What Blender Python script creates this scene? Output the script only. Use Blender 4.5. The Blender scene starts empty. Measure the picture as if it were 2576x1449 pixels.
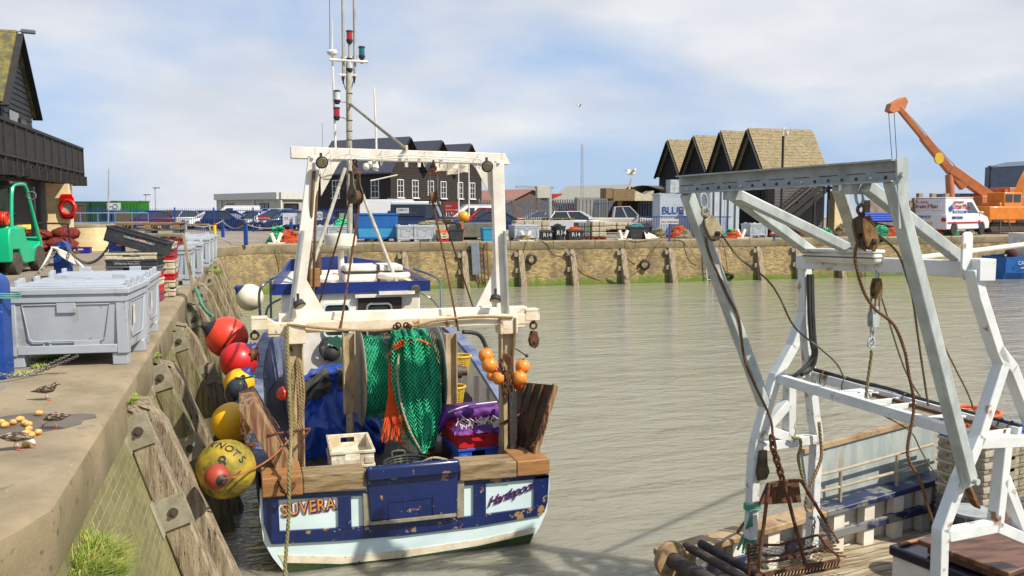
import bpy, math, random
from mathutils import Vector as V, Matrix, noise
random.seed(7)
R_ = math.radians
sc = bpy.context.scene
# ------------------------------------------------------------- camera
PSI = R_(17.3); FPX = 2180.0; PIT = math.atan((724.5-527)/FPX)
CAM = V((0, 0, 1.6))
RT = V((math.cos(PSI), -math.sin(PSI), 0))
FW = V((math.sin(PSI)*math.cos(PIT), math.cos(PSI)*math.cos(PIT), -math.sin(PIT)))
UP = RT.cross(FW)
cd = bpy.data.cameras.new('camera'); cam = bpy.data.objects.new('camera', cd); sc.collection.objects.link(cam)
cam.matrix_world = Matrix.Translation(CAM) @ Matrix((RT, UP, -FW)).transposed().to_4x4()
cd.sensor_width = 36; cd.lens = FPX/2576*36; cd.clip_end = 9000; cd.clip_start = .05
sc.camera = cam
# ------------------------------------------------------------- light
SUN_DIR = V((.705, -.709, 0)); SUN_EL = R_(47)
w = bpy.data.worlds.new('World'); sc.world = w; w.use_nodes = True
nt = w.node_tree; N = nt.nodes; L = nt.links; bg = N['Background']
sky = N.new('ShaderNodeTexSky'); sky.sky_type = 'NISHITA'; sky.sun_disc = False
sky.sun_elevation = SUN_EL; sky.sun_rotation = math.atan2(SUN_DIR.x, SUN_DIR.y); sky.dust_density = .6; sky.ozone_density = 1.6
tc = N.new('ShaderNodeTexCoord'); mp = N.new('ShaderNodeMapping'); mp.inputs['Scale'].default_value = (1, 1, 2.6)
mp.inputs['Location'].default_value = (3.1, 1.3, .2)
n1 = N.new('ShaderNodeTexNoise'); n1.inputs['Scale'].default_value = 1.9; n1.inputs['Detail'].default_value = 7; n1.inputs['Roughness'].default_value = .5
n1.inputs['Distortion'].default_value = .25
cr = N.new('ShaderNodeValToRGB'); cr.color_ramp.elements[0].position = .41; cr.color_ramp.elements[1].position = .565
L.new(tc.outputs['Generated'], mp.inputs['Vector']); L.new(mp.outputs[0], n1.inputs['Vector']); L.new(n1.outputs[0], cr.inputs[0])
mp2 = N.new('ShaderNodeMapping'); mp2.inputs['Scale'].default_value = (1, 1, 3); mp2.inputs['Location'].default_value = (7, 2, 1)
n2 = N.new('ShaderNodeTexNoise'); n2.inputs['Scale'].default_value = 4.2; n2.inputs['Detail'].default_value = 6
cr2 = N.new('ShaderNodeValToRGB'); cr2.color_ramp.elements[0].position = .35; cr2.color_ramp.elements[1].position = .68
cr2.color_ramp.elements[0].color = (5.1, 5.25, 5.65, 1); cr2.color_ramp.elements[1].color = (6.8, 6.75, 6.7, 1)
L.new(tc.outputs['Generated'], mp2.inputs['Vector']); L.new(mp2.outputs[0], n2.inputs['Vector']); L.new(n2.outputs[0], cr2.inputs[0])
tint = N.new('ShaderNodeMix'); tint.data_type = 'RGBA'; tint.inputs[0].default_value = .72; tint.inputs[7].default_value = (2.8, 4.1, 6.5, 1)
L.new(sky.outputs[0], tint.inputs[6])
mul = N.new('ShaderNodeMath'); mul.operation = 'MULTIPLY'; mul.inputs[1].default_value = .86; L.new(cr.outputs[0], mul.inputs[0])
mix = N.new('ShaderNodeMix'); mix.data_type = 'RGBA'
L.new(mul.outputs[0], mix.inputs[0]); L.new(tint.outputs[2], mix.inputs[6]); L.new(cr2.outputs[0], mix.inputs[7])
L.new(mix.outputs[2], bg.inputs['Color']); bg.inputs['Strength'].default_value = .107
sl = bpy.data.lights.new('sun', 'SUN'); so = bpy.data.objects.new('sun', sl); sc.collection.objects.link(so)
sl.energy = 4.8; sl.angle = R_(.6); sl.color = (1, .94, .82)
sd = V((SUN_DIR.x*math.cos(SUN_EL), SUN_DIR.y*math.cos(SUN_EL), math.sin(SUN_EL)))
so.rotation_euler = sd.to_track_quat('Z', 'Y').to_euler(); so.location = (0, 0, 30)
sc.view_settings.view_transform = 'Standard'; sc.view_settings.look = 'None'; sc.view_settings.exposure = .35; sc.view_settings.gamma = 1
# ------------------------------------------------------------- pixel rays to real planes
def ray(x, y): return FW + RT*((x-1288)/FPX) - UP*((y-724.5)/FPX)
def gp(x, y, p0, n):
    d = ray(x, y); n = V(n); return CAM + d*(n.dot(V(p0)-CAM)/n.dot(d))
def gz(x, y, z=0.0): return gp(x, y, (0, 0, z), (0, 0, 1))
def gy(x, y, Y): return gp(x, y, (0, Y, 0), (0, 1, 0))
def gx(x, y, X): return gp(x, y, (X, 0, 0), (1, 0, 0))
def gd(x, y, d): return CAM + ray(x, y)*d
# ------------------------------------------------------------- mesh builder
Z = V((0, 0, 1)); X_ = V((1, 0, 0)); Y_ = V((0, 1, 0))
def frame(d, up=Z):
    d = V(d).normalized()
    s = d.cross(up)
    if s.length < 1e-3: s = d.cross(Y_)
    s.normalize(); return d, s, s.cross(d).normalized()
def spline(pts, seg=6, closed=False):
    pts = [V(p) for p in pts]; n = len(pts)
    if n < 3: return pts
    out = []
    for i in range(n if closed else n-1):
        if closed: p0, p1, p2, p3 = pts[i-1], pts[i], pts[(i+1) % n], pts[(i+2) % n]
        else: p0, p1, p2, p3 = pts[max(i-1, 0)], pts[i], pts[i+1], pts[min(i+2, n-1)]
        for k in range(seg):
            t = k/seg
            out.append(.5*((2*p1)+(p2-p0)*t+(2*p0-5*p1+4*p2-p3)*t*t+(3*p1-p0-3*p2+p3)*t**3))
    if not closed: out.append(pts[-1])
    return out
def sag(a, b, s, n=10):
    a = V(a); b = V(b); return [a.lerp(b, i/n) - Z*(s*4*(i/n)*(1-i/n)) for i in range(n+1)]
class MB:
    def __init__(s): s.v = []; s.f = []
    def add(s, v, f):
        o = len(s.v); s.v += [V(p) for p in v]; s.f += [tuple(i+o for i in q) for q in f]; return s
    def box(s, c, d, M=None):
        x, y, z = d[0]/2, d[1]/2, d[2]/2
        vs = [V((a*x, b*y, e*z)) for e in (-1, 1) for b in (-1, 1) for a in (-1, 1)]
        if M: vs = [M @ p for p in vs]
        return s.add([p+V(c) for p in vs], [(0, 2, 3, 1), (4, 5, 7, 6), (0, 1, 5, 4), (2, 6, 7, 3), (0, 4, 6, 2), (1, 3, 7, 5)])
    def bx(s, x0, x1, y0, y1, z0, z1): return s.box(((x0+x1)/2, (y0+y1)/2, (z0+z1)/2), (abs(x1-x0), abs(y1-y0), abs(z1-z0)))
    def beam(s, p, q, w, h=None, up=Z, w2=None):
        p = V(p); q = V(q); h = h or w; d, a, b = frame(q-p, up); k = (w2 or w)/w
        vs = [p+a*(i*w/2)+b*(j*h/2) for i, j in ((-1, -1), (1, -1), (1, 1), (-1, 1))]+[q+a*(i*w*k/2)+b*(j*h*k/2) for i, j in ((-1, -1), (1, -1), (1, 1), (-1, 1))]
        return s.add(vs, [(0, 1, 2, 3), (7, 6, 5, 4), (0, 4, 5, 1), (1, 5, 6, 2), (2, 6, 7, 3), (3, 7, 4, 0)])
    def hbeam(s, p, q, w, h, t=.015, up=Z):
        p = V(p); q = V(q); d, a, b = frame(q-p, up)
        s.beam(p+a*(w/2), q+a*(w/2), t, h, up); s.beam(p-a*(w/2), q-a*(w/2), t, h, up); return s.beam(p, q, w, t, up)
    def tube(s, pts, r, n=8, closed=False, caps=True):
        pts = [V(p) for p in pts]; m = len(pts); rr = r if hasattr(r, '__len__') else [r]*m
        prev = None; vs = []
        for i in range(m):
            if closed: t = pts[(i+1) % m]-pts[i-1]
            else: t = pts[min(i+1, m-1)]-pts[max(i-1, 0)]
            if t.length < 1e-9: t = V((0, 0, 1))
            t.normalize()
            if prev is None: d, a, b = frame(t)
            else:
                a = prev-t*prev.dot(t)
                if a.length < 1e-6: d, a, b = frame(t)
                a.normalize(); b = a.cross(t)
            prev = a
            vs += [pts[i]+(a*math.cos(2*math.pi*k/n)+b*math.sin(2*math.pi*k/n))*rr[i] for k in range(n)]
        f = []
        for i in range(m if closed else m-1):
            j = (i+1) % m
            f += [(i*n+k, i*n+(k+1) % n, j*n+(k+1) % n, j*n+k) for k in range(n)]
        if caps and not closed: f += [tuple(range(n-1, -1, -1)), tuple((m-1)*n+k for k in range(n))]
        return s.add(vs, f)
    def cyl(s, p, q, r, r2=None, n=14): return s.tube([p, q], [r, r if r2 is None else r2], n)
    def rope(s, pts, r, pitch=None, n=5, seg=6):
        pitch = pitch or r*7; pts = spline(pts, seg)
        L_ = [0]
        for i in range(1, len(pts)): L_.append(L_[-1]+(pts[i]-pts[i-1]).length)
        step = pitch/7; tot = L_[-1]; m = max(4, min(900, int(tot/step))); q = []; j = 0
        for i in range(m+1):
            t = tot*i/m
            while j < len(L_)-2 and L_[j+1] < t: j += 1
            dd = L_[j+1]-L_[j]; q.append(pts[j].lerp(pts[j+1], (t-L_[j])/dd if dd > 1e-9 else 0))
        a = None; fr = []
        for i in range(m+1):
            t = (q[min(i+1, m)]-q[max(i-1, 0)]).normalized()
            if a is None: _, a, b = frame(t)
            else: a = (a-t*a.dot(t)).normalized()
            fr.append((a, a.cross(t)))
        for k in range(3):
            s.tube([q[i]+(fr[i][0]*math.cos(2*math.pi*(k/3+tot*i/m/pitch))+fr[i][1]*math.sin(2*math.pi*(k/3+tot*i/m/pitch)))*r*.5 for i in range(m+1)], r*.58, n)
        return s
    def chain(s, pts, Ln=.06, r=.008):
        pts = spline(pts, 4); tot = sum((pts[i+1]-pts[i]).length for i in range(len(pts)-1)); step = Ln*.72; m = max(1, int(tot/step)); j = 0; acc = 0
        for i in range(m):
            t = (i+.5)*step
            while j < len(pts)-2 and acc+(pts[j+1]-pts[j]).length < t: acc += (pts[j+1]-pts[j]).length; j += 1
            dd = pts[j+1]-pts[j]; c = pts[j]+dd.normalized()*(t-acc); d, a, b = frame(dd)
            if i % 2: a, b = b, a
            w = Ln*.27; h = Ln*.5-w
            ring = [c+d*h*sg+d*(w*math.sin(th))*sg+a*(w*math.cos(th)) for sg, ths in ((1, (0, .8, 1.57, 2.35, 3.14)), (-1, (3.14, 2.35, 1.57, .8, 0))) for th in ths]
            s.tube(ring, r, 5, closed=True)
        return s
    def lathe(s, prof, o=(0, 0, 0), ax=Z, n=20, cap=True, scl=(1, 1)):
        o = V(o); d, a, b = frame(ax, Y_ if abs(V(ax).normalized().z) > .9 else Z); m = len(prof)
        vs = [o+d*z+(a*math.cos(2*math.pi*k/n)*scl[0]+b*math.sin(2*math.pi*k/n)*scl[1])*r for r, z in prof for k in range(n)]
        f = [(i*n+k, i*n+(k+1) % n, (i+1)*n+(k+1) % n, (i+1)*n+k) for i in range(m-1) for k in range(n)]
        if cap: f += [tuple(range(n-1, -1, -1)), tuple((m-1)*n+k for k in range(n))]
        return s.add(vs, f)
    def ball(s, c, r, n=18, ax=Z):
        rx, rz = r if hasattr(r, '__len__') else (r, r); m = n//2+1
        return s.lathe([(rx*max(.001, math.sin(math.pi*i/m)), -rz*math.cos(math.pi*i/m)) for i in range(m+1)], c, ax, n)
    def prism(s, poly, o, ax, ay, th):
        o = V(o); ax = V(ax); ay = V(ay); th = V(th); n = len(poly)
        a = [o+ax*x+ay*y for x, y in poly]
        return s.add(a+[p+th for p in a], [tuple(range(n-1, -1, -1)), tuple(range(n, 2*n))]+[(i, (i+1) % n, n+(i+1) % n, n+i) for i in range(n)])
    def grid(s, fn, nu, nv, closeu=False):
        vs = [fn(i/nu, j/nv) for j in range(nv+1) for i in range(nu+(0 if closeu else 1))]; w_ = nu if closeu else nu+1
        return s.add(vs, [(j*w_+i, j*w_+(i+1) % w_, (j+1)*w_+(i+1) % w_, (j+1)*w_+i) for j in range(nv) for i in range(nu)])
    def quad(s, *p): return s.add(p, [tuple(range(len(p)))])
    def torus(s, c, ax, R, r, n=20, k=8):
        d, a, b = frame(ax, Y_ if abs(V(ax).normalized().z) > .9 else Z); c = V(c)
        return s.tube([c+(a*math.cos(2*math.pi*i/n)+b*math.sin(2*math.pi*i/n))*R for i in range(n)], r, k, closed=True)
OFF = {}
def mk(name, mb, m, bevel=0, smooth=True, wire=0, ang=38, disp=None):
    me = bpy.data.meshes.new(name); me.from_pydata([tuple(p) for p in mb.v], [], mb.f); me.update()
    o = bpy.data.objects.new(name, me); sc.collection.objects.link(o); me.materials.append(m)
    if smooth and me.polygons:
        me.polygons.foreach_set('use_smooth', [True]*len(me.polygons)); me.set_sharp_from_angle(angle=R_(ang))
    if wire:
        md = o.modifiers.new('wire', 'WIREFRAME'); md.thickness = wire; md.use_even_offset = False
    if bevel:
        md = o.modifiers.new('bevel', 'BEVEL'); md.width = bevel; md.segments = 2; md.limit_method = 'ANGLE'; md.angle_limit = R_(40)
    return o
def part(name, mb, m, parent, label=None, **k):
    off = OFF.get(parent.name, V((0, 0, 0)))
    mb.v = [p-off for p in mb.v]
    o = mk(name, mb, m, **k); o.parent = parent; OFF[o.name] = off
    if label: o['label'] = label
    return o
def tag(o, label, cat, group=None, kind=None):
    o['label'] = label
    if cat: o['category'] = cat
    if group: o['group'] = group
    if kind: o['kind'] = kind
    return o
def thing(name, loc, label, cat, group=None):
    o = bpy.data.objects.new(name, None); sc.collection.objects.link(o); o.location = loc; o.empty_display_size = .1
    OFF[o.name] = V(loc); return tag(o, label, cat, group)
def solo(name, mb, m, label, cat, group=None, kind=None, **k):
    xs = [p.x for p in mb.v]; ys = [p.y for p in mb.v]; zs = [p.z for p in mb.v]
    c = V(((min(xs)+max(xs))/2, (min(ys)+max(ys))/2, min(zs))); mb.v = [p-c for p in mb.v]
    o = mk(name, mb, m, **k); o.location = c; OFF[o.name] = c
    return tag(o, label, cat, group, kind)
def dup(root, loc, rz, label, group=None, scale=None):
    def cp(o, par):
        c = o.copy(); sc.collection.objects.link(c); c.parent = par
        for ch in [q for q in KIDS.get(o.name, [])] or list(o.children): cp(ch, c)
        return c
    r = cp(root, None); r.location = loc; r.rotation_euler = (0, 0, rz); r['label'] = label
    if group: r['group'] = group
    if scale: r.scale = scale
    return r
KIDS = {}
def structure(name, mb, m, **k):
    o = mk(name, mb, m, **k); o['kind'] = 'structure'; return o
# ------------------------------------------------------------- materials
def S(r, g, b, k=1.0):
    f = lambda c: (c/255/12.92 if c/255 <= .04045 else ((c/255+.055)/1.055)**2.4)*k
    return (f(r), f(g), f(b), 1)
MC = {}
def mat(name, c, c2=None, sc_=5, amt=.6, rough=.55, metal=0, bump=.0, bs=40, st=(1, 1, 1), spots=None, spots2=None, coat=0, emit=0, alpha=1, lo=.4, hi=.62, trans=0, rot=(0, 0, 0), bd=.01):
    if name in MC: return MC[name]
    m = bpy.data.materials.new(name); m.use_nodes = True; t = m.node_tree; n = t.nodes; l = t.links; b = n['Principled BSDF']
    tcn = n.new('ShaderNodeTexCoord'); mpn = n.new('ShaderNodeMapping'); mpn.inputs['Scale'].default_value = st; mpn.inputs['Rotation'].default_value = rot
    l.new(tcn.outputs['Object'], mpn.inputs['Vector'])
    def noi(s, det=6): 
        q = n.new('ShaderNodeTexNoise'); q.inputs['Scale'].default_value = s; q.inputs['Detail'].default_value = det; q.inputs['Roughness'].default_value = .6; l.new(mpn.outputs[0], q.inputs['Vector']); return q
    def ramp(src, a, z):
        q = n.new('ShaderNodeMapRange'); q.inputs[1].default_value = a; q.inputs[2].default_value = z; l.new(src, q.inputs[0]); return q.outputs[0]
    def mixc(f, a, z):
        q = n.new('ShaderNodeMix'); q.data_type = 'RGBA'
        l.new(f, q.inputs[0])
        for i, x in ((6, a), (7, z)):
            if isinstance(x, tuple): q.inputs[i].default_value = x
            else: l.new(x, q.inputs[i])
        return q.outputs[2]
    if c2 is None: c2 = tuple(v*.72 for v in c[:3])+(1,)
    k = n.new('ShaderNodeMath'); k.operation = 'MULTIPLY'; k.inputs[1].default_value = amt; l.new(ramp(noi(sc_).outputs[0], lo, hi), k.inputs[0])
    col = mixc(k.outputs[0], c, c2)
    for sp in (spots, spots2):
        if sp: col = mixc(ramp(noi(sp[1], 8).outputs[0], sp[2], sp[2]+(sp[3] if len(sp) > 3 else .03)), col, sp[0])
    l.new(col, b.inputs['Base Color']); b.inputs['Roughness'].default_value = rough; b.inputs['Metallic'].default_value = metal
    if coat: b.inputs['Coat Weight'].default_value = coat; b.inputs['Coat Roughness'].default_value = .08
    if emit: l.new(col, b.inputs['Emission Color']); b.inputs['Emission Strength'].default_value = emit
    if alpha < 1: b.inputs['Alpha'].default_value = alpha
    if trans: b.inputs['Transmission Weight'].default_value = trans
    if bump:
        bn = n.new('ShaderNodeBump'); bn.inputs['Strength'].default_value = bump; bn.inputs['Distance'].default_value = bd; l.new(noi(bs, 5).outputs[0], bn.inputs['Height']); l.new(bn.outputs[0], b.inputs['Normal'])
    MC[name] = m; return m
def brickmat(name, plane, c1, c2, mortar, dirt, moss, mossz, bw=.225, bh=.075):
    m = bpy.data.materials.new(name); m.use_nodes = True; t = m.node_tree; n = t.nodes; l = t.links; b = n['Principled BSDF']
    tcn = n.new('ShaderNodeTexCoord'); sp = n.new('ShaderNodeSeparateXYZ'); cb = n.new('ShaderNodeCombineXYZ'); l.new(tcn.outputs['Object'], sp.inputs[0])
    if plane == 'sum':
        ad = n.new('ShaderNodeMath'); ad.operation = 'ADD'; l.new(sp.outputs[0], ad.inputs[0]); l.new(sp.outputs[1], ad.inputs[1]); l.new(ad.outputs[0], cb.inputs[0])
    else: l.new(sp.outputs['XYZ'.index(plane)], cb.inputs[0])
    l.new(sp.outputs[2], cb.inputs[1])
    br = n.new('ShaderNodeTexBrick'); l.new(cb.outputs[0], br.inputs['Vector']); br.inputs['Scale'].default_value = 1
    br.inputs['Brick Width'].default_value = bw; br.inputs['Row Height'].default_value = bh; br.inputs['Mortar Size'].default_value = .008; br.inputs['Bias'].default_value = -.2
    br.inputs['Color1'].default_value = c1; br.inputs['Color2'].default_value = c2; br.inputs['Mortar'].default_value = mortar
    def noi(s, st=(1, 1, 1)):
        q = n.new('ShaderNodeTexNoise'); q.inputs['Scale'].default_value = s; q.inputs['Detail'].default_value = 7; q.inputs['Roughness'].default_value = .62
        mm = n.new('ShaderNodeMapping'); mm.inputs['Scale'].default_value = st; l.new(tcn.outputs['Object'], mm.inputs[0]); l.new(mm.outputs[0], q.inputs['Vector']); return q.outputs[0]
    def mr(src, a, z, lo=0., hi=1.):
        q = n.new('ShaderNodeMapRange'); q.inputs[1].default_value = a; q.inputs[2].default_value = z; q.inputs[3].default_value = lo; q.inputs[4].default_value = hi; l.new(src, q.inputs[0]); return q.outputs[0]
    def mx(f, a, z, mode='MIX'):
        q = n.new('ShaderNodeMix'); q.data_type = 'RGBA'; q.blend_type = mode; l.new(f, q.inputs[0])
        for i, x in ((6, a), (7, z)):
            if isinstance(x, tuple): q.inputs[i].default_value = x
            else: l.new(x, q.inputs[i])
        return q.outputs[2]
    col = mx(mr(noi(1.1, (1, 1, .5)), .42, .66, 0, .8), br.outputs['Color'], dirt)
    col = mx(mr(noi(14), .5, .62, 0, .55), col, c2)
    a = n.new('ShaderNodeMath'); a.operation = 'ADD'; l.new(sp.outputs[2], a.inputs[0]); l.new(mr(noi(2.2, (1, 1, .6)), .3, .7, -.35, .35), a.inputs[1])
    col = mx(mr(a.outputs[0], mossz+.25, mossz-.15), col, moss)
    l.new(col, b.inputs['Base Color']); b.inputs['Roughness'].default_value = .9
    bn = n.new('ShaderNodeBump'); bn.inputs['Distance'].default_value = .012; bn.inputs['Strength'].default_value = .8
    ad2 = n.new('ShaderNodeMath'); ad2.operation = 'SUBTRACT'; l.new(noi(18), ad2.inputs[0]); l.new(br.outputs['Fac'], ad2.inputs[1]); l.new(ad2.outputs[0], bn.inputs['Height']); l.new(bn.outputs[0], b.inputs['Normal'])
    return m
def text(name, s, o, ax, ay, size, m, parent, ext=.001, shear=0, sp=1.0, off=0.0, align='LEFT'):
    c = bpy.data.curves.new(name, 'FONT'); c.body = s; c.size = size; c.extrude = ext; c.shear = shear; c.space_character = sp; c.offset = off; c.align_x = align; c.resolution_u = 3
    t0 = bpy.data.objects.new(name+'_tmp', c); me = bpy.data.meshes.new_from_object(t0); bpy.data.objects.remove(t0)
    o_ = bpy.data.objects.new(name, me); sc.collection.objects.link(o_); me.materials.clear(); me.materials.append(m)
    off_ = OFF.get(parent.name, V((0, 0, 0))) if parent else V((0, 0, 0))
    ax = V(ax).normalized(); ay = V(ay); ay = (ay-ax*ay.dot(ax)).normalized(); az = ax.cross(ay)
    o_.matrix_local = Matrix.Translation(V(o)-off_) @ Matrix((ax, ay, az)).transposed().to_4x4()
    if parent: o_.parent = parent
    return o_
def sweep(prof_fn, path, mb, closed=False):
    # prof_fn(i) -> list of (outward, z); path is a list of XY points, outward is to the right hand of travel
    n = len(path); rows = []
    for i, p in enumerate(path):
        a = V(path[max(i-1, 0)]); c = V(path[min(i+1, n-1)]); p = V(p)
        t1 = (p-a) if i else (c-p); t2 = (c-p) if i < n-1 else (p-a); t1.normalize(); t2.normalize()
        n1_ = V((t1.y, -t1.x)); n2_ = V((t2.y, -t2.x)); nn = (n1_+n2_).normalized(); nn = nn/max(.4, nn.dot(n1_))
        rows.append([V((p.x+nn.x*o, p.y+nn.y*o, z)) for o, z in prof_fn(i)])
    k = len(rows[0]); mb.add([p for r in rows for p in r], [(i*k+j, i*k+j+1, (i+1)*k+j+1, (i+1)*k+j) for i in range(n-1) for j in range(k-1)])
    return mb
# ============================================================= SETTING
WZ = -2.26
FQY = 41.7                     # far quay edge
ed = [V((-4.6, -3)), V((-3.0, .6)), V((-1.32, 4.45)), V((-1.12, 4.85)), V((-1.02, 5.15))]
NE = [V((-1.02, y)) for y in (8, 12, 16, 20, 24, 28, 32, 36, 38.2)]
R3 = 3.4; ARC = [V((-1.02+R3-R3*math.cos(t), 38.3+R3*math.sin(t))) for t in [R_(a) for a in range(9, 91, 9)]]
FE = [V((x, FQY)) for x in (6, 12, 18, 26, 36, 50, 70, 110)]
path = ed+NE+ARC+FE
concrete = mat('worn_concrete', S(192, 172, 138, .56), S(160, 142, 112, .54), sc_=1.6, amt=.9, rough=.92, bump=.5, bs=55, spots=(S(235, 228, 215, .7), 26, .695, .02), spots2=(S(150, 135, 110, .5), 5, .6, .12))
coping_face = mat('coping_face', S(180, 160, 126, .56), S(150, 136, 98, .5), sc_=1.3, amt=.9, rough=.93, bump=.6, bs=40, spots=(S(120, 105, 80, .5), 9, .58, .1))
asphalt = mat('quay_asphalt', S(182, 166, 148, .56), S(158, 142, 124, .5), sc_=.35, amt=.8, rough=.95, bump=.7, bs=140, spots=(S(225, 215, 200, .6), 160, .6, .03), spots2=(S(135, 122, 105, .5), 1.3, .6, .15))
back = [V((p.x, p.y)) for p in path]
mb = MB(); poly = []
n_ = len(path)
def offs(d):
    out = []
    for i, p in enumerate(path):
        a = path[max(i-1, 0)]; c = path[min(i+1, n_-1)]; t = (c-a).normalized(); out.append(V((p.x-t.y*d, p.y+t.x*d)))
    return out
po = offs(.6)
pts = [V((p.x, p.y, -.004)) for p in po]
# strips of ground: land to the left and beyond
L0 = [V((-220, p.y if p.y < 42 else 42, -.004)) for p in po]
nn_ = len(ed+NE)
for i in range(nn_-1): mb.quad(V((-220, pts[i].y, -.004)), V((pts[i].x, pts[i].y, -.004)), V((pts[i+1].x, pts[i+1].y, -.004)), V((-220, pts[i+1].y, -.004)))
mb.quad(V((-220, pts[nn_-1].y, -.004)), pts[nn_-1], V((-1.6, 120, -.004)), V((-220, 120, -.004)))
for i in range(nn_-1, n_-1):
    a = pts[i]; c = pts[i+1]; f = lambda p: V((p.x if p.x > -1.5 else -1.6, 120, -.004)); mb.quad(a, c, f(c), f(a))
mb.quad(V((-220, -60, -.004)), V((pts[0].x-20, -60, -.004)), V((pts[0].x, pts[0].y, -.004)), V((-220, pts[0].y, -.004)))
mb.quad(V((pts[-1].x, pts[-1].y, -.004)), V((260, pts[-1].y, -.004)), V((260, 120, -.004)), V((pts[-1].x, 120, -.004)))
structure('ground', mb, asphalt, smooth=False)
# sea wall at the end of the land
mb = MB(); mb.bx(-220, 260, 120, 120.6, -6, .25); structure('sea_wall', mb, concrete, smooth=False)
# water
def watermat():
    m = bpy.data.materials.new('harbour_water'); m.use_nodes = True; t = m.node_tree; n = t.nodes; l = t.links; b = n['Principled BSDF']
    tcn = n.new('ShaderNodeTexCoord')
    def noi(s, st, det=4, rz=0., dist=0.):
        mm = n.new('ShaderNodeMapping'); mm.inputs['Scale'].default_value = st; mm.inputs['Rotation'].default_value = (0, 0, rz); l.new(tcn.outputs['Object'], mm.inputs[0])
        q = n.new('ShaderNodeTexNoise'); q.inputs['Scale'].default_value = s; q.inputs['Detail'].default_value = det; q.inputs['Roughness'].default_value = .55; q.inputs['Distortion'].default_value = dist
        l.new(mm.outputs[0], q.inputs['Vector']); return q.outputs[0]
    a = noi(1.5, (.55, 1.5, 1), 3, R_(-24), .5); c = noi(.45, (.6, 1.3, 1), 3, R_(10), .2); d = noi(6.5, (.6, 1.5, 1), 3, R_(-15), .4)
    def mul_(x, k): q = n.new('ShaderNodeMath'); q.operation = 'MULTIPLY'; q.inputs[1].default_value = k; l.new(x, q.inputs[0]); return q.outputs[0]
    def add_(x, y): q = n.new('ShaderNodeMath'); l.new(x, q.inputs[0]); l.new(y, q.inputs[1]); return q.outputs[0]
    h = add_(add_(mul_(a, .55), mul_(c, .8)), mul_(d, .24))
    bn = n.new('ShaderNodeBump'); bn.inputs['Strength'].default_value = 1; bn.inputs['Distance'].default_value = .15; l.new(h, bn.inputs['Height']); l.new(bn.outputs[0], b.inputs['Normal'])
    mx = n.new('ShaderNodeMix'); mx.data_type = 'RGBA'; mx.inputs[6].default_value = (.225, .21, .15, 1); mx.inputs[7].default_value = (.27, .25, .185, 1); l.new(c, mx.inputs[0]); l.new(mx.outputs[2], b.inputs['Base Color'])
    b.inputs['Roughness'].default_value = .05; b.inputs['IOR'].default_value = 1.33; b.inputs['Subsurface Weight'].default_value = 1; b.inputs['Subsurface Radius'].default_value = (1, .9, .6); b.inputs['Subsurface Scale'].default_value = .9; return m
mb = MB(); mb.quad((-3000, -200, WZ), (4000, -200, WZ), (4000, 6000, WZ), (-3000, 6000, WZ)); structure('water', mb, watermat(), smooth=False)
# quay walls with their coping: near length and far length
def batter(i):
    if i < len(ed)+len(NE): return .32
    k = (i-len(ed)-len(NE))/len(ARC); return .32-.12*min(1, max(0, k))
def wall_prof(i):
    b_ = batter(i); return [(-.04, -.40), (-.04+b_*.05, -.43), (-.04+b_*2.6, -3.05)]
def cop_prof(i): return [(-1.05, 0), (-.5, 0), (-.09, -.001), (-.045, -.012), (-.015, -.04), (0, -.09), (0, -.38), (-.012, -.42), (-.06, -.425)]
steel_j = mat('dark_joint', S(96, 84, 66, .45), rough=1)
yb = brickmat('yellow_stock_brick', 'sum', S(220, 188, 120, .62), S(150, 124, 86, .42), S(196, 184, 152, .55), S(128, 116, 92, .42), S(112, 140, 40, .6), WZ+2.6+.2)
gb = brickmat('mossy_brick', 'Y', S(166, 156, 104, .55), S(138, 134, 84, .5), S(182, 172, 130, .55), S(126, 124, 62, .5), S(70, 84, 30, .3), WZ+2.6+.05)
kN = len(ed)+len(NE)-1
for nm, i0, i1, lab, m_ in (('quay_wall', 0, kN, 'mossy sloping brick quay wall below the walkway with birds and grey bins', gb), ('quay_wall', kN, n_-1, 'yellow brick harbour wall across the water with timber fender posts', yb)):
    c0 = path[i0]; t_ = thing(nm, (c0.x, c0.y, -2.6), lab, 'wall')
    if i0 == 0: NQW = t_
    FQW = t_
    mb = sweep(lambda i: wall_prof(i+i0), path[i0:i1+1], MB()); part('brickwork', mb, m_, t_, smooth=False)
    cpg = part('coping', sweep(lambda i: cop_prof(i+i0)[:5], path[i0:i1+1], MB()), concrete, t_); part('coping_face', sweep(lambda i: cop_prof(i+i0)[4:], path[i0:i1+1], MB()), coping_face, cpg)
for k in range(16): x = 6+2.3*k; part('joint', MB().bx(x, x+.02, FQY-.004, FQY+1, -.38, .002), steel_j, FQW)
# near fender timbers: each post leans on the battered wall
wood = mat('weathered_timber', S(204, 184, 152, .66), S(142, 122, 96, .56), sc_=3, amt=.9, rough=.9, bump=1, bs=22, st=(6, 6, .7), spots=(S(92, 74, 56, .4), 7, .6, .06), bd=.02)
woodg = mat('green_timber', S(178, 164, 126, .62), S(128, 124, 80, .54), sc_=2.2, amt=.95, rough=.9, bump=1, bs=22, st=(6, 6, .7), spots=(S(84, 68, 50, .4), 7, .62, .06), bd=.02)
plate = mat('grey_steel_plate', S(190, 182, 158, .6), S(160, 150, 120, .55), sc_=6, amt=.8, rough=.7, bump=.3, bs=30, spots=(S(150, 100, 60, .5), 9, .66, .05))
def wallpt(y, z, o=0): return V((-1.06+.32*(-z-.42)+o, y, z))
steel = mat('dark_steel', S(120, 108, 95, .5), S(90, 75, 62, .45), rough=.6, metal=.3, bump=.3)
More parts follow.
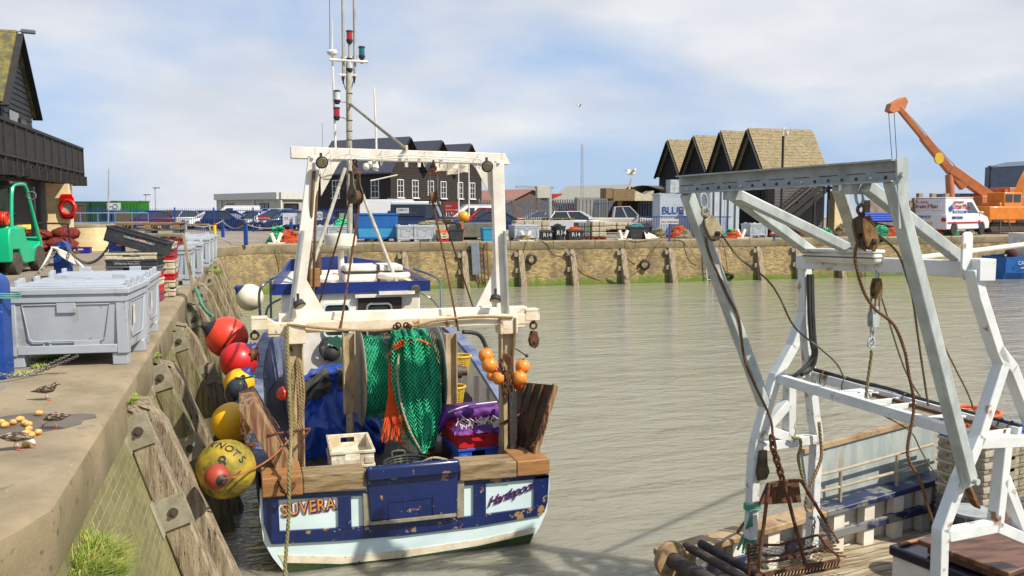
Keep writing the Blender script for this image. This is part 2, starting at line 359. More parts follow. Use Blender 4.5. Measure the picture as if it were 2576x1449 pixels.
def timber(y, z0, z1, w_, d_, m_, lab, plates=(), lean=0.0, grp='timber fender posts on the near quay wall'):
    t_ = thing('fender_post', wallpt(y, z1), lab, 'fender post', grp)
    mb = MB(); n = 14
    for k in range(n):
        pass
    def ringp(k):
        f = k/n; z = z0+(z1-z0)*f; yy = y+lean*f; dd = d_*(.75+.4*f) if k else d_*.55; ww = w_*(1 if k else .86)
        j = lambda s: noise.noise(V((y*3+s, z*2.3, s*5)))*.018
        p = wallpt(yy, z, .01)
        return [p+V((0, -ww/2+j(1), 0)), p+V((dd+j(2), -ww/2+j(3), -dd*.32)), p+V((dd+j(4), ww/2+j(5), -dd*.32)), p+V((0, ww/2+j(6), 0))]
    rows = [ringp(k) for k in range(n+1)]
    rows[0] = [q+Z*(noise.noise(q*9)*.05) for q in rows[0]]
    mb.add([q for r in rows for q in r], [(i*4+j, i*4+(j+1) % 4, (i+1)*4+(j+1) % 4, (i+1)*4+j) for i in range(n) for j in range(4)]+[(0, 1, 2, 3), (n*4+3, n*4+2, n*4+1, n*4)])
    part('post', mb, m_, t_, bevel=.02)
    for z in plates:
        f = (z-z0)/(z1-z0); dd = d_*(.75+.4*f); p = wallpt(y+lean*f, z, .012); slope = V((.32, 0, -1)).normalized(); out = V((1, 0, .32)).normalized()
        mb = MB(); c = p+V((0, -w_/2-.012, 0))+out*(dd*.5)
        # an L bracket bolted through the near side of the post
        mb.beam(c-slope*.15, c+slope*.15, .012 if False else dd*1.0, .014, up=Y_)
        mb.beam(p+V((0, -w_/2-.07, 0))-slope*.17+out*.004, p+V((0, -w_/2-.07, 0))+slope*.17+out*.004, .14, .016, up=out)
        b_ = part('bracket', mb, plate, t_, bevel=.004)
        mb = MB(); c2 = c-Y_*.01; mb.cyl(c2, c2-Y_*.012, .045, n=16); mb.cyl(c2-Y_*.012, c2-Y_*.04, .02, n=6); part('bolt', mb, steel, b_)
    return t_
tl = [(8.45, 'nearest grey timber post on the near wall, carrying two bolted steel plates', wood, (-.42, -1.2), .30, .3, -.13),
      (8.95, 'cracked weathered timber post standing right beside the lowest yellow buoy', wood, (), .30, .42, -.2),
      (10.85, 'timber post below the big grey bin with two plates, beside the yellow buoys', woodg, (-.38, -1.25), .3, .3, -.12),
      (11.45, 'split top timber post just left of the lower yellow buoys', wood, (), .3, .4, -.25),
      (13.9, 'timber post beside the red buoy carrying a square plate with a big bolt', woodg, (-.4,), .3, .3, -.14),
      (14.6, 'bark covered rough timber post left of the large red buoy', wood, (-1.1,), .3, .46, -.15),
      (17.4, 'mossy timber post behind the green knotted rope with one plate', woodg, (-.5,), .3, .32, -.12),
      (18.2, 'timber post above the red buoy, its flank bare and brown', wood, (), .3, .45, -.2),
      (21.4, 'timber post below the leaning steel rail, carrying a pale plate', woodg, (-.42,), .3, .3, -.12),
      (22.2, 'tall smooth timber post left of the white buoy', wood, (), .3, .45, -.12),
      (26.2, 'timber post half hidden behind the post near the white buoy', woodg, (-.45,), .3, .34, -.1),
      (27.0, 'timber post directly above the white and blue buoy', wood, (), .3, .46, -.12),
      (32.0, 'small far timber post near the curved corner of the quay', woodg, (-.45,), .3, .34, -.1),
      (33.0, 'grass topped timber post nearest the curved corner', wood, (), .3, .45, -.1)]
for y, lab, m_, pl, w_, d_, z0 in tl: timber(y, z0, -2.55, w_, d_, m_, lab, pl, lean=.0)
# far wall posts
fp = [(1018, 'far timber post at the corner behind the wheelhouse'), (1168, 'far timber post just left of the grey panel and ladder'), (1310, 'far timber post left of the first hanging tyre'), (1440, 'far timber post between the first hanging tyre and the second'),
      (1567, 'far timber post just left of the roped tyre'), (1687, 'far timber post right of the roped tyre'), (1803, 'far timber post behind the galvanised leg, by the ladder'), (1908, 'far timber post right of the low floating tyre'),
      (2004, 'far timber post behind the left end of the strip light'), (2110, 'short dark far timber post under the strip light'), (1383, None)]
for px_, lab in fp:
    if not lab: continue
    g = gy(px_, 640, FQY-.15); x = g.x
    t_ = thing('fender_post', (x, FQY-.35, -2.5), lab, 'fender post', 'timber fender posts on the far wall')
    mb = MB(); n = 8; rows = []
    for k in range(n+1):
        z = -.42-2.1*k/n; yb_ = FQY+.04-.2*(-z-.42); d_ = .22+.22*(k/n) if k else .14; w_ = .15 if k else .1
        j = noise.noise(V((x, z*2, 0)))*.02
        rows.append([V((x-w_+j, yb_, z)), V((x-w_+j, yb_-d_, z)), V((x+w_+j, yb_-d_, z)), V((x+w_+j, yb_, z))])
    mb.add([q for r in rows for q in r], [(i*4+j, i*4+(j+1) % 4, (i+1)*4+(j+1) % 4, (i+1)*4+j) for i in range(n) for j in range(4)]+[(0, 1, 2, 3)])
    part('post', mb, wood, t_, bevel=.02)
    for z in (-.65, -1.45):
        mb = MB(); yy = FQY+.04-.2*(-z-.42); mb.bx(x-.34, x-.15, yy-.2, yy-.17, z-.12, z+.12); mb.bx(x-.34, x-.16, yy-.18, yy, z-.1, z+.1); part('bracket', mb, plate, t_)
# ============================================================= FISHING BOAT IN THE MIDDLE
TY = 9.27
T = lambda x, y, o=0.0: gy(x, y, TY-o)
navy = mat('navy_gloss_paint', S(26, 48, 112, .62), S(18, 34, 84, .6), sc_=4, rough=.32, bump=.15, bs=25, spots=(S(190, 150, 100, .6), 6, .62, .012), spots2=(S(210, 215, 225, .6), 26, .69, .01), coat=.2, st=(1, 1, 1))
navy2 = mat('navy_paint', S(28, 54, 138, .68), S(20, 40, 104, .64), sc_=3, rough=.4, bump=.2, bs=30, spots=(S(180, 190, 215, .6), 16, .7, .015))
paleh = mat('pale_blue_paint', S(222, 240, 240, .85), S(205, 226, 226, .8), sc_=2.5, rough=.35, coat=.25, spots=(S(200, 195, 175, .7), 22, .72, .02))
creamp = mat('cream_paint', S(240, 228, 205, .8), S(214, 190, 150, .7), sc_=6, rough=.5, spots=(S(90, 100, 70, .5), 14, .66, .03))
weed = mat('green_weed', S(70, 92, 22, .5), S(30, 66, 60, .5), sc_=9, amt=1, rough=.7, bump=.8, bs=50)
whitep = mat('white_boat_paint', S(246, 240, 228, .82), S(226, 214, 192, .75), sc_=3.5, amt=.7, rough=.42, bump=.1, bs=20, spots=(S(196, 140, 80, .6), 6, .70, .05))
rustw = mat('rusty_white_paint', S(244, 230, 205, .8), S(228, 196, 140, .7), sc_=5, rough=.55, spots=(S(196, 122, 50, .55), 6, .57, .1), spots2=(S(130, 70, 30, .45), 13, .66, .06), bump=.3, bs=30)
rust = mat('rust', S(142, 88, 52, .5), S(96, 58, 38, .4), sc_=14, amt=.9, rough=.85, bump=.6, bs=60, spots=(S(180, 120, 70, .5), 22, .6, .08))
dwood = mat('deck_wood', S(86, 76, 66, .45), S(52, 46, 42, .4), sc_=4, amt=.9, rough=.6, bump=.5, bs=20, st=(4, 1, 1))
capA = mat('orange_hardwood', S(196, 140, 82, .62), S(160, 108, 62, .5), sc_=5, rough=.6, bump=.5, bs=18, st=(.6, 4, 4), spots=(S(110, 82, 58, .4), 7, .64, .1))
capB = mat('worn_hardwood', S(186, 160, 118, .6), S(140, 112, 74, .5), sc_=5, amt=.9, rough=.7, bump=.6, bs=18, st=(.6, 4, 4), spots=(S(92, 84, 72, .45), 6, .58, .12))
postm = mat('dull_steel_post', S(222, 200, 160, .72), S(180, 152, 112, .6), sc_=6, amt=.8, rough=.7, metal=.15, bump=.3, bs=30, st=(1, 1, .5), spots=(S(120, 72, 40, .5), 9, .64, .06))
glassd = mat('dark_window_glass', S(40, 48, 48, .8), S(70, 78, 74, .8), sc_=2, rough=.06, coat=.5)
alum = mat('aluminium', S(214, 214, 210, .75), S(180, 182, 180, .7), rough=.35, metal=.6)
blackr = mat('black_rubber', S(44, 42, 42, .7), S(70, 66, 62, .7), sc_=8, rough=.6)
redl = mat('red_lamp_lens', S(200, 30, 34, .7), rough=.2, coat=.5)
greenl = mat('green_lamp_lens', S(20, 130, 120, .6), rough=.2, coat=.5)
clearl = mat('clear_lamp_lens', S(225, 228, 228, .8), rough=.15, coat=.5)
ropeb = mat('tan_rope', S(196, 168, 120, .62), S(150, 122, 80, .55), sc_=12, rough=.95, bump=.5, bs=120)
ropeg = mat('greenish_rope', S(176, 166, 112, .6), S(134, 128, 80, .55), sc_=9, rough=.95, bump=.5, bs=120)
ropet = mat('teal_rope', S(70, 170, 150, .6), S(150, 190, 160, .6), sc_=14, rough=.9)
wirer = mat('rusty_wire_rope', S(160, 112, 72, .5), S(110, 76, 50, .45), sc_=10, rough=.9, bump=.5, bs=140)
boat = thing('fishing_boat', (1.9, 14, WZ), 'navy and pale blue fishing boat lettered SUVERA and Hartlepool on its stern', 'boat')
cxy = lambda y: 1.72+.055*(y-TY)
HB = [(TY, 1.61, -1.33), (10.2, 1.68, -1.33), (11.5, 1.76, -1.26), (13, 1.84, -1.15), (14.6, 1.88, -1.0), (16.2, 1.8, -.82), (17.8, 1.5, -.6), (19.2, .95, -.38), (20.3, .35, -.2), (20.8, .06, -.12)]
mb = MB(); rows = []
for y, h, zg in HB:
    k = (y-TY)/11.5; prof = [(1, zg), (1.005, -1.6), (.985, -1.9), (.93, -2.08), (.855-.1*k, WZ), (.7-.2*k, -2.5), (.0, -2.9)]
    rows.append([V((cxy(y)-h*f, y+(.5*(z+2.9)*k*k), z)) for f, z in prof]+[V((cxy(y)+h*f, y+(.5*(z+2.9)*k*k), z)) for f, z in prof[::-1]])
k_ = len(rows[0]); mb.add([p for r in rows for p in r], [(i*k_+j, i*k_+j+1, (i+1)*k_+j+1, (i+1)*k_+j) for i in range(len(rows)-1) for j in range(k_-1)])
hull = part('hull', mb, navy2, boat)
mb = MB(); tr = [p+V((0, 0, 0)) for p in rows[0]]; mb.quad(*[p-Y_*.02 for p in tr]); mb.quad(*[p+Y_*.05 for p in tr])
part('transom', mb, paleh, boat, smooth=False)
# boot stripe and weed on the transom
def band(px_top, px_bot, o, m_, nm, par):
    mb = MB(); a = [T(x, y, o) for x, y in px_top]; b = [T(x, y, o) for x, y in px_bot]; n = len(a)
    mb.add(a+b+[p+Y_*(o-.005) for p in a+b], [(i, i+1, n+i+1, n+i) for i in range(n-1)]+[(2*n+i, i, i+1, 2*n+i+1)[::-1] for i in range(n-1)]+[(n+i, 3*n+i, 3*n+i+1, n+i+1) for i in range(n-1)]+[(0, n, 3*n, 2*n), (n-1, 3*n-1, 4*n-1, 2*n-1)])
    return part(nm, mb, m_, par, smooth=False)
band([(700, 1396), (860, 1400), (1014, 1384), (1200, 1358), (1349, 1326)], [(712, 1416), (860, 1419), (1014, 1403), (1200, 1374), (1343, 1342)], .026, creamp, 'boot_stripe', hull)
band([(712, 1416), (860, 1419), (1014, 1403), (1200, 1374), (1343, 1342)], [(740, 1460), (860, 1458), (1014, 1442), (1200, 1414), (1325, 1386)], .03, weed, 'waterline_weed', hull)
def frm(nm, ptsq, o, m_, bev=.006, base=0.0):
    mb = MB(); a = [T(x, y, o) for x, y in ptsq]; b = [T(x, y, base) for x, y in ptsq]
    b = [V((p.x, TY-base, p.z)) for p in a]; n = len(a)
    mb.add(a+b, [tuple(range(n))[::-1], tuple(range(n, 2*n))]+[(i, (i+1) % n, n+(i+1) % n, n+i) for i in range(n)]); return part(nm, mb, m_, boat, bevel=bev, smooth=False)
# navy raised frame
frm('transom_frame', [(660, 1252), (700, 1250), (704, 1338), (710, 1367), (682, 1369), (664, 1320)], .05, navy)
frm('transom_frame', [(700, 1246), (920, 1235), (920, 1247), (700, 1258)], .05, navy)
frm('transom_frame', [(850, 1248), (883, 1247), (885, 1330), (852, 1332)], .052, navy)
frm('transom_frame', [(704, 1337), (884, 1327), (1010, 1318), (1193, 1298), (1344, 1277), (1372, 1272), (1363, 1297), (1200, 1325), (1014, 1348), (860, 1361), (682, 1370)], .048, navy)
frm('transom_frame', [(1192, 1212), (1223, 1208), (1223, 1296), (1192, 1300)], .052, navy)
frm('transom_frame', [(1152, 1212), (1381, 1193), (1381, 1203), (1152, 1224)], .05, navy)
frm('transom_frame', [(1345, 1197), (1382, 1194), (1378, 1262), (1370, 1290), (1343, 1293)], .05, navy)
frm('guide_strip', [(913, 1243), (931, 1242), (932, 1321), (915, 1325)], .07, plate)
frm('guide_strip', [(1149, 1210), (1168, 1208), (1168, 1301), (1150, 1304)], .07, plate)
gate = frm('stern_gate', [(922, 1190), (1154, 1168), (1150, 1292), (932, 1312)], .09, navy, .012)
mb = MB(); a = T(920, 1196, .1); b = T(1155, 1174, .1); mb.beam(a+Z*.01, b+Z*.01, .1, .16); part('roller_edge', mb, navy, gate, bevel=.03)
mb = MB(); p0, p1, p2, p3 = T(978, 1262, .095), T(1090, 1249, .095), T(1090, 1294, .095), T(978, 1307, .095)
mb.beam(p0, p1, .014, .016); mb.beam(p1, p2, .016, .014, up=Y_); mb.beam(p0, p3, .01, .01, up=Y_); part('hatch_edge', mb, navy, gate)
mb = MB(); mb.beam(T(936, 1316, .09), T(1147, 1294, .09), .05, .03); part('gate_sill', mb, plate, boat)
# lettering
orng = mat('orange_lettering', S(226, 160, 50, .8), rough=.5); redp = mat('red_lettering', S(190, 40, 40, .7), rough=.5); bluep = mat('blue_lettering', S(40, 44, 120, .7), rough=.5)
sx = V((1, 0, .045)); o_ = T(709, 1299, .04)
text('name_lettering', 'SUVERA', o_+V((.012, .012, -.016)), sx, Z, .145, redp, boat, ext=.002, sp=1.13, off=.006)
text('name_lettering', 'SUVERA', o_+V((.006, .004, -.006)), sx, Z, .145, bluep, boat, ext=.002, sp=1.13, off=.004)
text('name_lettering', 'SUVERA', o_, sx, Z, .145, orng, boat, ext=.002, sp=1.13, off=.0)
for q in bpy.data.objects:
    if q.name.startswith('name_lettering'): q.scale = (1, 1.3, 1)
o_ = T(1226, 1276, .04); hx = T(1345, 1228, .04)-o_
text('port_lettering', 'Hartlepool', o_+V((.006, .008, -.008)), hx, Z, .15, redp, boat, ext=.002, shear=.75, sp=.86)
text('port_lettering', 'Hartlepool', o_, hx, Z, .15, bluep, boat, ext=.002, shear=.75, sp=.86)
# timber rail caps on the stern and along both sides
def capb(nm, x0, y0, x1, y1, hpx, m_, dep=.34):
    a = T(x0, y0, .1); b = T(x1, y1, .1); mb = MB(); h = hpx/2180*9.3
    mb.add([a, b, b-Z*h, a-Z*h, a+Y_*dep, b+Y_*dep, b+Y_*dep-Z*h, a+Y_*dep-Z*h], [(0, 3, 2, 1), (4, 5, 6, 7), (0, 1, 5, 4), (3, 7, 6, 2), (0, 4, 7, 3), (1, 2, 6, 5)]); part(nm, mb, m_, boat, bevel=.014, smooth=False)
capb('rail_cap', 658, 1204, 761, 1197, 49, capA, .6); capb('rail_cap', 762, 1197, 920, 1186, 46, capB)
capb('rail_cap', 1157, 1170, 1300, 1161, 44, capB); capb('rail_cap', 1301, 1161, 1384, 1154, 42, capA, .55)
def side_rail(sg, m_, ztop=.06, wd=.2):
    mb = MB(); ins = []
    for y, h, zg in HB[:-1]: ins.append(V((cxy(y)+sg*(h-.06), y, zg+ztop)))
    ins[0] = ins[0]+V((-sg*.14, .3, -.03)); ins = spline(ins, 4)
    for a, b in zip(ins[:-1], ins[1:]): mb.beam(a, b+(b-a)*.02, wd, .07)
    return part('gunwale', mb, m_, boat)
gw = mat('faded_blue_gunwale', S(150, 160, 186, .6), S(70, 92, 150, .55), sc_=3, amt=.9, rough=.6, spots=(S(190, 180, 165, .6), 8, .6, .06))
side_rail(-1, gw); side_rail(1, gw)
for sg in (-1, 1):
    q = spline([V((cxy(y)+sg*(h-.1), y, zg)) for y, h, zg in HB[:-1]], 4); mb = MB()
    for a, b in zip(q[:-1], q[1:]): mb.quad(a, b, V((b.x, b.y, -1.85)), V((a.x, a.y, -1.85)))
    part('bulwark', mb, whitep if sg > 0 else gw, boat)
mb = MB(); q = [V((cxy(y)-h+.09, y, -1.8+.02*(y-TY))) for y, h, zg in HB[:-1]]; q2 = [V((cxy(y)+h-.09, y, -1.8+.02*(y-TY))) for y, h, zg in HB[:-1]]
for i in range(len(q)-1): mb.quad(q[i], q2[i], q2[i+1], q[i+1])
part('deck', mb, dwood, boat, smooth=False)
for y in (11.0, 12.0, 13.0, 14.0, 15.0):
    for sg in (-1, 1): part('bulwark_stay', MB().bx(cxy(y)+sg*1.74-.05, cxy(y)+sg*1.74+.05, y-.04, y+.04, -1.8, -1.2), whitep, boat)
# ---- gallows across the stern
GY = 9.86; G = lambda x, y, o=0.0: gy(x, y, GY-o)
ga = part('gallows', MB().beam(G(672, 826), G(1328, 800), .16, .12), rustw, boat, bevel=.008)
mb = MB(); mb.beam(G(700, 806, -.14), G(1322, 786, -.14), .14, .16); part('base_beam', mb, whitep, ga, bevel=.01)
for x0, y0, x1, y1 in ((742, 838, 748, 1195), (1274, 815, 1276, 1150)):
    mb = MB(); a = G(x0, y0); b = G(x1, y1); b.z = -1.75; mb.hbeam(a, b, .15, .14, up=Y_); part('gallows_post', mb, postm, ga)
    mb = MB(); mb.box(a+Z*.0, (.22, .22, .22)); part('post_head', mb, rustw, ga, bevel=.01)
for sg, xa, ya, xb, yb_ in ((-1, 632, 800, 672, 800), (1, 1352, 778, 1318, 778)):
    mb = MB(); a = G(xa, ya); b = G(xb, yb_); mb.bx(min(a.x, b.x), max(a.x, b.x), GY-.09, GY+.09, a.z-.006, a.z+.012); mb.bx(min(a.x, b.x), max(a.x, b.x), GY+.06, GY+.075, a.z-.14, a.z); mb.bx(min(a.x, b.x), max(a.x, b.x), GY-.085, GY-.07, a.z-.12, a.z)
    mb.prism([(0, 0), (-sg*.01, -.2), (-sg*.2, -.2), (-sg*.2, -.12)], b+V((0, -.07, 0)), X_, Z, Y_*.14); part('davit_plate', mb, rustw, ga)
# portal frame above
pf = part('portal_frame', MB().prism([(0, 0), (0, .13), (2.47, .13), (2.54, 0), (2.4, 0)], G(732, 398, -.1), (1, 0, -.012), Z, Y_*.14), whitep, boat, bevel=.006)
pf_v = None
for xa, ya, xb, yb_, sg in ((792, 398, 742, 800, 1), (1250, 410, 1262, 786, -1)):
    a = G(xa, ya, -.12); b = G(xb, yb_, -.12); mb = MB(); mb.beam(a, b, .145, .1, up=Y_); part('portal_leg', mb, whitep, pf, bevel=.006)
    mb = MB(); mb.prism([(0, 0), (sg*.26, 0), (sg*.2, -.06), (0, -.42)], a+V((sg*.06, 0, 0)), X_, Z, Y_*.02); part('gusset', mb, whitep, pf); mb = MB()
    mb.prism([(0, 0), (sg*.3, 0), (sg*.04, .5), (0, .5)], b+V((sg*.04, 0, .04)), X_, Z, Y_*.02)
    part('gusset', mb, whitep, pf)
    mb = MB(); mb.cyl(b+V((-sg*.05, -.09, 0)), a.lerp(b, .45)+V((-sg*.04, -.09, 0)), .022); part('leg_stay', mb, alum, pf)
lampg = mat('lamp_glass', S(120, 112, 92, .6), S(170, 160, 130, .6), sc_=40, rough=.2, coat=.5)
for x, y, dr in ((810, 409, (.1, -1, -.35)), (1226, 419, (-.1, -1, -.35)), (755, 770, (.35, -.5, -.8)), (1246, 756, (-.2, -.5, -.8))):
    c = G(x, y, .06); mb = MB(); d = V(dr).normalized(); mb.lathe([(.055, -.06), (.065, -.02), (.07, 0), (.06, .005)], c, d, 18); mb.beam(c-d*.06, c-d*.06+Z*.09, .03, .01); f_ = part('flood_lamp', mb, blackr, pf)
    mb = MB(); mb.lathe([(.056, .004), (.05, .012), (.0, .013)], c, d, 18, cap=False); part('lens', mb, lampg, f_)
mb = MB()
for qs in (((825, 404), (870, 388), (930, 394), (1010, 392), (1100, 397), (1200, 402), (1226, 419)), ((850, 400), (900, 402), (935, 398), (1050, 400), (1180, 404))):
    mb.tube(spline([G(x, y+3*math.sin(x*.13), .03) for x, y in qs], 5), .006, 5)
for x in (830, 881, 960, 1023, 1069, 1124, 1205): mb.torus(G(x, 391+(x-735)*.03, -.03), (1, 0, 0), .085, .004, 14, 4)
for x in (940, 1022, 1054, 1109): a = G(x, 407, -.03); mb.bx(a.x-.015, a.x+.015, a.y-.03, a.y+.03, a.z-.06, a.z+.03)
part('lamp_cable', mb, whitep, pf)
mb = MB()
for x, y in ((793, 378), (1023, 372), (1263, 392)): a = G(x, y, -.03); mb.bx(a.x-.012, a.x+.012, a.y-.01, a.y+.01, a.z-.05, a.z+.03)
part('lug', mb, rustw, pf)
# hanging warp blocks
exh_ = mat('brown_hose', S(150, 112, 70, .5), S(110, 82, 56, .45), sc_=6, rough=.6)
blockm = mat('bronze_block', S(140, 122, 92, .5), S(88, 76, 58, .45), sc_=8, amt=.9, rough=.5, metal=.4, bump=.3, bs=20, spots=(S(100, 58, 30, .4), 12, .6, .06))
def warp_block(x, y, lab, rz=0):
    c = G(x, y, -.02); t_ = thing('warp_block', c, lab, 'pulley block', 'blocks hung under the white portal beam')
    M_ = Matrix.Rotation(rz, 3, 'Z'); f = lambda q: c+M_ @ V(q)
    mb = MB()
    for s_ in (-.045, .045):
        pr = [(-.03, .25), (.03, .25), (.035, .12), (.085, .03), (.09, -.04), (.05, -.1), (-.05, -.1), (-.09, -.04), (-.085, .03), (-.035, .12)]
        mb.prism(pr, f((s_-.008, 0, 0)), M_ @ Y_, Z, M_ @ X_*.016)
    part('cheek', mb, blockm, t_, bevel=.004)
    mb = MB(); mb.lathe([(.075, -.03), (.06, -.01), (.06, .01), (.075, .03)], f((0, 0, -.02)), M_ @ X_, 22); part('sheave', mb, wirer, t_)
    mb = MB(); mb.beam(f((-.07, 0, .25)), f((.07, 0, .25)), .06, .03); mb.cyl(f((-.07, 0, -.02)), f((.07, 0, -.02)), .015); mb.torus(f((0, 0, .31)), (M_ @ V((0, 1, 0))), .03, .012, 14, 6); mb.torus(f((0, 0, .37)), (M_ @ V((1, 0, 0))), .03, .012, 14, 6); mb.cyl(f((0, 0, .25)), f((0, 0, .29)), .02)
    part('shackle', mb, rust, t_)
warp_block(894, 490, 'left hanging brown pulley block with rope over its wheel, under the white portal', .5)
warp_block(1091, 492, 'right hanging brown pulley block, seen edge on under the white portal', -.25)
def ropething(lab, pts, r, m_, cat='rope', nm='rope', grp=None, pitch=None, plain=False):
    mb = MB()
    if plain: mb.tube(spline(pts, 8), r, 7)
    else: mb.rope(pts, r, pitch)
    return solo(nm, mb, m_, lab, cat, grp)
ropething('rusty wire warp from the left pulley block down to the wheelhouse side', [G(881, 500, -.02), gy(845, 620, 10.4), gy(797, 784, 11)], .012, wirer)
ropething('brown warp from the left pulley block down to the middle of the beam', [G(906, 500, -.02), G(882, 660, 0), G(856, 832, .1)], .013, wirer)
ropething('rusty warp from the right pulley block down to the shackle on the beam', [G(1087, 500, -.02), G(1120, 660, 0), G(1153, 832, .1)], .013, wirer)
ropething('brown hose hanging straight down behind the left portal leg', [G(790, 430, -.05), G(782, 560, -.1), gy(776, 722, 10.3)], .02, exh_, 'hose', 'hose', plain=True)
ropething('second brown hose beside the left portal leg, reaching the beam', [G(800, 430, -.1), G(792, 600, -.1), gy(788, 780, 10.3)], .016, exh_, 'hose', 'hose', plain=True)
ropething('thin warp running back from the right pulley block to the winch', [G(1101, 500, -.02), gy(1150, 650, 10.8), gy(1192, 779, 11.8)], .012, wirer)
ropething('tan rope stretched along the front of the lower white beam', [G(722, 816, .1), G(760, 820, .12), G(850, 829, .12), G(940, 831, .12), G(1000, 826, .13), G(1050, 818, .12), G(1110, 805, .12), G(1200, 797, .12), G(1290, 798, .12)], .016, ropeb)
mb = MB()
for x, y in ((996, 823), (1022, 818), (1002, 818), (1028, 822)): mb.torus(G(x, y, .15), (random.random(), 1, .5), .03, .011, 12, 5)
solo('shackle', mb, rust, 'pair of rusty shackles joining the tan rope at the beam middle', 'shackle')
for k, (x0, y0, x1, y1, s_) in enumerate(((640, 815, 640, 905, 0), (1342, 792, 1343, 870, 1))):
    a = G(x0, y0, .02); b = G(x1, y1, .02); t_ = thing('towing_block', b, ('rusty towing block hanging from the left davit beside the red buoys', 'narrow rusty towing block hanging from the right davit over open water')[k], 'pulley block', 'towing blocks under the davits')
    mb = MB(); mb.torus(a-Z*.06, X_, .04, .013); mb.torus(a-Z*.13, Y_, .04, .013); part('shackle', mb, rust, t_)
    mb = MB(); h_ = (a-b).length-.2; w_ = .06 if k else .085
    for s2 in (-.04, .04): mb.prism([(-w_*.5, h_), (w_*.5, h_), (w_, .07), (w_*.7, 0), (0, -.03), (-w_*.7, 0), (-w_, .07)], b+V((0, s2, 0)) if k else b+V((s2, 0, 0)), X_ if k else Y_, Z, (Y_ if k else X_)*.012)
    part('cheek', mb, rust, t_, bevel=.004)
    mb = MB(); mb.lathe([(w_*.9, -.03), (w_*.75, 0), (w_*.9, .03)], b+Z*.06, Y_ if k else X_, 18); mb.cyl(b+Z*.06-(Y_ if k else X_)*.06, b+Z*.06+(Y_ if k else X_)*.06, .016); part('sheave', mb, rust, t_)
# ---- net drum
DY = 11.35; D_ = lambda x, y, o=0.0: gy(x, y, DY-o)
ac = D_(905, 948); bc = D_(1098, 945); ac.z = bc.z = -.6
drum = part('net_drum', MB().cyl(ac, bc, .2, n=24), postm, boat)
for c in (ac, bc):
    mb = MB(); mb.lathe([(.63, -.012), (.645, 0), (.63, .012)], c, X_, 48); part('flange', mb, plate if c is ac else alum, drum)
for x0, sgn in ((877, -1), (1133, 1)):
    a = D_(x0, 838, .25); b = D_(x0, 1075, .25); c = V((a.x, a.y, -1.78)); m1 = V((a.x, a.y, -1.0)); mb = MB(); mb.hbeam(a, m1, .14, .14, up=Y_); mb.cyl(m1, c, .05); part('drum_post', mb, postm, drum)
mb = MB(); mb.cyl(bc+X_*.05, bc+X_*.34, .09); mb.cyl(bc+X_*.34, bc+X_*.42, .06); part('drum_motor', mb, steel, drum)
# ---- wheelhouse
WY = 13.3; Wp = lambda x, y, o=0.0: gy(x, y, WY-o)
xl = Wp(708, 720).x; xr = Wp(1058, 720).x; zt = .36
mb = MB(); v_ = [(xl, WY, zt), (xr, WY, zt), (xr-.1, WY, -1.7), (xl+.08, WY, -1.7), (xl+.1, WY+2.2, zt+.02), (xr-.02, WY+2.2, zt+.02), (xr-.1, WY+2.2, -1.7), (xl+.08, WY+2.2, -1.7)]
mb.add([V(p) for p in v_], [(0, 3, 2, 1), (4, 5, 6, 7), (0, 1, 5, 4), (3, 7, 6, 2), (0, 4, 7, 3), (1, 2, 6, 5)]); wh = part('wheelhouse', mb, whitep, boat, bevel=.02)
def rrect(w_, h_, r, n=5):
    return [(sx_*(w_/2-r)+r*math.cos(a), sy_*(h_/2-r)+r*math.sin(a)) for sx_, sy_, a0 in ((1, 1, 0), (-1, 1, 90), (-1, -1, 180), (1, -1, 270)) for a in [R_(a0+90*k/n) for k in range(n+1)]]
def frameloop(w_, h_, r, t, c, y0, y1):
    mb = MB(); o1 = rrect(w_, h_, r); i1 = rrect(w_-2*t, h_-2*t, max(.01, r-t)); n = len(o1)
    vs = [V((c.x+x, y, c.z+z)) for y in (y0, y1) for L__ in (o1, i1) for x, z in L__]
    f = []
    for k in range(n):
        j = (k+1) % n; f += [(k, j, n+j, n+k), (2*n+k, 3*n+k, 3*n+j, 2*n+j), (k, 2*n+k, 2*n+j, j), (n+k, n+j, 3*n+j, 3*n+k)]
    return mb.add(vs, f)
def whwin(x0, y0, x1, y1, fm, par, o=.03):
    a = Wp(x0, y0, o); b = Wp(x1, y1, o); c = (a+b)/2; w_ = abs(b.x-a.x); h_ = abs(b.z-a.z)
    f_ = part('window', frameloop(w_, h_, .09, .03, c, WY-o-.015, WY-o+.03), fm, par)
    mb = MB(); mb.prism(rrect(w_-.05, h_-.05, .07), V((c.x, WY-o+.008, c.z)), X_, Z, Y_*.01); part('pane', mb, glassd, f_)
whwin(812, 763, 883, 847, paleh, wh)
browns = mat('dark_brown_door', S(84, 58, 46, .5), S(56, 40, 34, .45), sc_=5, rough=.4, st=(6, 1, .6))
a = Wp(900, 748); b = Wp(1010, 750); mb = MB(); mb.bx(a.x, b.x, WY-.03, WY+.01, -1.65, a.z); dr_ = part('door', mb, browns, wh, bevel=.005)
whwin(920, 762, 988, 850, alum, dr_, .045)
mb = MB(); mb.bx(a.x-.05, b.x+.05, WY-.09, WY, a.z, a.z+.05); part('door_hood', mb, whitep, wh)
mb = MB(); c = Wp(1010, 735, .1); mb.bx(c.x-.35, c.x+.2, WY-.15, WY-.02, c.z-.03, c.z+.02); part('strip_lamp', mb, whitep, wh)
mb = MB(); c = Wp(1045, 729, .12); mb.lathe([(.05, -.05), (.08, 0), (.075, .02)], c, (0, -1, -.3), 16); part('deck_lamp', mb, lampg, wh)
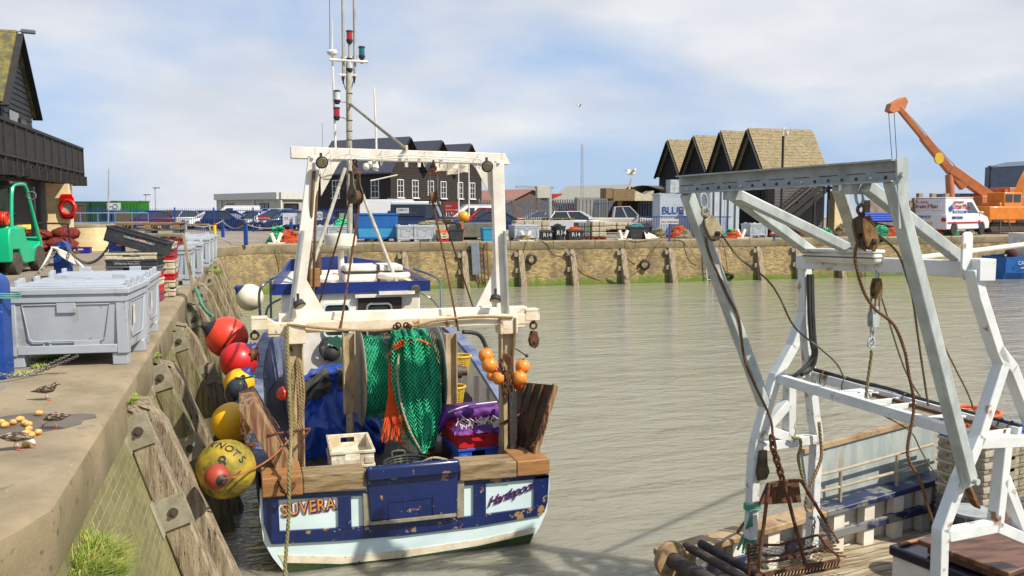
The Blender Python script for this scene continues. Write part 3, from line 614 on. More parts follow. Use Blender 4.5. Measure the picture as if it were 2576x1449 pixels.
# exhaust hose reel and switch box on the back wall
mb = MB(); c = Wp(835, 890, .1); mb.lathe([(.11, -.06), (.12, 0), (.05, .05)], c, -Y_, 18); part('hose_reel', mb, blackr, wh)
mb = MB(); mb.tube(spline([Wp(820, 905, .06), Wp(806, 880, .1), Wp(814, 855, .08), Wp(835, 850, .06)], 6), .025); part('hose', mb, blackr, wh)
yel = mat('hi_vis_yellow', S(205, 235, 40, .7), rough=.8, bump=.4)
mb = MB(); mb.grid(lambda u, v: Wp(858+14*u, 850, .12)+V((.05*math.sin(u*9)*v, .04*math.sin(u*14), -.42*v)), 8, 6); solo('hi_vis_jacket', mb, yel, 'bright yellow jacket hung on the wheelhouse back wall left of the drum', 'jacket')
gcl = mat('green_cloth', S(40, 110, 80, .6), rough=.8)
mb = MB(); mb.prism([(0, 0), (.2, .08), (.3, -.05), (.22, -.12)], Wp(815, 858, .1), X_, Z, -Y_*.05); solo('cloth', mb, gcl, 'folded green cloth hung above the black hose reel', 'cloth')
# roof with navy visor
zr = .44; rx0, rx1 = xl-.1, xr+.1
mb = MB(); mb.add([V(p) for p in ((rx0, WY-.03, zr-.05), (rx1, WY-.03, zr-.05), (rx1-.1, WY+2.2, zr+.1), (rx0+.25, WY+2.2, zr+.1))], [(0, 1, 2, 3)]); rf = part('roof', mb, whitep, wh, smooth=False)
def wallstrip(a, b, h0, h1, t=.04, m_=navy2):
    mb = MB(); a = V(a); b = V(b); d = (b-a); nrm = V((d.y, -d.x, 0)).normalized()*t
    mb.add([a, b, b+Z*h1, a+Z*h0, a+nrm, b+nrm, b+Z*h1+nrm, a+Z*h0+nrm], [(0, 1, 2, 3), (7, 6, 5, 4), (3, 2, 6, 7), (0, 4, 5, 1), (0, 3, 7, 4), (1, 5, 6, 2)]); return part('visor', mb, m_, rf, smooth=False)
bz = Wp(695, 744, .15).z; tz = Wp(695, 716, .15).z
wallstrip((rx0-.04, WY-.04, bz), (rx1+.04, WY-.04, bz), tz-bz, tz-bz, .03)
f0 = gy(728, 652, WY+2.25); f1 = gy(862, 643, WY+2.4); f2 = gy(1000, 664, WY+2.25); 
wallstrip((f0.x, WY+2.25, .44), (f1.x, WY+2.4, .44), f0.z-.44, f1.z-.44); wallstrip((f1.x, WY+2.4, .44), (f2.x, WY+2.25, .44), f1.z-.44, f2.z-.44)
wallstrip((f2.x, WY+2.25, .44), (rx1+.04, WY-.04, bz), f2.z-.44, tz-bz); wallstrip((rx0-.04, WY-.04, bz), (f0.x, WY+2.25, .44), tz-bz, f0.z-.44)
mb = MB(); c = gy(935, 700, WY+.9); mb.bx(c.x-.48, c.x+.48, c.y-.3, c.y+.35, zr, zr+.15); mb.bx(c.x-.47, c.x+.47, c.y-.29, c.y+.34, zr+.155, zr+.27)
lr = solo('life_raft', mb, whitep, 'white life raft canister strapped on the wheelhouse roof', 'life raft', bevel=.035)
mb = MB(); mb.bx(c.x-.485, c.x+.485, c.y-.305, c.y+.355, zr+.146, zr+.16); mb.bx(c.x+.05, c.x+.09, c.y-.31, c.y+.36, zr, zr+.275); part('strap', mb, blackr, lr)
for x, y, k in ((715, 700, 0), (1000, 694, 1)):
    cc = gy(x, y, WY+.5+.2*k); cc.z = zr+.1; cc.x = rx0+.72 if not k else rx1-.42; t_ = thing('lifebuoy', cc, ('lifebuoy with a red band lying left of the life raft on the wheelhouse roof', 'white lifebuoy lettered with red ends right of the life raft')[k], 'lifebuoy', 'lifebuoys on the wheelhouse roof')
    mb = MB(); mb.torus(cc, Z, .24, .055, 28, 12); rg = part('ring', mb, whitep, t_)
    for a0 in (0, 180):
        mb = MB(); mb.tube([cc+V((.24*math.cos(R_(a0+t)), .24*math.sin(R_(a0+t)), 0)) for t in (-24, -12, 0, 12, 24)], .059, 12); part('red_band', mb, mat('red_band', S(196, 44, 40, .7), rough=.5), rg)
# radar, exhaust pipes, mast
radm = mat('cream_radome', S(240, 232, 208, .8), rough=.35)
mb = MB(); c = gy(857, 603, 14.3); mb.lathe([(.14, -.14), (.17, -.11), (.25, -.09), (.26, .05), (.24, .09), (.14, .1), (0, .1)], c, Z, 32, cap=False); rd = part('radome', mb, radm, rf)
mb = MB(); mb.cyl((c.x, c.y, zr), (c.x, c.y, c.z-.13), .05); mb.bx(c.x-.1, c.x+.1, c.y-.1, c.y+.1, c.z-.17, c.z-.13); part('radar_stand', mb, whitep, rd)
exm = mat('sooty_exhaust', S(130, 92, 66, .45), S(70, 54, 44, .4), rough=.8)
mb = MB()
for x, y, yy in ((764, 640, 13.9), (797, 636, 13.9)): c = gy(x, y, yy); mb.cyl((c.x, c.y, -.2), c, .07)
part('exhaust_pipe', mb, exm, wh)
mb = MB(); c = gy(757, 705, 13.0); mb.bx(c.x-.02, c.x+.28, c.y, c.y+.2, c.z-.1, c.z+.16); part('timber_block', mb, capA, wh)
MY = 14.6; Mp = lambda x, y, o=0.0: gy(x, y, MY-o)
mastm = mat('worn_mast_paint', S(206, 200, 182, .7), S(160, 150, 128, .6), sc_=9, rough=.6, spots=(S(110, 96, 78, .5), 14, .62, .05), st=(1, 1, .6))
a = Mp(880, 640); a.z = .4; b = Mp(877, 160); mast = part('mast', MB().tube([a, b], .047, 14), mastm, rf)
mb = MB()
for x in (862, 891):
    mb.tube([Mp(x+2, 195), Mp(x, 0)+Z*.0, Mp(x-1, -160)], .024, 10)
part('twin_pole', mb, mastm, mast)
mb = MB(); mb.tube([Mp(829, 150, .05), Mp(926, 156, .05)], .022); mb.beam(Mp(853, 188), Mp(897, 189), .05, .03); mb.beam(Mp(856, 146, -.03), Mp(897, 143, -.03), .04, .03); part('crossbar', mb, whitep, mast)
def navlamp(x, y, lens, h=.12, r=.048):
    c = Mp(x, y, .02); mb = MB(); mb.lathe([(r, -h/2), (r, h/2)], c, Z, 16); l_ = part('navigation_lamp', mb, lens, mast); mb = MB(); mb.lathe([(r+.008, h/2), (r+.008, h/2+.02), (r*.5, h/2+.03)], c, Z, 16); mb.lathe([(r*.6, -h/2-.07), (r+.006, -h/2-.03), (r+.006, -h/2)], c, Z, 16); part('lamp_cap', mb, blackr, l_)
navlamp(879, 90, redl); navlamp(910, 130, greenl); navlamp(879, 161, clearl, .14); navlamp(848, 241, clearl, .13); navlamp(847, 283, redl)
part('lamp_bracket', MB().tube([Mp(879, 98), Mp(879, 145)], .02), mastm, mast); mb = MB(); mb.tube(spline([Mp(848, 255), Mp(860, 256), Mp(878, 258)], 3), .01, 6); mb.tube(spline([Mp(847, 291), Mp(862, 296), Mp(874, 303), Mp(878, 330)], 4), .01, 6); part('lamp_bracket', MB().beam(Mp(911, 140), Mp(910, 160), .05, .03, up=Y_), mastm, mast); part('lamp_bracket', mb, mastm, mast)
mb = MB(); mb.tube([Mp(845, 400), Mp(840, 250), Mp(836, 140)], [.02, .018, .015]); mb.tube([Mp(836, 140), Mp(835, 50)], [.012, .008]); mb.tube([Mp(948, 430), Mp(946, 340), Mp(941, 220)], [.022, .018, .012]); part('aerial', mb, whitep, mast)
mb = MB(); mb.lathe([(.03, -.06), (.08, -.03), (.09, 0), (.06, .035), (0, .04)], Mp(836, 131), Z, 20); part('gps_dome', mb, whitep, mast)
mb = MB(); mb.tube([Mp(830, 125), Mp(829, 0), Mp(829, -60)], .005, 5); mb.tube(spline([Mp(863, 197), Mp(866, 215), Mp(874, 232)], 5), .008, 5); mb.tube(spline([Mp(891, 197), Mp(886, 215), Mp(882, 240), Mp(883, 300), Mp(880, 420), Mp(882, 620)], 5), .008, 5)
for x in (863, 891): mb.lathe([(.004, -.12), (.03, 0)], Mp(x, 193), Z, 10)
for y in (235, 262, 303, 330, 352): mb.torus(Mp(879, y), Z, .05, .006, 14, 5)
part('mast_wiring', mb, blackr, mast)
mb = MB(); c1 = Mp(868, 424, .1); b1 = gy(768, 655, WY+.3); b1.z = .44; mb.tube([c1, b1], .03); c2 = Mp(912, 489, .1); b2 = gy(998, 680, WY+.4); b2.z = .44; mb.tube([c2, b2], .028); part('mast_leg', mb, mastm, mast)
ropething('spring like grey stay from the mast down to the white portal beam', [Mp(881, 262), gy(950, 318, 12.4), G(1021, 375, -.05)], .022, plate, 'stay', 'mast_stay', pitch=.3)
mb = MB(); mb.tube([Mp(932, 455, .1), Mp(1000, 440, .1)], .012, 6); part('crossbar', mb, whitep, mast)
for k, (x, y) in enumerate(((921, 419), (932, 412), (945, 420))):
    mb = MB(); mb.lathe([(.02, -.06), (.05, -.03), (.055, .01), (.03, .05), (0, .055)], Mp(x, y, .3), (.5*(k-1), -.2, 1), 14); part('deck_speaker', mb, whitep, mast)
mb = MB(); mb.lathe([(.09, 0), (.06, -.12), (.0, -.25)], Mp(862, 440, .25), Z, 12, cap=False); solo('landing_net', mb, mat('black_netting', S(50, 50, 50, .6), alpha=.5), 'small black hoop net hanging beside the mast', 'net', wire=.006)
# stainless hoops either side of the wheelhouse
rail = mat('stainless_rail', S(170, 178, 190, .6), S(120, 126, 140, .5), rough=.3, metal=.7)
mb = MB(); mb.tube(spline([gy(655, 800, 13.6), gy(652, 740, 13.6), gy(664, 715, 13.6), gy(700, 692, 14)], 6), .02); mb.tube(spline([gy(668, 800, 13.6), gy(676, 770, 13.6), gy(705, 752, 14)], 6), .018); mb.tube([gy(682, 800, 13.6), gy(680, 700, 13.6)], .018); part('grab_rail', mb, rail, wh)
mb = MB(); mb.tube(spline([gy(1040, 676, 14.4), gy(1075, 688, 14.2), gy(1105, 705, 14), gy(1109, 730, 13.8), gy(1110, 785, 13.6)], 6), .02); mb.tube(spline([gy(1056, 735, 14), gy(1085, 752, 14), gy(1105, 775, 13.8)], 6), .014); mb.tube([gy(1108, 785, 13.6), V((gy(1108, 785, 13.6).x, 13.6, -1.2))], .02); part('grab_rail', mb, rail, wh)
# ============================================================= THINGS ON AND AROUND THE MIDDLE BOAT
def netgrid(fn, nu, nv, mb=None):
    mb = mb or MB(); idx = {}; vs = []
    for j in range(nv+1):
        for i in range(nu+1):
            if (i+j) % 2 == 0: idx[(i, j)] = len(vs); vs.append(fn(i/nu, j/nv))
    fs = []
    for j in range(1, nv):
        for i in range(1, nu):
            if (i+j) % 2: fs.append((idx[(i-1, j)], idx[(i, j-1)], idx[(i+1, j)], idx[(i, j+1)]))
    return mb.add(vs, fs)
def nz(x, y, z, s=1): return noise.noise(V((x*s, y*s, z*s)))
gnet = mat('green_net_twine', S(36, 206, 150, 1), S(100, 220, 170, 1), sc_=9, rough=.8); gnetd = mat('green_net_mass', S(22, 160, 116, .8), S(12, 110, 84, .66), sc_=8, amt=1, rough=.9, bump=1, bs=60, spots=(S(40, 170, 120, .6), 40, .56, .06), bd=.03)
tnet = mat('tan_net_twine', S(206, 190, 160, .7), S(150, 140, 110, .6), sc_=12, rough=.9); onet = mat('orange_net_twine', S(240, 96, 34, .85), S(214, 70, 24, .75), sc_=9, rough=.85)
tnetd = mat('tan_net_mass', S(170, 158, 128, .6), S(100, 96, 74, .5), sc_=30, amt=1, rough=.95, bump=1, bs=70, bd=.03)
Lx = [(845, 990, 1080), (880, 982, 1095), (950, 984, 1108), (1020, 998, 1112), (1080, 1016, 1107), (1120, 1038, 1094), (1141, 1060, 1068)]
def lerpL(y):
    for a, b in zip(Lx[:-1], Lx[1:]):
        if y <= b[0]: t = (y-a[0])/(b[0]-a[0]); return a[1]+(b[1]-a[1])*t, a[2]+(b[2]-a[2])*t
    return Lx[-1][1:]
def drape(o):
    def f(u, v):
        y = 845+296*v; l, r = lerpL(y); l += o*0; Yp = DY-.56-.25*v-.2*math.sin(math.pi*u)-.1*nz(u*6, v*3, o)-.03*math.sin(u*38+v*3)+o
        return gy(l+(r-l)*u+4*nz(u*3, v*9, 3), y+6*nz(u*4, 2, o)*(1-v), Yp)
    return f
def back_(u, v):
    p = drape(0)(u, v); return V((p.x, p.y+.25+.12*math.sin(math.pi*u), p.z))
mb = MB(); mb.grid(lambda u, v: drape(.02)(u, v), 26, 30); mb.grid(lambda u, v: back_(1-u, v), 10, 20)
def topf(u, v): a = drape(0)(u, 0); return V((a.x, a.y+.75*v, a.z+.1*math.sin(math.pi*v)*1.0-.02+.03*nz(u*5, v*5, 1)))
mb.grid(topf, 18, 8)
nt_ = thing('trawl_net', gz(1050, 1140, -1.5), 'green trawl net with orange strands draped over the drum on the deck', 'fishing net')
part('net_mass', mb, gnetd, nt_)
part('netting', netgrid(drape(-.03), 26, 52), gnet, nt_, wire=.011, smooth=False)
part('netting', netgrid(topf, 30, 24), gnet, nt_, wire=.0045, smooth=False)
def drumf(r, y0, y1, a0=-100, a1=190):
    def f(u, v):
        c = ac.lerp(bc, y0+(y1-y0)*u); a = R_(a0+(a1-a0)*v); rr = r+.035*nz(u*6, v*9, r*9)+.02*math.sin(v*50+u*4)
        return c+V((0, -math.cos(a)*rr, math.sin(a)*rr))
    return f
mb = MB(); mb.grid(drumf(.47, .02, .98, -180, 180), 20, 40); part('wound_net', mb, gnetd, nt_)
part('netting', netgrid(drumf(.53, .03, .3), 14, 64), gnet, nt_, wire=.008, smooth=False)
part('netting', netgrid(drumf(.55, .28, .48), 12, 64), tnet, nt_, wire=.009, smooth=False)
part('netting', netgrid(drumf(.55, .78, .96), 10, 64), tnet, nt_, wire=.009, smooth=False)
mb = MB()
for k in range(46):
    u = random.random(); x0 = 980+16*u; x1 = 960+58*random.random(); mb.tube(spline([gy(x0, 900+40*random.random(), DY-.62), gy(x0-2+6*u, 980, DY-.72), gy((x0+x1)/2+8*(random.random()-.5), 1040, DY-.75), gy(x1+10*(random.random()-.5), 1085+30*random.random(), DY-.78-.1*u)], 4), .006, 4)
part('orange_strands', mb, onet, nt_)
mb = MB()
for k in range(20): mb.torus(gy(990+95*k/19, 868-14*math.sin(k/19*3.1)+3*random.random(), DY-.72), (1, random.random(), random.random()), .022, .007, 8, 4)
mb.rope([gy(972, 900, DY-.62), gy(985, 885, DY-.68), gy(1020, 866, DY-.76), gy(1050, 855, DY-.76), gy(1085, 868, DY-.72)], .012)
part('head_rope', mb, onet, nt_)
mb = MB(); mb.rope([gy(1004, 890, DY-.74), gy(1000, 940, DY-.82), gy(1008, 1010, DY-.88), gy(1030, 1080, DY-.98), gy(1060, 1135, DY-1.02)], .014, pitch=.16); part('selvedge_rope', mb, tnet, nt_)
mb = MB(); part('loose_netting', netgrid(lambda u, v: gy(1000+30*u+6*nz(u*3, v*5, 8), 1040+95*v, DY-.8-.1*nz(u*4, v*4, 2)), 14, 40, mb), mat('mixed_net_twine', S(190, 150, 80, .7), S(220, 96, 40, .7), sc_=5, amt=1), nt_, wire=.004, smooth=False)
# tarpaulin
tarpm = mat('blue_tarpaulin', S(44, 92, 196, .75), S(28, 66, 156, .7), sc_=3, amt=.9, rough=.45, bump=.4, bs=9, spots=(S(150, 170, 205, .7), 8, .66, .15), bd=.04)
meshm = mat('grey_mesh_panel', S(112, 106, 98, .55), S(90, 86, 80, .5), sc_=60, rough=.8, bump=.6, bs=160)
def tarp(u, v):
    x = .66+1.15*u; 
    prof = [(0, -1.75), (.12, -1.35), (.3, -1.02), (.45, -.76+.1*math.sin(u*3.1)), (.7, -.62), (1, -.7)]
    for (a, za), (b, zb) in zip(prof[:-1], prof[1:]):
        if v <= b: z = za+(zb-za)*(v-a)/(b-a); break
    ed_ = math.sin(math.pi*min(1, max(0, u)))**.35
    y = 11.75+1.3*v**1.4+.10*math.sin(u*9+v*2)*(1-v)*.5+.16*nz(u*4, v*5, 1)-.2*abs(nz(u*3+v*6, v*4-u*4, 5))+.08*abs(nz(u*7-v*9, v*11+u*5, 2))
    sag_ = -.12*math.exp(-((u-.55)/.25)**2)*0
    return V((x+.06*nz(u*3, v*6, 9), y, -1.75+(z+1.75)*(.55+.45*ed_)*(1-.35*max(0, u-.6)/.4)+.05*nz(u*7, v*7, 3)-.12*abs(nz(u*4+v*4, v*7-u*3, 7))+sag_))
mb = MB(); mb.grid(tarp, 60, 50); tp = solo('tarpaulin', mb, tarpm, 'crumpled blue tarpaulin with grey mesh panels covering gear on the deck', 'tarpaulin')
mb = MB(); mb.grid(lambda u, v: tarp(.06+.34*u, .34+.28*v)+V((0, -.025, .012)), 14, 12); part('mesh_panel', mb, meshm, tp)
mb = MB(); mb.grid(lambda u, v: tarp(.5+.22*u, .36+.26*v)+V((0, -.025, .012)), 14, 12); part('mesh_panel', mb, meshm, tp)
# crates
whitec = mat('dirty_white_plastic', S(240, 230, 208, .8), S(206, 186, 150, .7), sc_=7, amt=.8, rough=.5, spots=(S(150, 128, 96, .5), 18, .64, .04))
redc = mat('red_plastic', S(222, 36, 40, .75), S(190, 36, 40, .7), sc_=6, rough=.45, spots=(S(226, 150, 140, .7), 22, .7, .03))
bluec = mat('blue_plastic', S(44, 92, 196, .75), S(70, 120, 205, .75), sc_=6, rough=.45)
navc = mat('violet_blue_plastic', S(44, 40, 176, .75), S(34, 34, 140, .7), sc_=6, rough=.5)
greyc = mat('grey_plastic', S(120, 122, 124, .6), S(96, 98, 100, .55), sc_=6, rough=.55)
blackc = mat('black_plastic', S(52, 54, 58, .6), S(76, 78, 80, .6), sc_=6, rough=.5, spots=(S(130, 128, 122, .5), 25, .68, .05))
maroonc = mat('maroon_plastic', S(168, 60, 92, .65), S(140, 50, 76, .6), sc_=6, rough=.5)
creamc = mat('cream_plastic', S(232, 222, 190, .75), S(190, 176, 140, .65), sc_=8, rough=.55, spots=(S(140, 116, 84, .5), 20, .66, .04))
def crate_mb(w_, d_, h_, t=.018):
    mb = MB(); x, y = w_/2, d_/2; mb.bx(-x+.01, x-.01, -y+.01, y-.01, 0, t)
    for sg in (-1, 1):
        mb.bx(sg*x-sg*t, sg*x, -y, y, .004, h_)
        yy = (sg*y-sg*t, sg*y); hw = w_*.17
        mb.bx(-x+t, -hw, *yy, .004, h_); mb.bx(hw, x-t, *yy, .004, h_); mb.bx(-hw, hw, *yy, .004, h_*.42); mb.bx(-hw, hw, *yy, h_*.78, h_)
        mb.bx(-x-.012, x+.012, sg*y-.004, sg*y+sg*.014, h_-.03, h_+.003); mb.bx(sg*x-.004, sg*x+sg*.014, -y-.012, y+.012, h_-.03, h_+.003)
        mb.bx(-x, -x+w_*.22, sg*y, sg*y+sg*.008, h_*.1, h_*.55); mb.bx(x-w_*.22, x, sg*y, sg*y+sg*.008, h_*.1, h_*.55)
    return mb
def crate(loc, rz, m_, lab, dims=(.46, .76, .2), grp=None, nm='fish_crate', cat='crate'):
    o = mk(nm, crate_mb(*dims), m_, bevel=.005); o.location = loc; o.rotation_euler = (0, 0, rz); tag(o, lab, cat, grp); return o
g0 = gz(891, 1133, -1.12); bx_ = g0.x; by_ = g0.y+.42; a_ = R_(-2)
for k, (m_, lab) in enumerate(((creamc, 'bottom fish crate of the white stack behind the stern rail'), (navc, 'violet blue fish crate under the two white ones on deck'), (whitec, 'dirty white fish crate, second from top on the deck'), (whitec, 'empty dirty white fish crate on top of its stack on the deck'))):
    crate((bx_, by_, -1.8+.165*k), a_, m_, lab, grp='fish crates stacked on the deck', dims=(.48, .78, .17))
g0 = gz(1211, 1093, -1.13)
for k, (m_, lab) in enumerate(((redc, 'bottom red fish crate under the purple sacks'), (redc, 'second red fish crate from the deck, below the blue one'), (bluec, 'blue fish crate between two red ones under the purple sacks'), (redc, 'top red fish crate with purple sacks lying on it'))):
    crate((g0.x-.05, g0.y+.42, -1.8+.165*k), R_(3), m_, lab, grp='red and blue crates at the right of the deck', dims=(.5, .78, .17))
purp = mat('purple_woven_sack', S(110, 40, 150, .75), S(70, 24, 100, .7), sc_=8, amt=.9, rough=.6, bump=.6, bs=50, spots=(S(180, 60, 90, .7), 30, .6, .05))
c0 = V((g0.x-.05, g0.y+.2, -1.12))
mb = MB(); mb.grid(lambda u, v: c0+V((-.3+.62*u+.05*nz(u*5, v*5, 1), -.28+.3*v*(1+.2*math.sin(u*6)), .03+.12*math.sin(math.pi*v)*(.6+.4*math.sin(u*11))*math.sin(math.pi*min(1, .1+u)) + .04*nz(u*9, v*9, 2))), 40, 20); sk = solo('sack_bundle', mb, purp, 'purple and red net sacks lying on the top red crate', 'sacks')
mb = MB()
for k in range(46):
    p = c0+V((-.22+.5*random.random(), -.26+.25*random.random(), .1+.08*random.random())); mb.tube([p, p+V((.04*random.uniform(-1, 1), -.03, .03)), p+V((.07*random.uniform(-1, 1), -.05, -.02))], .004, 4)
part('tie_string', mb, whitep, sk)
mb = MB(); mb.grid(lambda u, v: V((g0.x-.42+.8*u, g0.y+.55, -1.12))+V((0, .3*v-.12*math.sin(v*6), .02+.2*math.sin(math.pi*v)+.04*nz(u*6, v*4, 4)-.5*max(0, .12-u)*3)), 30, 16); s2_ = solo('sack_roll', mb, purp, 'rolled purple sacking with a white cord behind the red crate stack', 'sacks')
mb = MB(); mb.tube(spline([V((g0.x-.3, g0.y+.5, -.95)), V((g0.x-.05, g0.y+.5, -.88)), V((g0.x+.35, g0.y+.52, -.86))], 5), .008); part('cord', mb, whitep, s2_)
# black basket with grey handles
bc_ = gz(1026, 1162, -1.28); prof = [(.19, -.26), (.27, -.02), (.285, -.01), (.285, .015), (.262, .015), (.25, -.03), (.17, -.24), (.0, -.24)]
def basket(c, r, h, m_, lab, hm=None, nm='basket'):
    t_ = thing(nm, (c[0], c[1], c[2]-h), lab, 'basket'); k = r/.27
    mb = MB(); n = 40
    for j in range(9):
        for i in range(n):
            if i % 2 == 0: continue
            a = 2*math.pi*i/n; z0 = -h+h*j/9; rr = lambda z: r*(.74+.26*(z+h)/h)
            p = V((c[0]+math.cos(a)*rr(z0), c[1]+math.sin(a)*rr(z0), c[2]+z0)); q = V((c[0]+math.cos(a)*rr(z0+h/9), c[1]+math.sin(a)*rr(z0+h/9), c[2]+z0+h/9)); mb.beam(p, q, .026*k, .008)
    for j in range(10): z0 = -h+h*j/9; mb.torus((c[0], c[1], c[2]+z0), Z, r*(.74+.26*j/9), .006, 30, 5)
    mb.lathe([(r*.74, 0), (0, .001)], (c[0], c[1], c[2]-h+.01), Z, 30, cap=False)
    part('wall', mb, m_, t_)
    mb = MB(); mb.torus((c[0], c[1], c[2]), Z, r*1.02, .016, 36, 8); part('rim', mb, m_, t_)
    if hm:
        for sg in (-1, 1):
            p = V((c[0]+sg*r*.25, c[1]-sg*r*1.02, c[2])); mb = MB(); mb.tube(spline([p+V((-.07, 0, 0)), p+V((-.065, 0, .06)), p+V((.065, 0, .06)), p+V((.07, 0, 0))], 4), .011); part('handle', mb, hm, t_)
    return t_
basket((bc_.x, bc_.y, bc_.z), .26, .26, blackc, 'round black perforated basket with grey handles by the stern gate', greyc)
yelc = mat('yellow_plastic', S(230, 190, 50, .75), S(200, 160, 40, .7), rough=.5)
for x, y, d_, lab in ((1156, 895, 13.2, 'yellow basket standing highest behind the right drum post'), (1141, 972, 12.8, 'yellow basket on the deck behind the lower right drum post')):
    p = gd(x, y, d_); basket((p.x, p.y, p.z), .17, .28, yelc, lab)
mb = MB(); mb.rope([bc_+V((.12, -.2, .04)), bc_+V((.25, -.26, .1)), bc_+V((.42, -.24, .05)), bc_+V((.45, -.1, 0))], .014); solo('rope', mb, tnet, 'short pale rope end curling over the black basket rim', 'rope')
box = gz(1105, 1132, -1.4); mb = MB(); mb.bx(box.x-.2, box.x+.22, box.y-.1, box.y+.4, -1.42, -1.395); mb.bx(box.x-.19, box.x+.21, box.y-.08, box.y+.38, -1.8, -1.42); solo('wooden_box', mb, browns, 'low brown box with a plank top beside the hanging net tip', 'box')
mb = MB()
for k in range(60):
    p = gz(985+random.random()*30, 1152+20*random.random(), -1.62); mb.tube(spline([p, p+V((random.uniform(-.12, .12), random.uniform(-.1, .1), random.uniform(0, .08))), p+V((random.uniform(-.14, .14), random.uniform(-.1, .1), random.uniform(-.03, .05)))], 4), .007, 4)
solo('rope_heap', mb, ropeg, 'tangled heap of old rope between the white crates and black basket', 'rope')
# trawl doors
doorw = mat('old_door_timber', S(196, 160, 116, .62), S(150, 92, 70, .52), sc_=4, amt=1, rough=.85, bump=.8, bs=16, st=(8, 2, .6), spots=(S(120, 130, 70, .5), 6, .6, .08))
doord = mat('dark_door_timber', S(90, 66, 44, .45), S(64, 54, 34, .42), sc_=4, amt=1, rough=.5, bump=.8, bs=16, st=(1, 1, 3), coat=.2)
def slab(nm, a, b, c, d, th, m_, lab):
    t_ = thing(nm, min((a, b, c, d), key=lambda p: p.z), lab, 'trawl door', 'wooden trawl doors on the stern'); n = (b-a).cross(d-a).normalized()*th; mb = MB()
    mb.add([a, b, c, d, a+n, b+n, c+n, d+n], [(0, 1, 2, 3), (7, 6, 5, 4), (0, 4, 5, 1), (1, 5, 6, 2), (2, 6, 7, 3), (3, 7, 4, 0)]); part('board', mb, m_, t_, bevel=.01, smooth=False)
    return t_, n
a = gy(600, 1033, 9.55); b = gy(703, 1196, 9.5); n = V((0, .75, .05)); e_ = (gy(640, 1014, 9.55)-a)
mb = MB(); dl = thing('trawl_door', b, 'narrow edge of a striped old trawl door leaning over the left rail', 'trawl door', 'wooden trawl doors on the stern')
vs = [a, a+e_, b+e_, b]; mb.add(vs+[p+n for p in vs], [(0, 1, 2, 3), (7, 6, 5, 4), (0, 4, 5, 1), (1, 5, 6, 2), (2, 6, 7, 3), (3, 7, 4, 0)]); part('board', mb, doorw, dl, bevel=.01, smooth=False)
mb = MB(); q = a.lerp(b, .45)+e_*.7; mb.cyl(q+V((0, -.01, 0)), q+V((.45, .05, .02)), .014); mb.cyl(q+V((.06, -.01, -.45)), q+V((.45, .05, .02)), .014); part('towing_bracket', mb, rust, dl)
tA = gy(1300, 960, 10.25); tB = gy(1392, 968, 9.5); tC = gy(1337, 1148, 9.45); tD = gy(1277, 1138, 10.1)
dr, n = slab('trawl_door', tA, tD, tC, tB, -.05, doord, 'dark planked trawl door with steel straps leaning on the right rail')
mb = MB(); mb.beam(tB+V((.03, 0, .0)), tC+V((.03, 0, 0)), .06, .09, up=Y_); part('edge_timber', mb, doorw, dr, bevel=.008)
for f in (.28, .5, .74):
    mb = MB(); mb.beam(tA.lerp(tB, f)-n*.6*0+V((0, -.012, 0)), tD.lerp(tC, f)+V((0, -.012, 0)), .05, .012, up=Y_); part('strap', mb, rust, dr)
for f in (.3, .5, .7, .85): mb = MB(); mb.beam(tA.lerp(tD, f)+V((0, -.008, 0)), tB.lerp(tC, f)+V((0, -.008, 0)), .012, .006, up=Y_); part('plank_gap', mb, blackr, dr)
mb = MB(); q = tA.lerp(tC, .42); mb.cyl(q+V((0, -.03, 0)), q+V((-.32, -.12, -.1)), .014); part('towing_bracket', mb, rust, dr)
# chains and ropes on the posts
def chainthing(lab, pts, ln, r, grp=None, m_=None):
    return solo('chain', MB().chain(pts, ln, r), m_ or rust, lab, 'chain', grp)
chainthing('long rusty chain hanging down the right gallows post', [G(1283, 905, .14), G(1287, 960, .16), G(1284, 1060, .16), G(1288, 1150, .16)], .07, .011)
chainthing('short rusty chain loop bunched on the right gallows post', [G(1258, 905, .12), G(1262, 940, .15), G(1270, 1000, .16), G(1274, 955, .17), G(1268, 920, .16)], .06, .01)
chainthing('rusty chain hanging off the outer edge of the dark trawl door', [gy(1378, 1020, 9.4), gy(1372, 1070, 9.38), gy(1355, 1105, 9.38), gy(1335, 1125, 9.4)], .05, .008)
chainthing('rusty chain drooping from the left trawl door over the yellow buoy', [gy(608, 1055, 9.3), gy(612, 1090, 9.25), gy(622, 1118, 9.25), gy(650, 1120, 9.4)], .07, .011)
chainthing('rusty chain looped below the left door against the rail cap', [gy(688, 1190, 9.3), gy(706, 1228, 9.1), gy(722, 1243, 9.08), gy(738, 1225, 9.1), gy(745, 1195, 9.3)], .05, .009)
mb = MB(); mb.beam(G(1288, 985, .15), G(1290, 1130, .15), .09, .07, up=Y_); solo('rubber_strip', mb, blackr, 'black rubber strip tied to the right gallows post', 'rubber')
mb = MB()
for k in range(5): mb.rope([G(1265, 888+3*k, .13), G(1285, 900+k*8, .18), G(1290-k*3, 935, .17), G(1275, 950+6*k, .15), G(1262, 925, .13), G(1268, 892, .15)], .011)
solo('rope_coil', mb, wirer, 'knotted brown rope wrapped with chain around the right post', 'rope')
ropething('tan rope running down the outer side of the right post', [G(1296, 800, .12), G(1296, 850, .12), G(1291, 900, .12)], .014, ropeb)
mb = MB()
for k in range(3):
    x0 = 736+k*4; mb.rope([G(748, 903, .13), G(x0+12, 915, .2+.01*k), G(x0+14+k*3, 985, .24), G(x0+18-k*2, 1050+9*k, .22), G(x0+4, 1088-4*k, .22), G(x0-9+k, 1020, .2), G(x0-3, 950, .2), G(747, 905, .14)], .017)
solo('rope_coil', mb, ropeb, 'thick tan rope coil hanging on the left gallows post', 'rope')
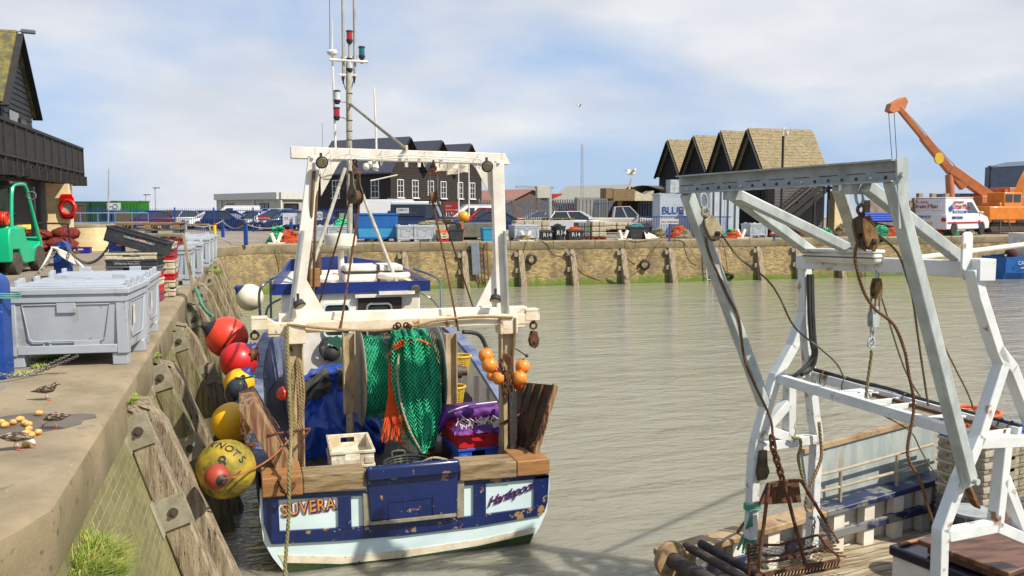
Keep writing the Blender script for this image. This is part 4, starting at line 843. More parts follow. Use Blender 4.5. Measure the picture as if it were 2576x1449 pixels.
ropething('long green and tan mooring rope hanging from the left post over the stern', [G(722, 820, .12), G(724, 900, .2), G(729, 1000, .3), G(732, 1100, .45), gy(728, 1180, TY-.22), gy(726, 1300, TY-.25), gy(719, 1400, TY-.3), gy(716, 1460, TY-.34)], .02, ropeg, nm='mooring_rope')
ropething('thin orange rope crossing from the left post down to the yellow buoy', [G(742, 1090, .1), gy(690, 1145, 9.3), gy(640, 1178, 9.0), gy(585, 1202, 8.6)], .009, mat('orange_rope', S(206, 120, 70, .6), S(160, 100, 60, .5), sc_=12))
ropething('brown looped rope hanging in front of the left post foot', [G(760, 1080, .12), G(764, 1130, .14), G(757, 1200, .2), G(746, 1215, .2), G(735, 1195, .2)], .012, wirer)
ropething('pair of black hoses curving down right of the drum', [D_(1165, 835, .1), D_(1205, 842), D_(1225, 880), D_(1235, 920)], .03, blackr, 'hose', 'hose', plain=True)
mb = MB(); mb.tube([G(1294, 875, .1), G(1325, 895, .1)], .008); mb.ball(G(1325, 895, .1), .022); solo('tether', mb, blackr, 'thin black tether ending in a knot above the orange floats', 'rope')
# floats
ofl = mat('orange_float', S(246, 150, 52, .85), S(232, 122, 40, .8), sc_=3, rough=.35, coat=.2, spots=(S(250, 200, 150, .8), 26, .74, .03)); rfl = mat('red_float', S(226, 64, 40, .8), rough=.4)
for x, y, r, o, m_, lab in ((1222, 894, 19.5, .05, ofl, 'topmost left orange float tied to the right post'), (1231, 918, 20.5, .14, ofl, 'orange float partly over the topmost left one'), (1236, 946, 13, .02, ofl, 'small orange float tucked behind the left bunch'), (1255, 950, 19, .1, ofl, 'lowest orange float of the left bunch, against the post'), (1246, 932, 9, .0, rfl, 'tiny red float hidden between the left orange floats'), (1315, 922, 20, .05, ofl, 'upper right orange float hanging outside the post'), (1307, 951, 19.5, .15, ofl, 'lower right orange float above the dark door'), (1303, 968, 14, .05, rfl, 'red float half hidden under the lower right orange float'), (712, 990, 16, .12, rfl, 'single orange red float hanging beside the left post')):
    p = G(x, y, o); r_ = r/2180*9.9; mb = MB(); mb.ball(p, r_, 20); f_ = solo('net_float', mb, m_, lab, 'float', 'floats tied to the gallows posts'); mb = MB(); mb.cyl(p+V((-.0, -r_*.3, r_*.88)), p+V((0, -r_*.35, r_*1.1)), .012); part('eye', mb, m_, f_)
redbag = mat('red_bag', S(190, 40, 30, .7), S(120, 24, 60, .6), sc_=6, amt=1, rough=.4, bump=.5); bluebag = mat('bright_blue_bag', S(30, 150, 220, .75), rough=.35, bump=.5, bs=12)
for x, y, r, m_, lab in ((672, 1080, .12, redbag, 'red plastic bag on deck behind the left trawl door'), (690, 1105, .12, purp, 'purple bag behind the left trawl door brace'), (684, 1118, .1, redbag, 'small red bag below the purple bag'), (713, 1132, .07, bluebag, 'crumpled bright blue bag left of the post foot')):
    p = gy(x, y, 10.1); mb = MB(); mb.grid(lambda u, v: p+V((math.cos(u*6.283)*math.sin(v*3.14), math.sin(u*6.283)*math.sin(v*3.14), math.cos(v*3.14)))*r*(1+.4*nz(math.cos(u*6.28)*2, math.sin(u*6.28)*2, v*4+x)), 16, 10); solo('plastic_bag', mb, m_, lab, 'bag')
# big fender buoys between the wall and the boat
def buoy(x, y, rpx, dp, m_, lab, tilt=(0, 0, 1), capm=None, el=1.0, nm='fender_buoy'):
    c = gd(x, y, dp); r = rpx/2180*dp; t_ = thing(nm, (c.x, c.y, c.z-r), lab, 'buoy', 'big fender buoys between the boat and the wall'); ax = V(tilt).normalized()
    n = 28; m = 18; k0 = 15
    prof = [(r*math.sin(math.pi*i/m), -r*el*math.cos(math.pi*i/m)) for i in range(0, k0+1)]
    prof[0] = (.001, prof[0][1]); prof += [(r*.36, r*el*.96), (r*.2, r*el*1.16), (r*.16, r*el*1.3), (.001, r*el*1.32)]
    mb = MB(); mb.lathe(prof[:k0+1], c, ax, n, cap=False); body = part('body', mb, m_, t_)
    mb = MB(); mb.lathe(prof[k0:], c, ax, n, cap=False); part('eye_cap', mb, capm or blackr, t_); return c, r, t_, body
ored = mat('orange_red_buoy', S(238, 70, 40, .85), S(226, 56, 36, .8), sc_=2, rough=.4, coat=.15); redb = mat('red_buoy', S(224, 30, 34, .8), S(196, 30, 34, .75), sc_=2, rough=.4, coat=.15)
yelb = mat('yellow_buoy', S(250, 190, 20, .85), S(232, 160, 14, .8), sc_=2, rough=.45); mossb = mat('mossy_yellow_buoy', S(198, 170, 40, .7), S(130, 118, 36, .6), sc_=5, amt=1, rough=.7, bump=.3, spots=(S(92, 88, 36, .5), 9, .6, .12))
navb = mat('blue_cap', S(40, 60, 140, .7), rough=.5); white_b = mat('white_buoy', S(244, 236, 210, .85), S(214, 200, 160, .75), sc_=3, rough=.5)
def wrap_text(s, c, r, m_, par, dirv, up, size, rad=1.012):
    # letters laid around the ball as thin raised shapes
    d = V(dirv).normalized(); u_ = (V(up)-d*V(up).dot(d)).normalized(); s_ = u_.cross(d).normalized(); n = len(s)
    for i, ch in enumerate(s):
        if ch == ' ': continue
        a = (i-(n-1)/2)*size*.8/r; dd = d*math.cos(a)+s_*math.sin(a); ax = u_.cross(dd); text('lettering', ch, c+dd*r*rad-ax*size*.3-u_*size*.36, ax, u_, size, m_, par, ext=.002)
c, r, t_, b_ = buoy(571, 848, 52, 14.2, ored, 'large orange red buoy with upside down black lettering by the wall', (-.9, -.1, .55)); wrap_text('KNOTS', c, r, blackr, b_, (.55, -1, -.35), (.2, 0, -1), .13)
buoy(600, 908, 47, 13.0, redb, 'glossy red buoy just below the orange red one', (.7, 0, .6), navb)
buoy(602, 965, 38, 12.4, yelb, 'yellow buoy almost hidden behind the black one', (.5, 0, .7), navb)
buoy(594, 982, 27, 11.2, mat('black_buoy', S(58, 60, 72, .7), S(40, 42, 50, .6), sc_=3, rough=.22, coat=.5), 'glossy black oval buoy tied with green rope', (.45, -.3, .9), el=1.3)
buoy(583, 1062, 50, 10.2, yelb, 'bright yellow buoy above the mossy yellow one', (.4, .4, .7))
c, r, t_, b_ = buoy(568, 1180, 74, 8.9, mossb, 'mossy yellow buoy lettered 8 KNOTS, lowest by the water', (.1, .9, .5))
up8 = V((.1, 0, -1)); wrap_text('8', c, r, blackr, b_, (-.1, -.86, .5), up8, .17); wrap_text('KNOTS', c, r, blackr, b_, (.12, -.5, .86), (.12, .75, -.66), .12)
buoy(546, 1199, 32, 8.35, mat('faded_red_float', S(190, 74, 50, .7), S(150, 60, 44, .6), sc_=4, rough=.5), 'small faded red float with black nose in front of the lettered buoy', (.35, -.75, -.1))
buoy(628, 748, 34, 20, white_b, 'white buoy with blue neck at the boat\'s bow', (-.75, 0, .65), navb)
for pts, lab in (([(592, 950), (610, 952), (622, 950), (640, 946)], 'short green rope tying the yellow buoy to the rail'), ([(600, 1005), (612, 990), (622, 985), (650, 984)], 'green rope tying the black buoy to the boat rail')):
    ropething(lab, [gd(x, y, 11.0-.1*k) for k, (x, y) in enumerate(pts)], .014, ropet)
ropething('green and white rope running from the quay edge to the red buoy', [gd(490, 725, 15.9), gd(500, 745, 15.6), gd(512, 775, 15.2), gd(535, 797, 14.4)], .03, ropet, pitch=.25)
ropething('rusty lashing from the lettered buoy to the stern', [gd(560, 1205, 8.2), gd(590, 1195, 8.5), gd(640, 1160, 9.2)], .01, wirer)
# ============================================================= NEAR QUAY
binm = mat('grey_blue_bin_plastic', S(190, 196, 202, .76), S(176, 182, 190, .72), sc_=2.5, rough=.42, bump=.05, bs=30, spots=(S(140, 146, 150, .6), 14, .66, .06), spots2=(S(138, 134, 122, .6), 3.1, .60, .2)); bind = mat('dark_bin_foot', S(60, 60, 62, .5), rough=.7)
def bin_proto(lid=True, name='fish_bin'):
    t_ = thing(name, (0, 0, 0), '', 'bin'); W, D, H = 1.14, 1.0, .70; mb = MB(); k = .94
    def ring(s, z): return [V((sx*W/2*s, sy*D/2*s, z)) for sx, sy in ((-1, -1), (1, -1), (1, 1), (-1, 1))]
    r0 = ring(k, .12); r1 = ring(1, H-.1); mb.add(r0+r1, [(3, 2, 1, 0), (0, 1, 5, 4), (1, 2, 6, 5), (2, 3, 7, 6), (3, 0, 4, 7)])
    inn = ring(.9, H-.1); fl = ring(.86, .3); mb.add(inn+fl, [(4, 5, 6, 7), (1, 0, 4, 5), (2, 1, 5, 6), (3, 2, 6, 7), (0, 3, 7, 4)]); mb.add(r1+inn, [(i, (i+1) % 4, 4+(i+1) % 4, 4+i) for i in range(4)])
    part('tub', mb, binm, t_, bevel=.012, smooth=False)
    mb = MB()
    for sy in (-1, 1): mb.bx(-W/2-.01, W/2+.01, sy*D/2-.02, sy*D/2+.02, H-.1, H-.02); 
    for sx in (-1, 1): mb.bx(sx*W/2-.02, sx*W/2+.02, -D/2-.01, D/2+.01, H-.098, H-.022)
    for sx in (-1, 1):
        for sy in (-1, 1): mb.box((sx*(W/2-.045), sy*(D/2-.045), (H-.1+.12)/2), (.11, .11, H-.1-.1))
    mb.bx(-.09, .09, -D/2-.015, -D/2+.01, H-.2, H-.1); mb.bx(-W/2+.1, W/2-.1, -D/2-.012, -D/2+.0, .12, .2)
    part('rim', mb, binm, t_, bevel=.008)
    mb = MB()
    # raised panel frame on the front and on the right side
    for y_, ax in ((-D/2-.006, 0), (W/2+.006, 1)):
        hw = (W if ax == 0 else D)/2-.16; q = [(-hw, .58), (-hw+.05, .27), (-hw+.09, .24), (hw-.09, .24), (hw-.05, .27), (hw, .58)]
        pts_ = [V((x, y_*(1-.03*(1-z/.6)), z)) if ax == 0 else V((y_*(1-.03*(1-z/.6)), x, z)) for x, z in q]; mb.tube(pts_+[pts_[0]], .006, 5)
    part('side_moulding', mb, binm, t_)
    mb = MB(); p = V((-.2, -D/2*.955, .19)); mb.torus(p, Y_, .035, .01, 16, 6); part('drain', mb, binm, t_); mb = MB(); mb.bx(.06, .3, -D/2-.005, -D/2+.012, .2, .24); part('ledge', mb, binm, t_)
    for sx in (-1, 0, 1):
        for sy in (-1, 1):
            if sx == 0: continue
            mb = MB(); mb.box((sx*(W/2-.08), sy*(D/2-.08), .06), (.15, .14, .12)); f_ = part('foot', mb, binm, t_, bevel=.008); mb = MB(); mb.box((sx*(W/2-.08), sy*(D/2-.08), .012), (.13, .12, .024)); part('foot_pad', mb, bind, f_)
    part('white_label', MB().bx(W/2+.004, W/2+.012, -.2, -.15, .36, .54), whitec, t_); text('side_mark', 'Y', V((W/2-.012, -.34, .17)), Y_, Z+X_*.08, .26, whitec, t_)
    if lid:
        mb = MB(); mb.box((0, 0, H+.0), (W+.08, D+.08, .05)); mb.box((0, 0, H+.032), (W-.02, D-.02, .02)); 
        for x in (-.27, .27):
            for y in (-.22, .22): mb.box((x, y, H+.046), (.46, .36, .012))
        ld = part('lid', mb, binm, t_, bevel=.01, smooth=False)
        for x, y, dx, dy in ((-.5, -.3, .04, .12), (-.5, .3, .04, .12), (.56, -.3, .04, .12), (.56, 0, .04, .12), (.56, .3, .04, .12), (-.3, .49, .14, .04), (.3, .49, .14, .04), (-.56, 0, .04, .14)):
            mb = MB(); mb.box((x, y, H+.06), (dx, dy, .07)); part('lid_tab', mb, binm, ld, bevel=.006)
    return t_
GRP = 'grey fish bins standing along the quay'
b0 = bin_proto(); b0.location = (-1.68, 10.22, 0); b0.rotation_euler = (0, 0, R_(-5)); b0.scale = (1, 1.02, 1.1); b0['label'] = 'nearest lidded grey fish bin, by the blue post and the birds'; b0['group'] = GRP
dup(b0, (-1.66, 11.75, 0), R_(-1), 'second lidded grey bin from the birds, close behind the nearest', GRP, (1, 1.2, 1.08))
for x, y, rz, lab in ((-1.62, 20.1, -3, 'grey fish bin carrying the brown and red pallets'), (-1.5, 22.1, 0, 'grey bin right behind the one with pallets on it'), (-1.46, 26.0, 0, 'third grey bin of the row behind the handrail'), (-1.4, 27.3, 0, 'fourth grey bin of the row behind the handrail'), (-1.35, 28.8, 0, 'farthest grey bin of the row on the near quay')):
    dup(b0, (x, y, 0), R_(rz), lab, GRP, (1, 1, 1.1))
whm = mat('white_marking', S(225, 228, 230, .8), rough=.6)
for bx__, by__ in ((-1.09, 10.2), (-1.06, 11.75)):
    pass
# mixed crate stack beside the bins
stk = [(maroonc, .2, 0), (redc, .16, .2), (whitec, .15, .36), (redc, .14, .51), (greyc, .15, .65), (blackc, .14, .8), (creamc, .15, .94)]
labs = ['maroon crate at the foot of the mixed stack behind the nearest bins', 'red crate just above the maroon one in the mixed stack', 'white crate between two red ones in the mixed stack', 'upper red crate of the mixed stack behind the bins', 'grey crate below the black one in the mixed stack', 'black crate with white print under the cream tray', 'cream tray on top of the stack, under the tilted black crate']
for (m_, h_, z), lab in zip(stk, labs): crate((-1.78, 16.3, z*.78+.01), R_(-8), m_, lab, dims=(.82, .5, h_*.78), grp='crates of the mixed stack')
stk2 = [(whitec, 0, 'white crate at the bottom of the narrow stack by the quay edge'), (creamc, .19, 'cream crate second from bottom by the quay edge'), (redc, .34, 'reddish crate in the narrow stack by the quay edge'), (whitec, .48, 'white crate above the reddish one by the edge'), (creamc, .62, 'cream crate below the bright red crate by the edge'), (redc, .74, 'bright red crate high in the narrow edge stack'), (maroonc, .87, 'dull maroon crate second from the top by the edge'), (creamc, .99, 'cream crate on top of the narrow edge stack')]
for m_, z, lab in stk2: crate((-1.42, 17.3, z*.86+.01), R_(-2), m_, lab, dims=(.46, .7, .13), grp='crates of the narrow stack by the edge')
bk = crate((-1.74, 16.3, .93), R_(-8), blackc, 'black crate tilted on top of the mixed stack, printed in white', dims=(1.0, .5, .26)); bk.rotation_euler = (0, R_(17), R_(-8))
mb = MB()
# printed lines on the black crate and trays
text('lettering', 'CORNWATER FISHERY', V((-.2, -.262, .15)), X_, Z, .05, whm, bk)
for o in [q for q in bpy.data.objects if q.get('label', '').startswith('black crate with white print')]: text('lettering', 'WILLIAM CHARLES HOLDER', V((-.3, -.26, .07)), X_, Z, .036, whm, o); text('lettering', 'OYSTER FISH POOL DOC', V((-.27, -.26, .03)), X_, Z, .036, whm, o)
# pallets on the far bin
palw = mat('pallet_wood', S(178, 150, 108, .6), S(136, 108, 74, .5), sc_=6, amt=.9, rough=.9, bump=.5, bs=30, st=(.6, 5, 5)); palr = mat('red_pallet_wood', S(176, 70, 54, .6), S(130, 54, 42, .5), sc_=6, rough=.9); palb = mat('grey_pallet_wood', S(140, 138, 130, .55), S(84, 96, 120, .5), sc_=4, amt=.9, rough=.9)
def pallet(loc, rz, m_, lab, s=(1.2, 1.0), grp='stacked wooden pallets', th=.15):
    W, D = s; t_ = thing('pallet', (0, 0, 0), lab, 'pallet', grp); mb = MB()
    for x in [(-.5+i/6)*W for i in range(7)]: mb.box((x*.92, 0, th-.01), (W*.11, D, .02))
    part('top_deck', mb, m_, t_); mb = MB()
    for x in (-1, 0, 1):
        for y in (-1, 0, 1): mb.box((x*(W/2-.07), y*(D/2-.05), th/2), (.13, .1, th-.045))
    part('blocks', mb, m_, t_); mb = MB()
    for y in (-1, 0, 1): mb.box((0, y*(D/2-.05), .011), (W, .1, .02)); mb.box((0, y*(D/2-.05), th-.03), (W, .1, .018))
    part('bearers', mb, m_, t_); t_.location = loc; t_.rotation_euler = (0, 0, rz); return t_
for k, (m_, lab) in enumerate(((palr, 'red painted pallet lying on a grey bin'), (palb, 'bluish grey pallet between the red one and the brown one'), (palw, 'brown pallet topmost of the three on the grey bin'))):
    pallet((-1.85, 20.1, .845+.155*k+(.02 if k else 0)), R_(-3), m_, lab, (1.25, .95), th=.15 if k != 1 else .17)
# square steel handrails standing at ladder heads
hrm = mat('dull_steel_rail', S(196, 180, 142, .6), S(160, 144, 108, .55), sc_=6, rough=.6, metal=.2)
for (yy, xa, top, lab) in ((16.9, -1.92, 1.14, 'nearer square steel handrail arching over the quay edge'), (30.4, -1.75, 1.1, 'farther square steel handrail at the quay edge')):
    mb = MB(); a = V((xa, yy, 0)); b = V((xa, yy+.3, top)); c = V((-1.02, yy+.1, top)); d = V((-.86, yy, 0)); e = V((-.55, yy-.05, -1.3)); k = .055
    mb.beam(a, b, k); mb.beam(b, c, k); mb.beam(c, d, k, up=Y_); mb.beam(d, e, k, up=Y_); solo('handrail', mb, hrm, lab, 'handrail', 'steel handrails along the quay edge', bevel=.008)
# blue mooring posts with chains
bpost = mat('chipped_blue_paint', S(20, 78, 170, .72), S(14, 60, 140, .65), sc_=6, rough=.5, spots=(S(210, 220, 230, .7), 26, .68, .015), spots2=(S(40, 150, 190, .6), 3, .62, .1))
def bollard(loc, w_, h_, lab, rz=0, th=.2):
    t_ = thing('mooring_post', loc, lab, 'mooring post', 'blue mooring posts on the quay'); mb = MB(); n = 10
    pr = [(-w_/2, 0), (w_/2, 0), (w_/2, h_-w_/2)]+[(w_/2*math.cos(R_(180*i/n)), h_-w_/2+w_/2*math.sin(R_(180*i/n))) for i in range(1, n)]+[(-w_/2, h_-w_/2)]
    M_ = Matrix.Rotation(rz, 3, 'Z'); o = V(loc)-(M_ @ Y_)*(th/2); mb.prism(pr, o, M_ @ X_, Z, (M_ @ Y_)*th); part('post', mb, bpost, t_, bevel=.012); mb = MB(); mb.torus(V(loc)-(M_ @ Y_)*(th/2+.03)+Z*(h_-w_*.45), M_ @ X_, .05, .014); part('ring', mb, steel, t_)
    return t_
gA = gz(-12, 948); bollard((gA.x, gA.y, 0), .26, 1.0, 'nearest blue post, cut by the left edge of the photo beside the bin', th=.34)
q1 = V((-4.05, 22.7, 0)); bollard(tuple(q1), .36, .86, 'short blue mooring post wrapped in chain and white rope', R_(-15))
q2 = V((-2.55, 20.2, 0)); bollard(tuple(q2), .28, 1.05, 'blue mooring post just left of the tilted black crate', R_(-15), .2)
chm = mat('galvanised_chain', S(170, 166, 156, .6), S(120, 110, 96, .5), rough=.5, metal=.4)
chainthing('chain drooping between the two rounded blue posts', sag(q1+V((.1, -.1, .75)), q2+V((-.1, -.1, .9)), .42), .09, .014, m_=chm)
chainthing('chain hanging left from the wrapped blue post', [q1+V((-.05, -.15, .74)), q1+V((-.3, -.5, .3)), q1+V((-.5, -.9, .02))], .09, .014, m_=chm)
mb = MB()
for k in range(5): mb.tube(spline([q1+V((-.2+.03*k, -.2, .72)), q1+V((0, -.28, .66-.03*k)), q1+V((.26, -.2, .5-.04*k)), q1+V((.36, -.1, .3))], 5), .022)
mb.tube(spline([q1+V((.2, -.2, .6)), q1+V((.5, -.2, .2)), q1+V((1.0, -.3, .05)), q1+V((1.3, -.4, .03))], 6), .03); mb.tube(spline([q1+V((-.18, -.2, .7)), q1+V((-.35, -.4, .3)), q1+V((-.5, -.6, .03))], 6), .028)
solo('rope', mb, whitep, 'white ropes wound round the short blue post and trailing right', 'rope')
chainthing('thin chains from the nearest blue post to the nearest bin', [gz(-10, 940, .1), gz(60, 945, .03), gz(120, 918, .1), gz(175, 893, .2)], .04, .005, m_=chm)
chainthing('second thin chain running to the drain of the nearest bin', [gz(-10, 950, .02), gz(80, 940, .02), gz(150, 915, .1), gz(200, 893, .2)], .04, .005, m_=chm)
mb = MB(); p = gA+V((.0, 0, .72)); 
for k in range(3): mb.torus(p-Z*.02*k+Z*.1, (.1, .05, 1), .25, .007, 26, 5)
solo('twine', mb, ropet, 'teal twine tied round the nearest blue post', 'twine')
# turntones... small brown and white birds, and the bread rolls
def loft(rings, n=14):
    mb = MB(); mb.tube([r[0] for r in rings], 1, n); vs = []
    for i, (c, ry, rz) in enumerate(rings):
        t = (rings[min(i+1, len(rings)-1)][0]-rings[max(i-1, 0)][0]); d, a, b = frame(t)
        vs += [c+a*math.cos(2*math.pi*k/n)*ry+b*math.sin(2*math.pi*k/n)*rz for k in range(n)]
    mb.v = [V(p) for p in vs]; return mb
def birdmat():
    m = bpy.data.materials.new('turnstone_plumage'); m.use_nodes = True; t = m.node_tree; n = t.nodes; l = t.links; b = n['Principled BSDF']
    tcn = n.new('ShaderNodeTexCoord'); sp = n.new('ShaderNodeSeparateXYZ'); l.new(tcn.outputs['Object'], sp.inputs[0])
    q = n.new('ShaderNodeTexNoise'); q.inputs['Scale'].default_value = 70; q.inputs['Detail'].default_value = 5; mm = n.new('ShaderNodeMapping'); mm.inputs['Scale'].default_value = (.5, 1, 1.4); l.new(tcn.outputs['Object'], mm.inputs[0]); l.new(mm.outputs[0], q.inputs['Vector'])
    cr = n.new('ShaderNodeValToRGB'); e = cr.color_ramp.elements; e[0].position = .36; e[0].color = S(44, 34, 26, .6); e[1].position = .66; e[1].color = S(196, 176, 146, .7); k = e.new(.5); k.color = S(98, 78, 56, .6); l.new(q.outputs[0], cr.inputs[0])
    ad = n.new('ShaderNodeMath'); ad.operation = 'MULTIPLY_ADD'; ad.inputs[1].default_value = .018; l.new(q.outputs[0], ad.inputs[0]); l.new(sp.outputs[2], ad.inputs[2])
    mr = n.new('ShaderNodeMapRange'); mr.inputs[1].default_value = .070; mr.inputs[2].default_value = .076; l.new(ad.outputs[0], mr.inputs[0])
    mr2 = n.new('ShaderNodeMapRange'); mr2.inputs[1].default_value = .046; mr2.inputs[2].default_value = .04; l.new(ad.outputs[0], mr2.inputs[0])
    mx = n.new('ShaderNodeMix'); mx.data_type = 'RGBA'; mx.inputs[6].default_value = S(238, 232, 222, .8); l.new(mr.outputs[0], mx.inputs[0]); l.new(cr.outputs[0], mx.inputs[7])
    mx2 = n.new('ShaderNodeMix'); mx2.data_type = 'RGBA'; l.new(mr2.outputs[0], mx2.inputs[0]); l.new(mx.outputs[2], mx2.inputs[6]); mx2.inputs[7].default_value = S(226, 100, 40, .8); l.new(mx2.outputs[2], b.inputs['Base Color']); b.inputs['Roughness'].default_value = .8
    return m
bmat = birdmat()
def bird(loc, rz, lab, pose):
    mb = MB(); h = pose
    # trunk, neck and head form one surface; bill, tail and legs join it
    if h == 'up': sp_ = [((-.125, 0, .072), .008, .003), ((-.09, 0, .076), .02, .010), ((-.05, 0, .084), .034, .026), ((0, 0, .088), .04, .034), ((.035, 0, .098), .035, .032), ((.055, 0, .116), .024, .022), ((.068, 0, .132), .018, .017), ((.082, 0, .135), .015, .014), ((.093, 0, .131), .006, .006), ((.115, 0, .126), .0012, .0012)]
    else: sp_ = [((-.125, 0, .108), .008, .003), ((-.09, 0, .1), .02, .010), ((-.05, 0, .094), .034, .026), ((0, 0, .088), .04, .034), ((.04, 0, .08), .035, .031), ((.065, 0, .064), .024, .022), ((.08, 0, .05), .019, .018), ((.09, 0, .038), .015, .014), ((.096, 0, .026), .006, .006), ((.104, 0, .008), .0012, .0012)]
    r_ = loft([(V(c), a, b) for c, a, b in sp_], 14); mb.add(r_.v, r_.f)
    for s_, dx in ((-1, .012), (1, -.01)):
        y = s_*.014; mb.tube([V((0, y, .07)), V((dx-.008, y, .034)), V((dx, y, .003))], [.007, .0028, .0026], 6)
        for a in (-30, 0, 30): mb.tube([V((dx, y, .003)), V((dx+.026*math.cos(R_(a)), y+.026*math.sin(R_(a)), .002))], [.0028, .0015], 5)
        # folded wing
        mb.add([V((.03, s_*.037, .1)), V((.02, s_*.041, .08)), V((-.05, s_*.034, .078)), V((-.12, s_*.01, .074 if h == 'up' else .104)), V((-.04, s_*.026, .108))], [(0, 1, 2, 3, 4) if s_ < 0 else (4, 3, 2, 1, 0)])
    o = mk('turnstone', mb, bmat, ang=70); o.location = loc; o.rotation_euler = (0, 0, rz); o.scale = (1.05, 1.05, 1.05); return tag(o, lab, 'bird', 'small birds on the quay')
g = gz(119, 1007); bird((g.x, g.y, 0), PSI*-1+R_(4), 'small brown and white bird standing upright, nearest the grey bin', 'up')
g = gz(140, 1080); bird((g.x, g.y, 0), PSI*-1+R_(172), 'small bird bending left to peck at a bread roll', 'down')
g = gz(44, 1133); bird((g.x, g.y, 0), PSI*-1+R_(28), 'small bird with its head down, lowest and farthest left', 'down')
rollm = mat('golden_bread', S(246, 196, 112, .8), S(222, 146, 62, .7), sc_=22, amt=1, rough=.6, lo=.35, hi=.65)
for k, (x, y) in enumerate(((98, 1043), (50, 1058), (33, 1066), (63, 1067), (71, 1071), (13, 1073), (73, 1083), (67, 1093), (80, 1098), (97, 1091), (68, 1122), (3, 1066))):
    g = gz(x, y+3); mb = MB(); a0 = random.random()*6; ca, sa = math.cos(a0), math.sin(a0)
    def rf_(u, v):
        th = 2*math.pi*u; ph = math.pi*v; x_ = .034*math.sin(ph)*math.cos(th)*(1-.12*math.exp(-(math.cos(th)/.25)**2)); y_ = .025*math.sin(ph)*math.sin(th); z_ = .022-.022*math.cos(ph)
        w_ = 1+.08*nz(x_*40+k, y_*40, z_*40); return V((x_*w_*ca-y_*w_*sa, x_*w_*sa+y_*w_*ca, z_*w_))+g
    mb.grid(rf_, 18, 12, closeu=True); solo('bread_roll', mb, rollm, ['bread roll lying alone, farthest right by the wet stain', 'bread roll at the top of the left cluster', 'roll just left of the top one of the cluster', 'roll touching the upper right of the cluster of four', 'roll in front of the cluster of four, near its right side', 'roll near the left edge of the photo, beside crumbs', 'broken roll between the two pecking birds', 'roll hidden behind the head of the lowest bird', 'roll right of the lowest bird\'s head', 'roll touched by the bill of the middle bird', 'roll at the feet of the lowest bird', 'crumbled pale roll at the photo\'s left edge'][k], 'bread roll', 'bread rolls scattered on the quay')
# wet stain
mb = MB(); pts_ = [(-60, 1062), (20, 1045), (90, 1038), (150, 1044), (205, 1040), (240, 1042), (243, 1050), (210, 1056), (205, 1066), (160, 1078), (60, 1092), (-60, 1100)]
mb.quad(*[gz(x, y, .0025) for x, y in pts_]); st_ = structure('damp_stain', mb, mat('damp_concrete', S(146, 130, 112, .5), S(120, 106, 92, .45), sc_=3, rough=.5, bump=.2, bs=80), smooth=False)
# grass tufts
grassm = mat('quay_grass', S(206, 206, 104, .7), S(120, 160, 44, .6), sc_=9, amt=1, rough=.8); mossm = mat('moss', S(170, 160, 70, .5), S(120, 118, 50, .45), sc_=20, rough=.95)
def grass(nm, c, rx, ry, n, h, lab, on=lambda x, y: 0.0):
    mb = MB(); rnd = random.Random(n)
    for k in range(n):
        a = rnd.random()*6.28; r = math.sqrt(rnd.random()); x = c[0]+rx*r*math.cos(a); y = c[1]+ry*r*math.sin(a); z = c[2]+on(x, y)
        if n > 2000 and nz(x*9, y*7, 3) < -.12: continue
        l = h*rnd.uniform(.35, 1.25)*(1.1-.35*r)*(1.6 if rnd.random() < .08 else 1); d = V((math.cos(a)*r*.6+rnd.uniform(-.7, .7)+(.3 if n > 2000 else 0), math.sin(a)*r*.6+rnd.uniform(-.7, .7), .9)).normalized(); s_ = d.cross(Z).normalized()*.0028
        p = V((x, y, z)); q = p+d*l*.6; e = q+V((d.x, d.y, d.z*.2))*l*.55; mb.add([p-s_, p+s_, q+s_*.7, q-s_*.7, e], [(0, 1, 2, 3), (3, 2, 4)])
    o = solo(nm, mb, grassm, lab, 'grass', kind='stuff', smooth=False); return o
grass('grass_tuft', (-.93, 5.72, -.60), .16, .40, 5200, .15, 'big green grass tuft growing from the near wall ledge', on=lambda x, y: -.5*(x+.93))
mb = MB(); mb.grid(lambda u, v: V((-1.0, 5.72, -.66))+V((.12*math.cos(u*6.283)*math.sin(v*3.14), .3*math.sin(u*6.283)*math.sin(v*3.14), .12*math.cos(v*3.14)))*(1+.2*nz(u*5, v*5, 1)), 20, 12); solo('moss_cushion', mb, mossm, 'mossy earth under the big grass tuft on the wall', 'moss')
grass('grass_patch', (-1.0, 8.45, -.13), .06, .22, 500, .04, 'dry grass on top of the nearest timber post')
grass('grass_patch', (-1.0, 10.85, -.12), .05, .2, 300, .04, 'dry moss and grass on the second pair of posts')
for x, y, r, n in ((110, 905, .16, 500), (55, 945, .08, 160), (100, 926, .08, 160)): g = gz(x, y); grass('grass_patch', (g.x, g.y, 0), r, r*.5, n, .07, {110: 'low weeds under the left of the nearest bin', 55: 'small weeds at the foot of the nearest blue post', 100: 'small weeds on the quay beside the thin chains'}[x])
grass('grass_patch', (-.8, 28, -.35), .2, .8, 500, .25, 'green weeds hanging over the near wall behind the handrail')
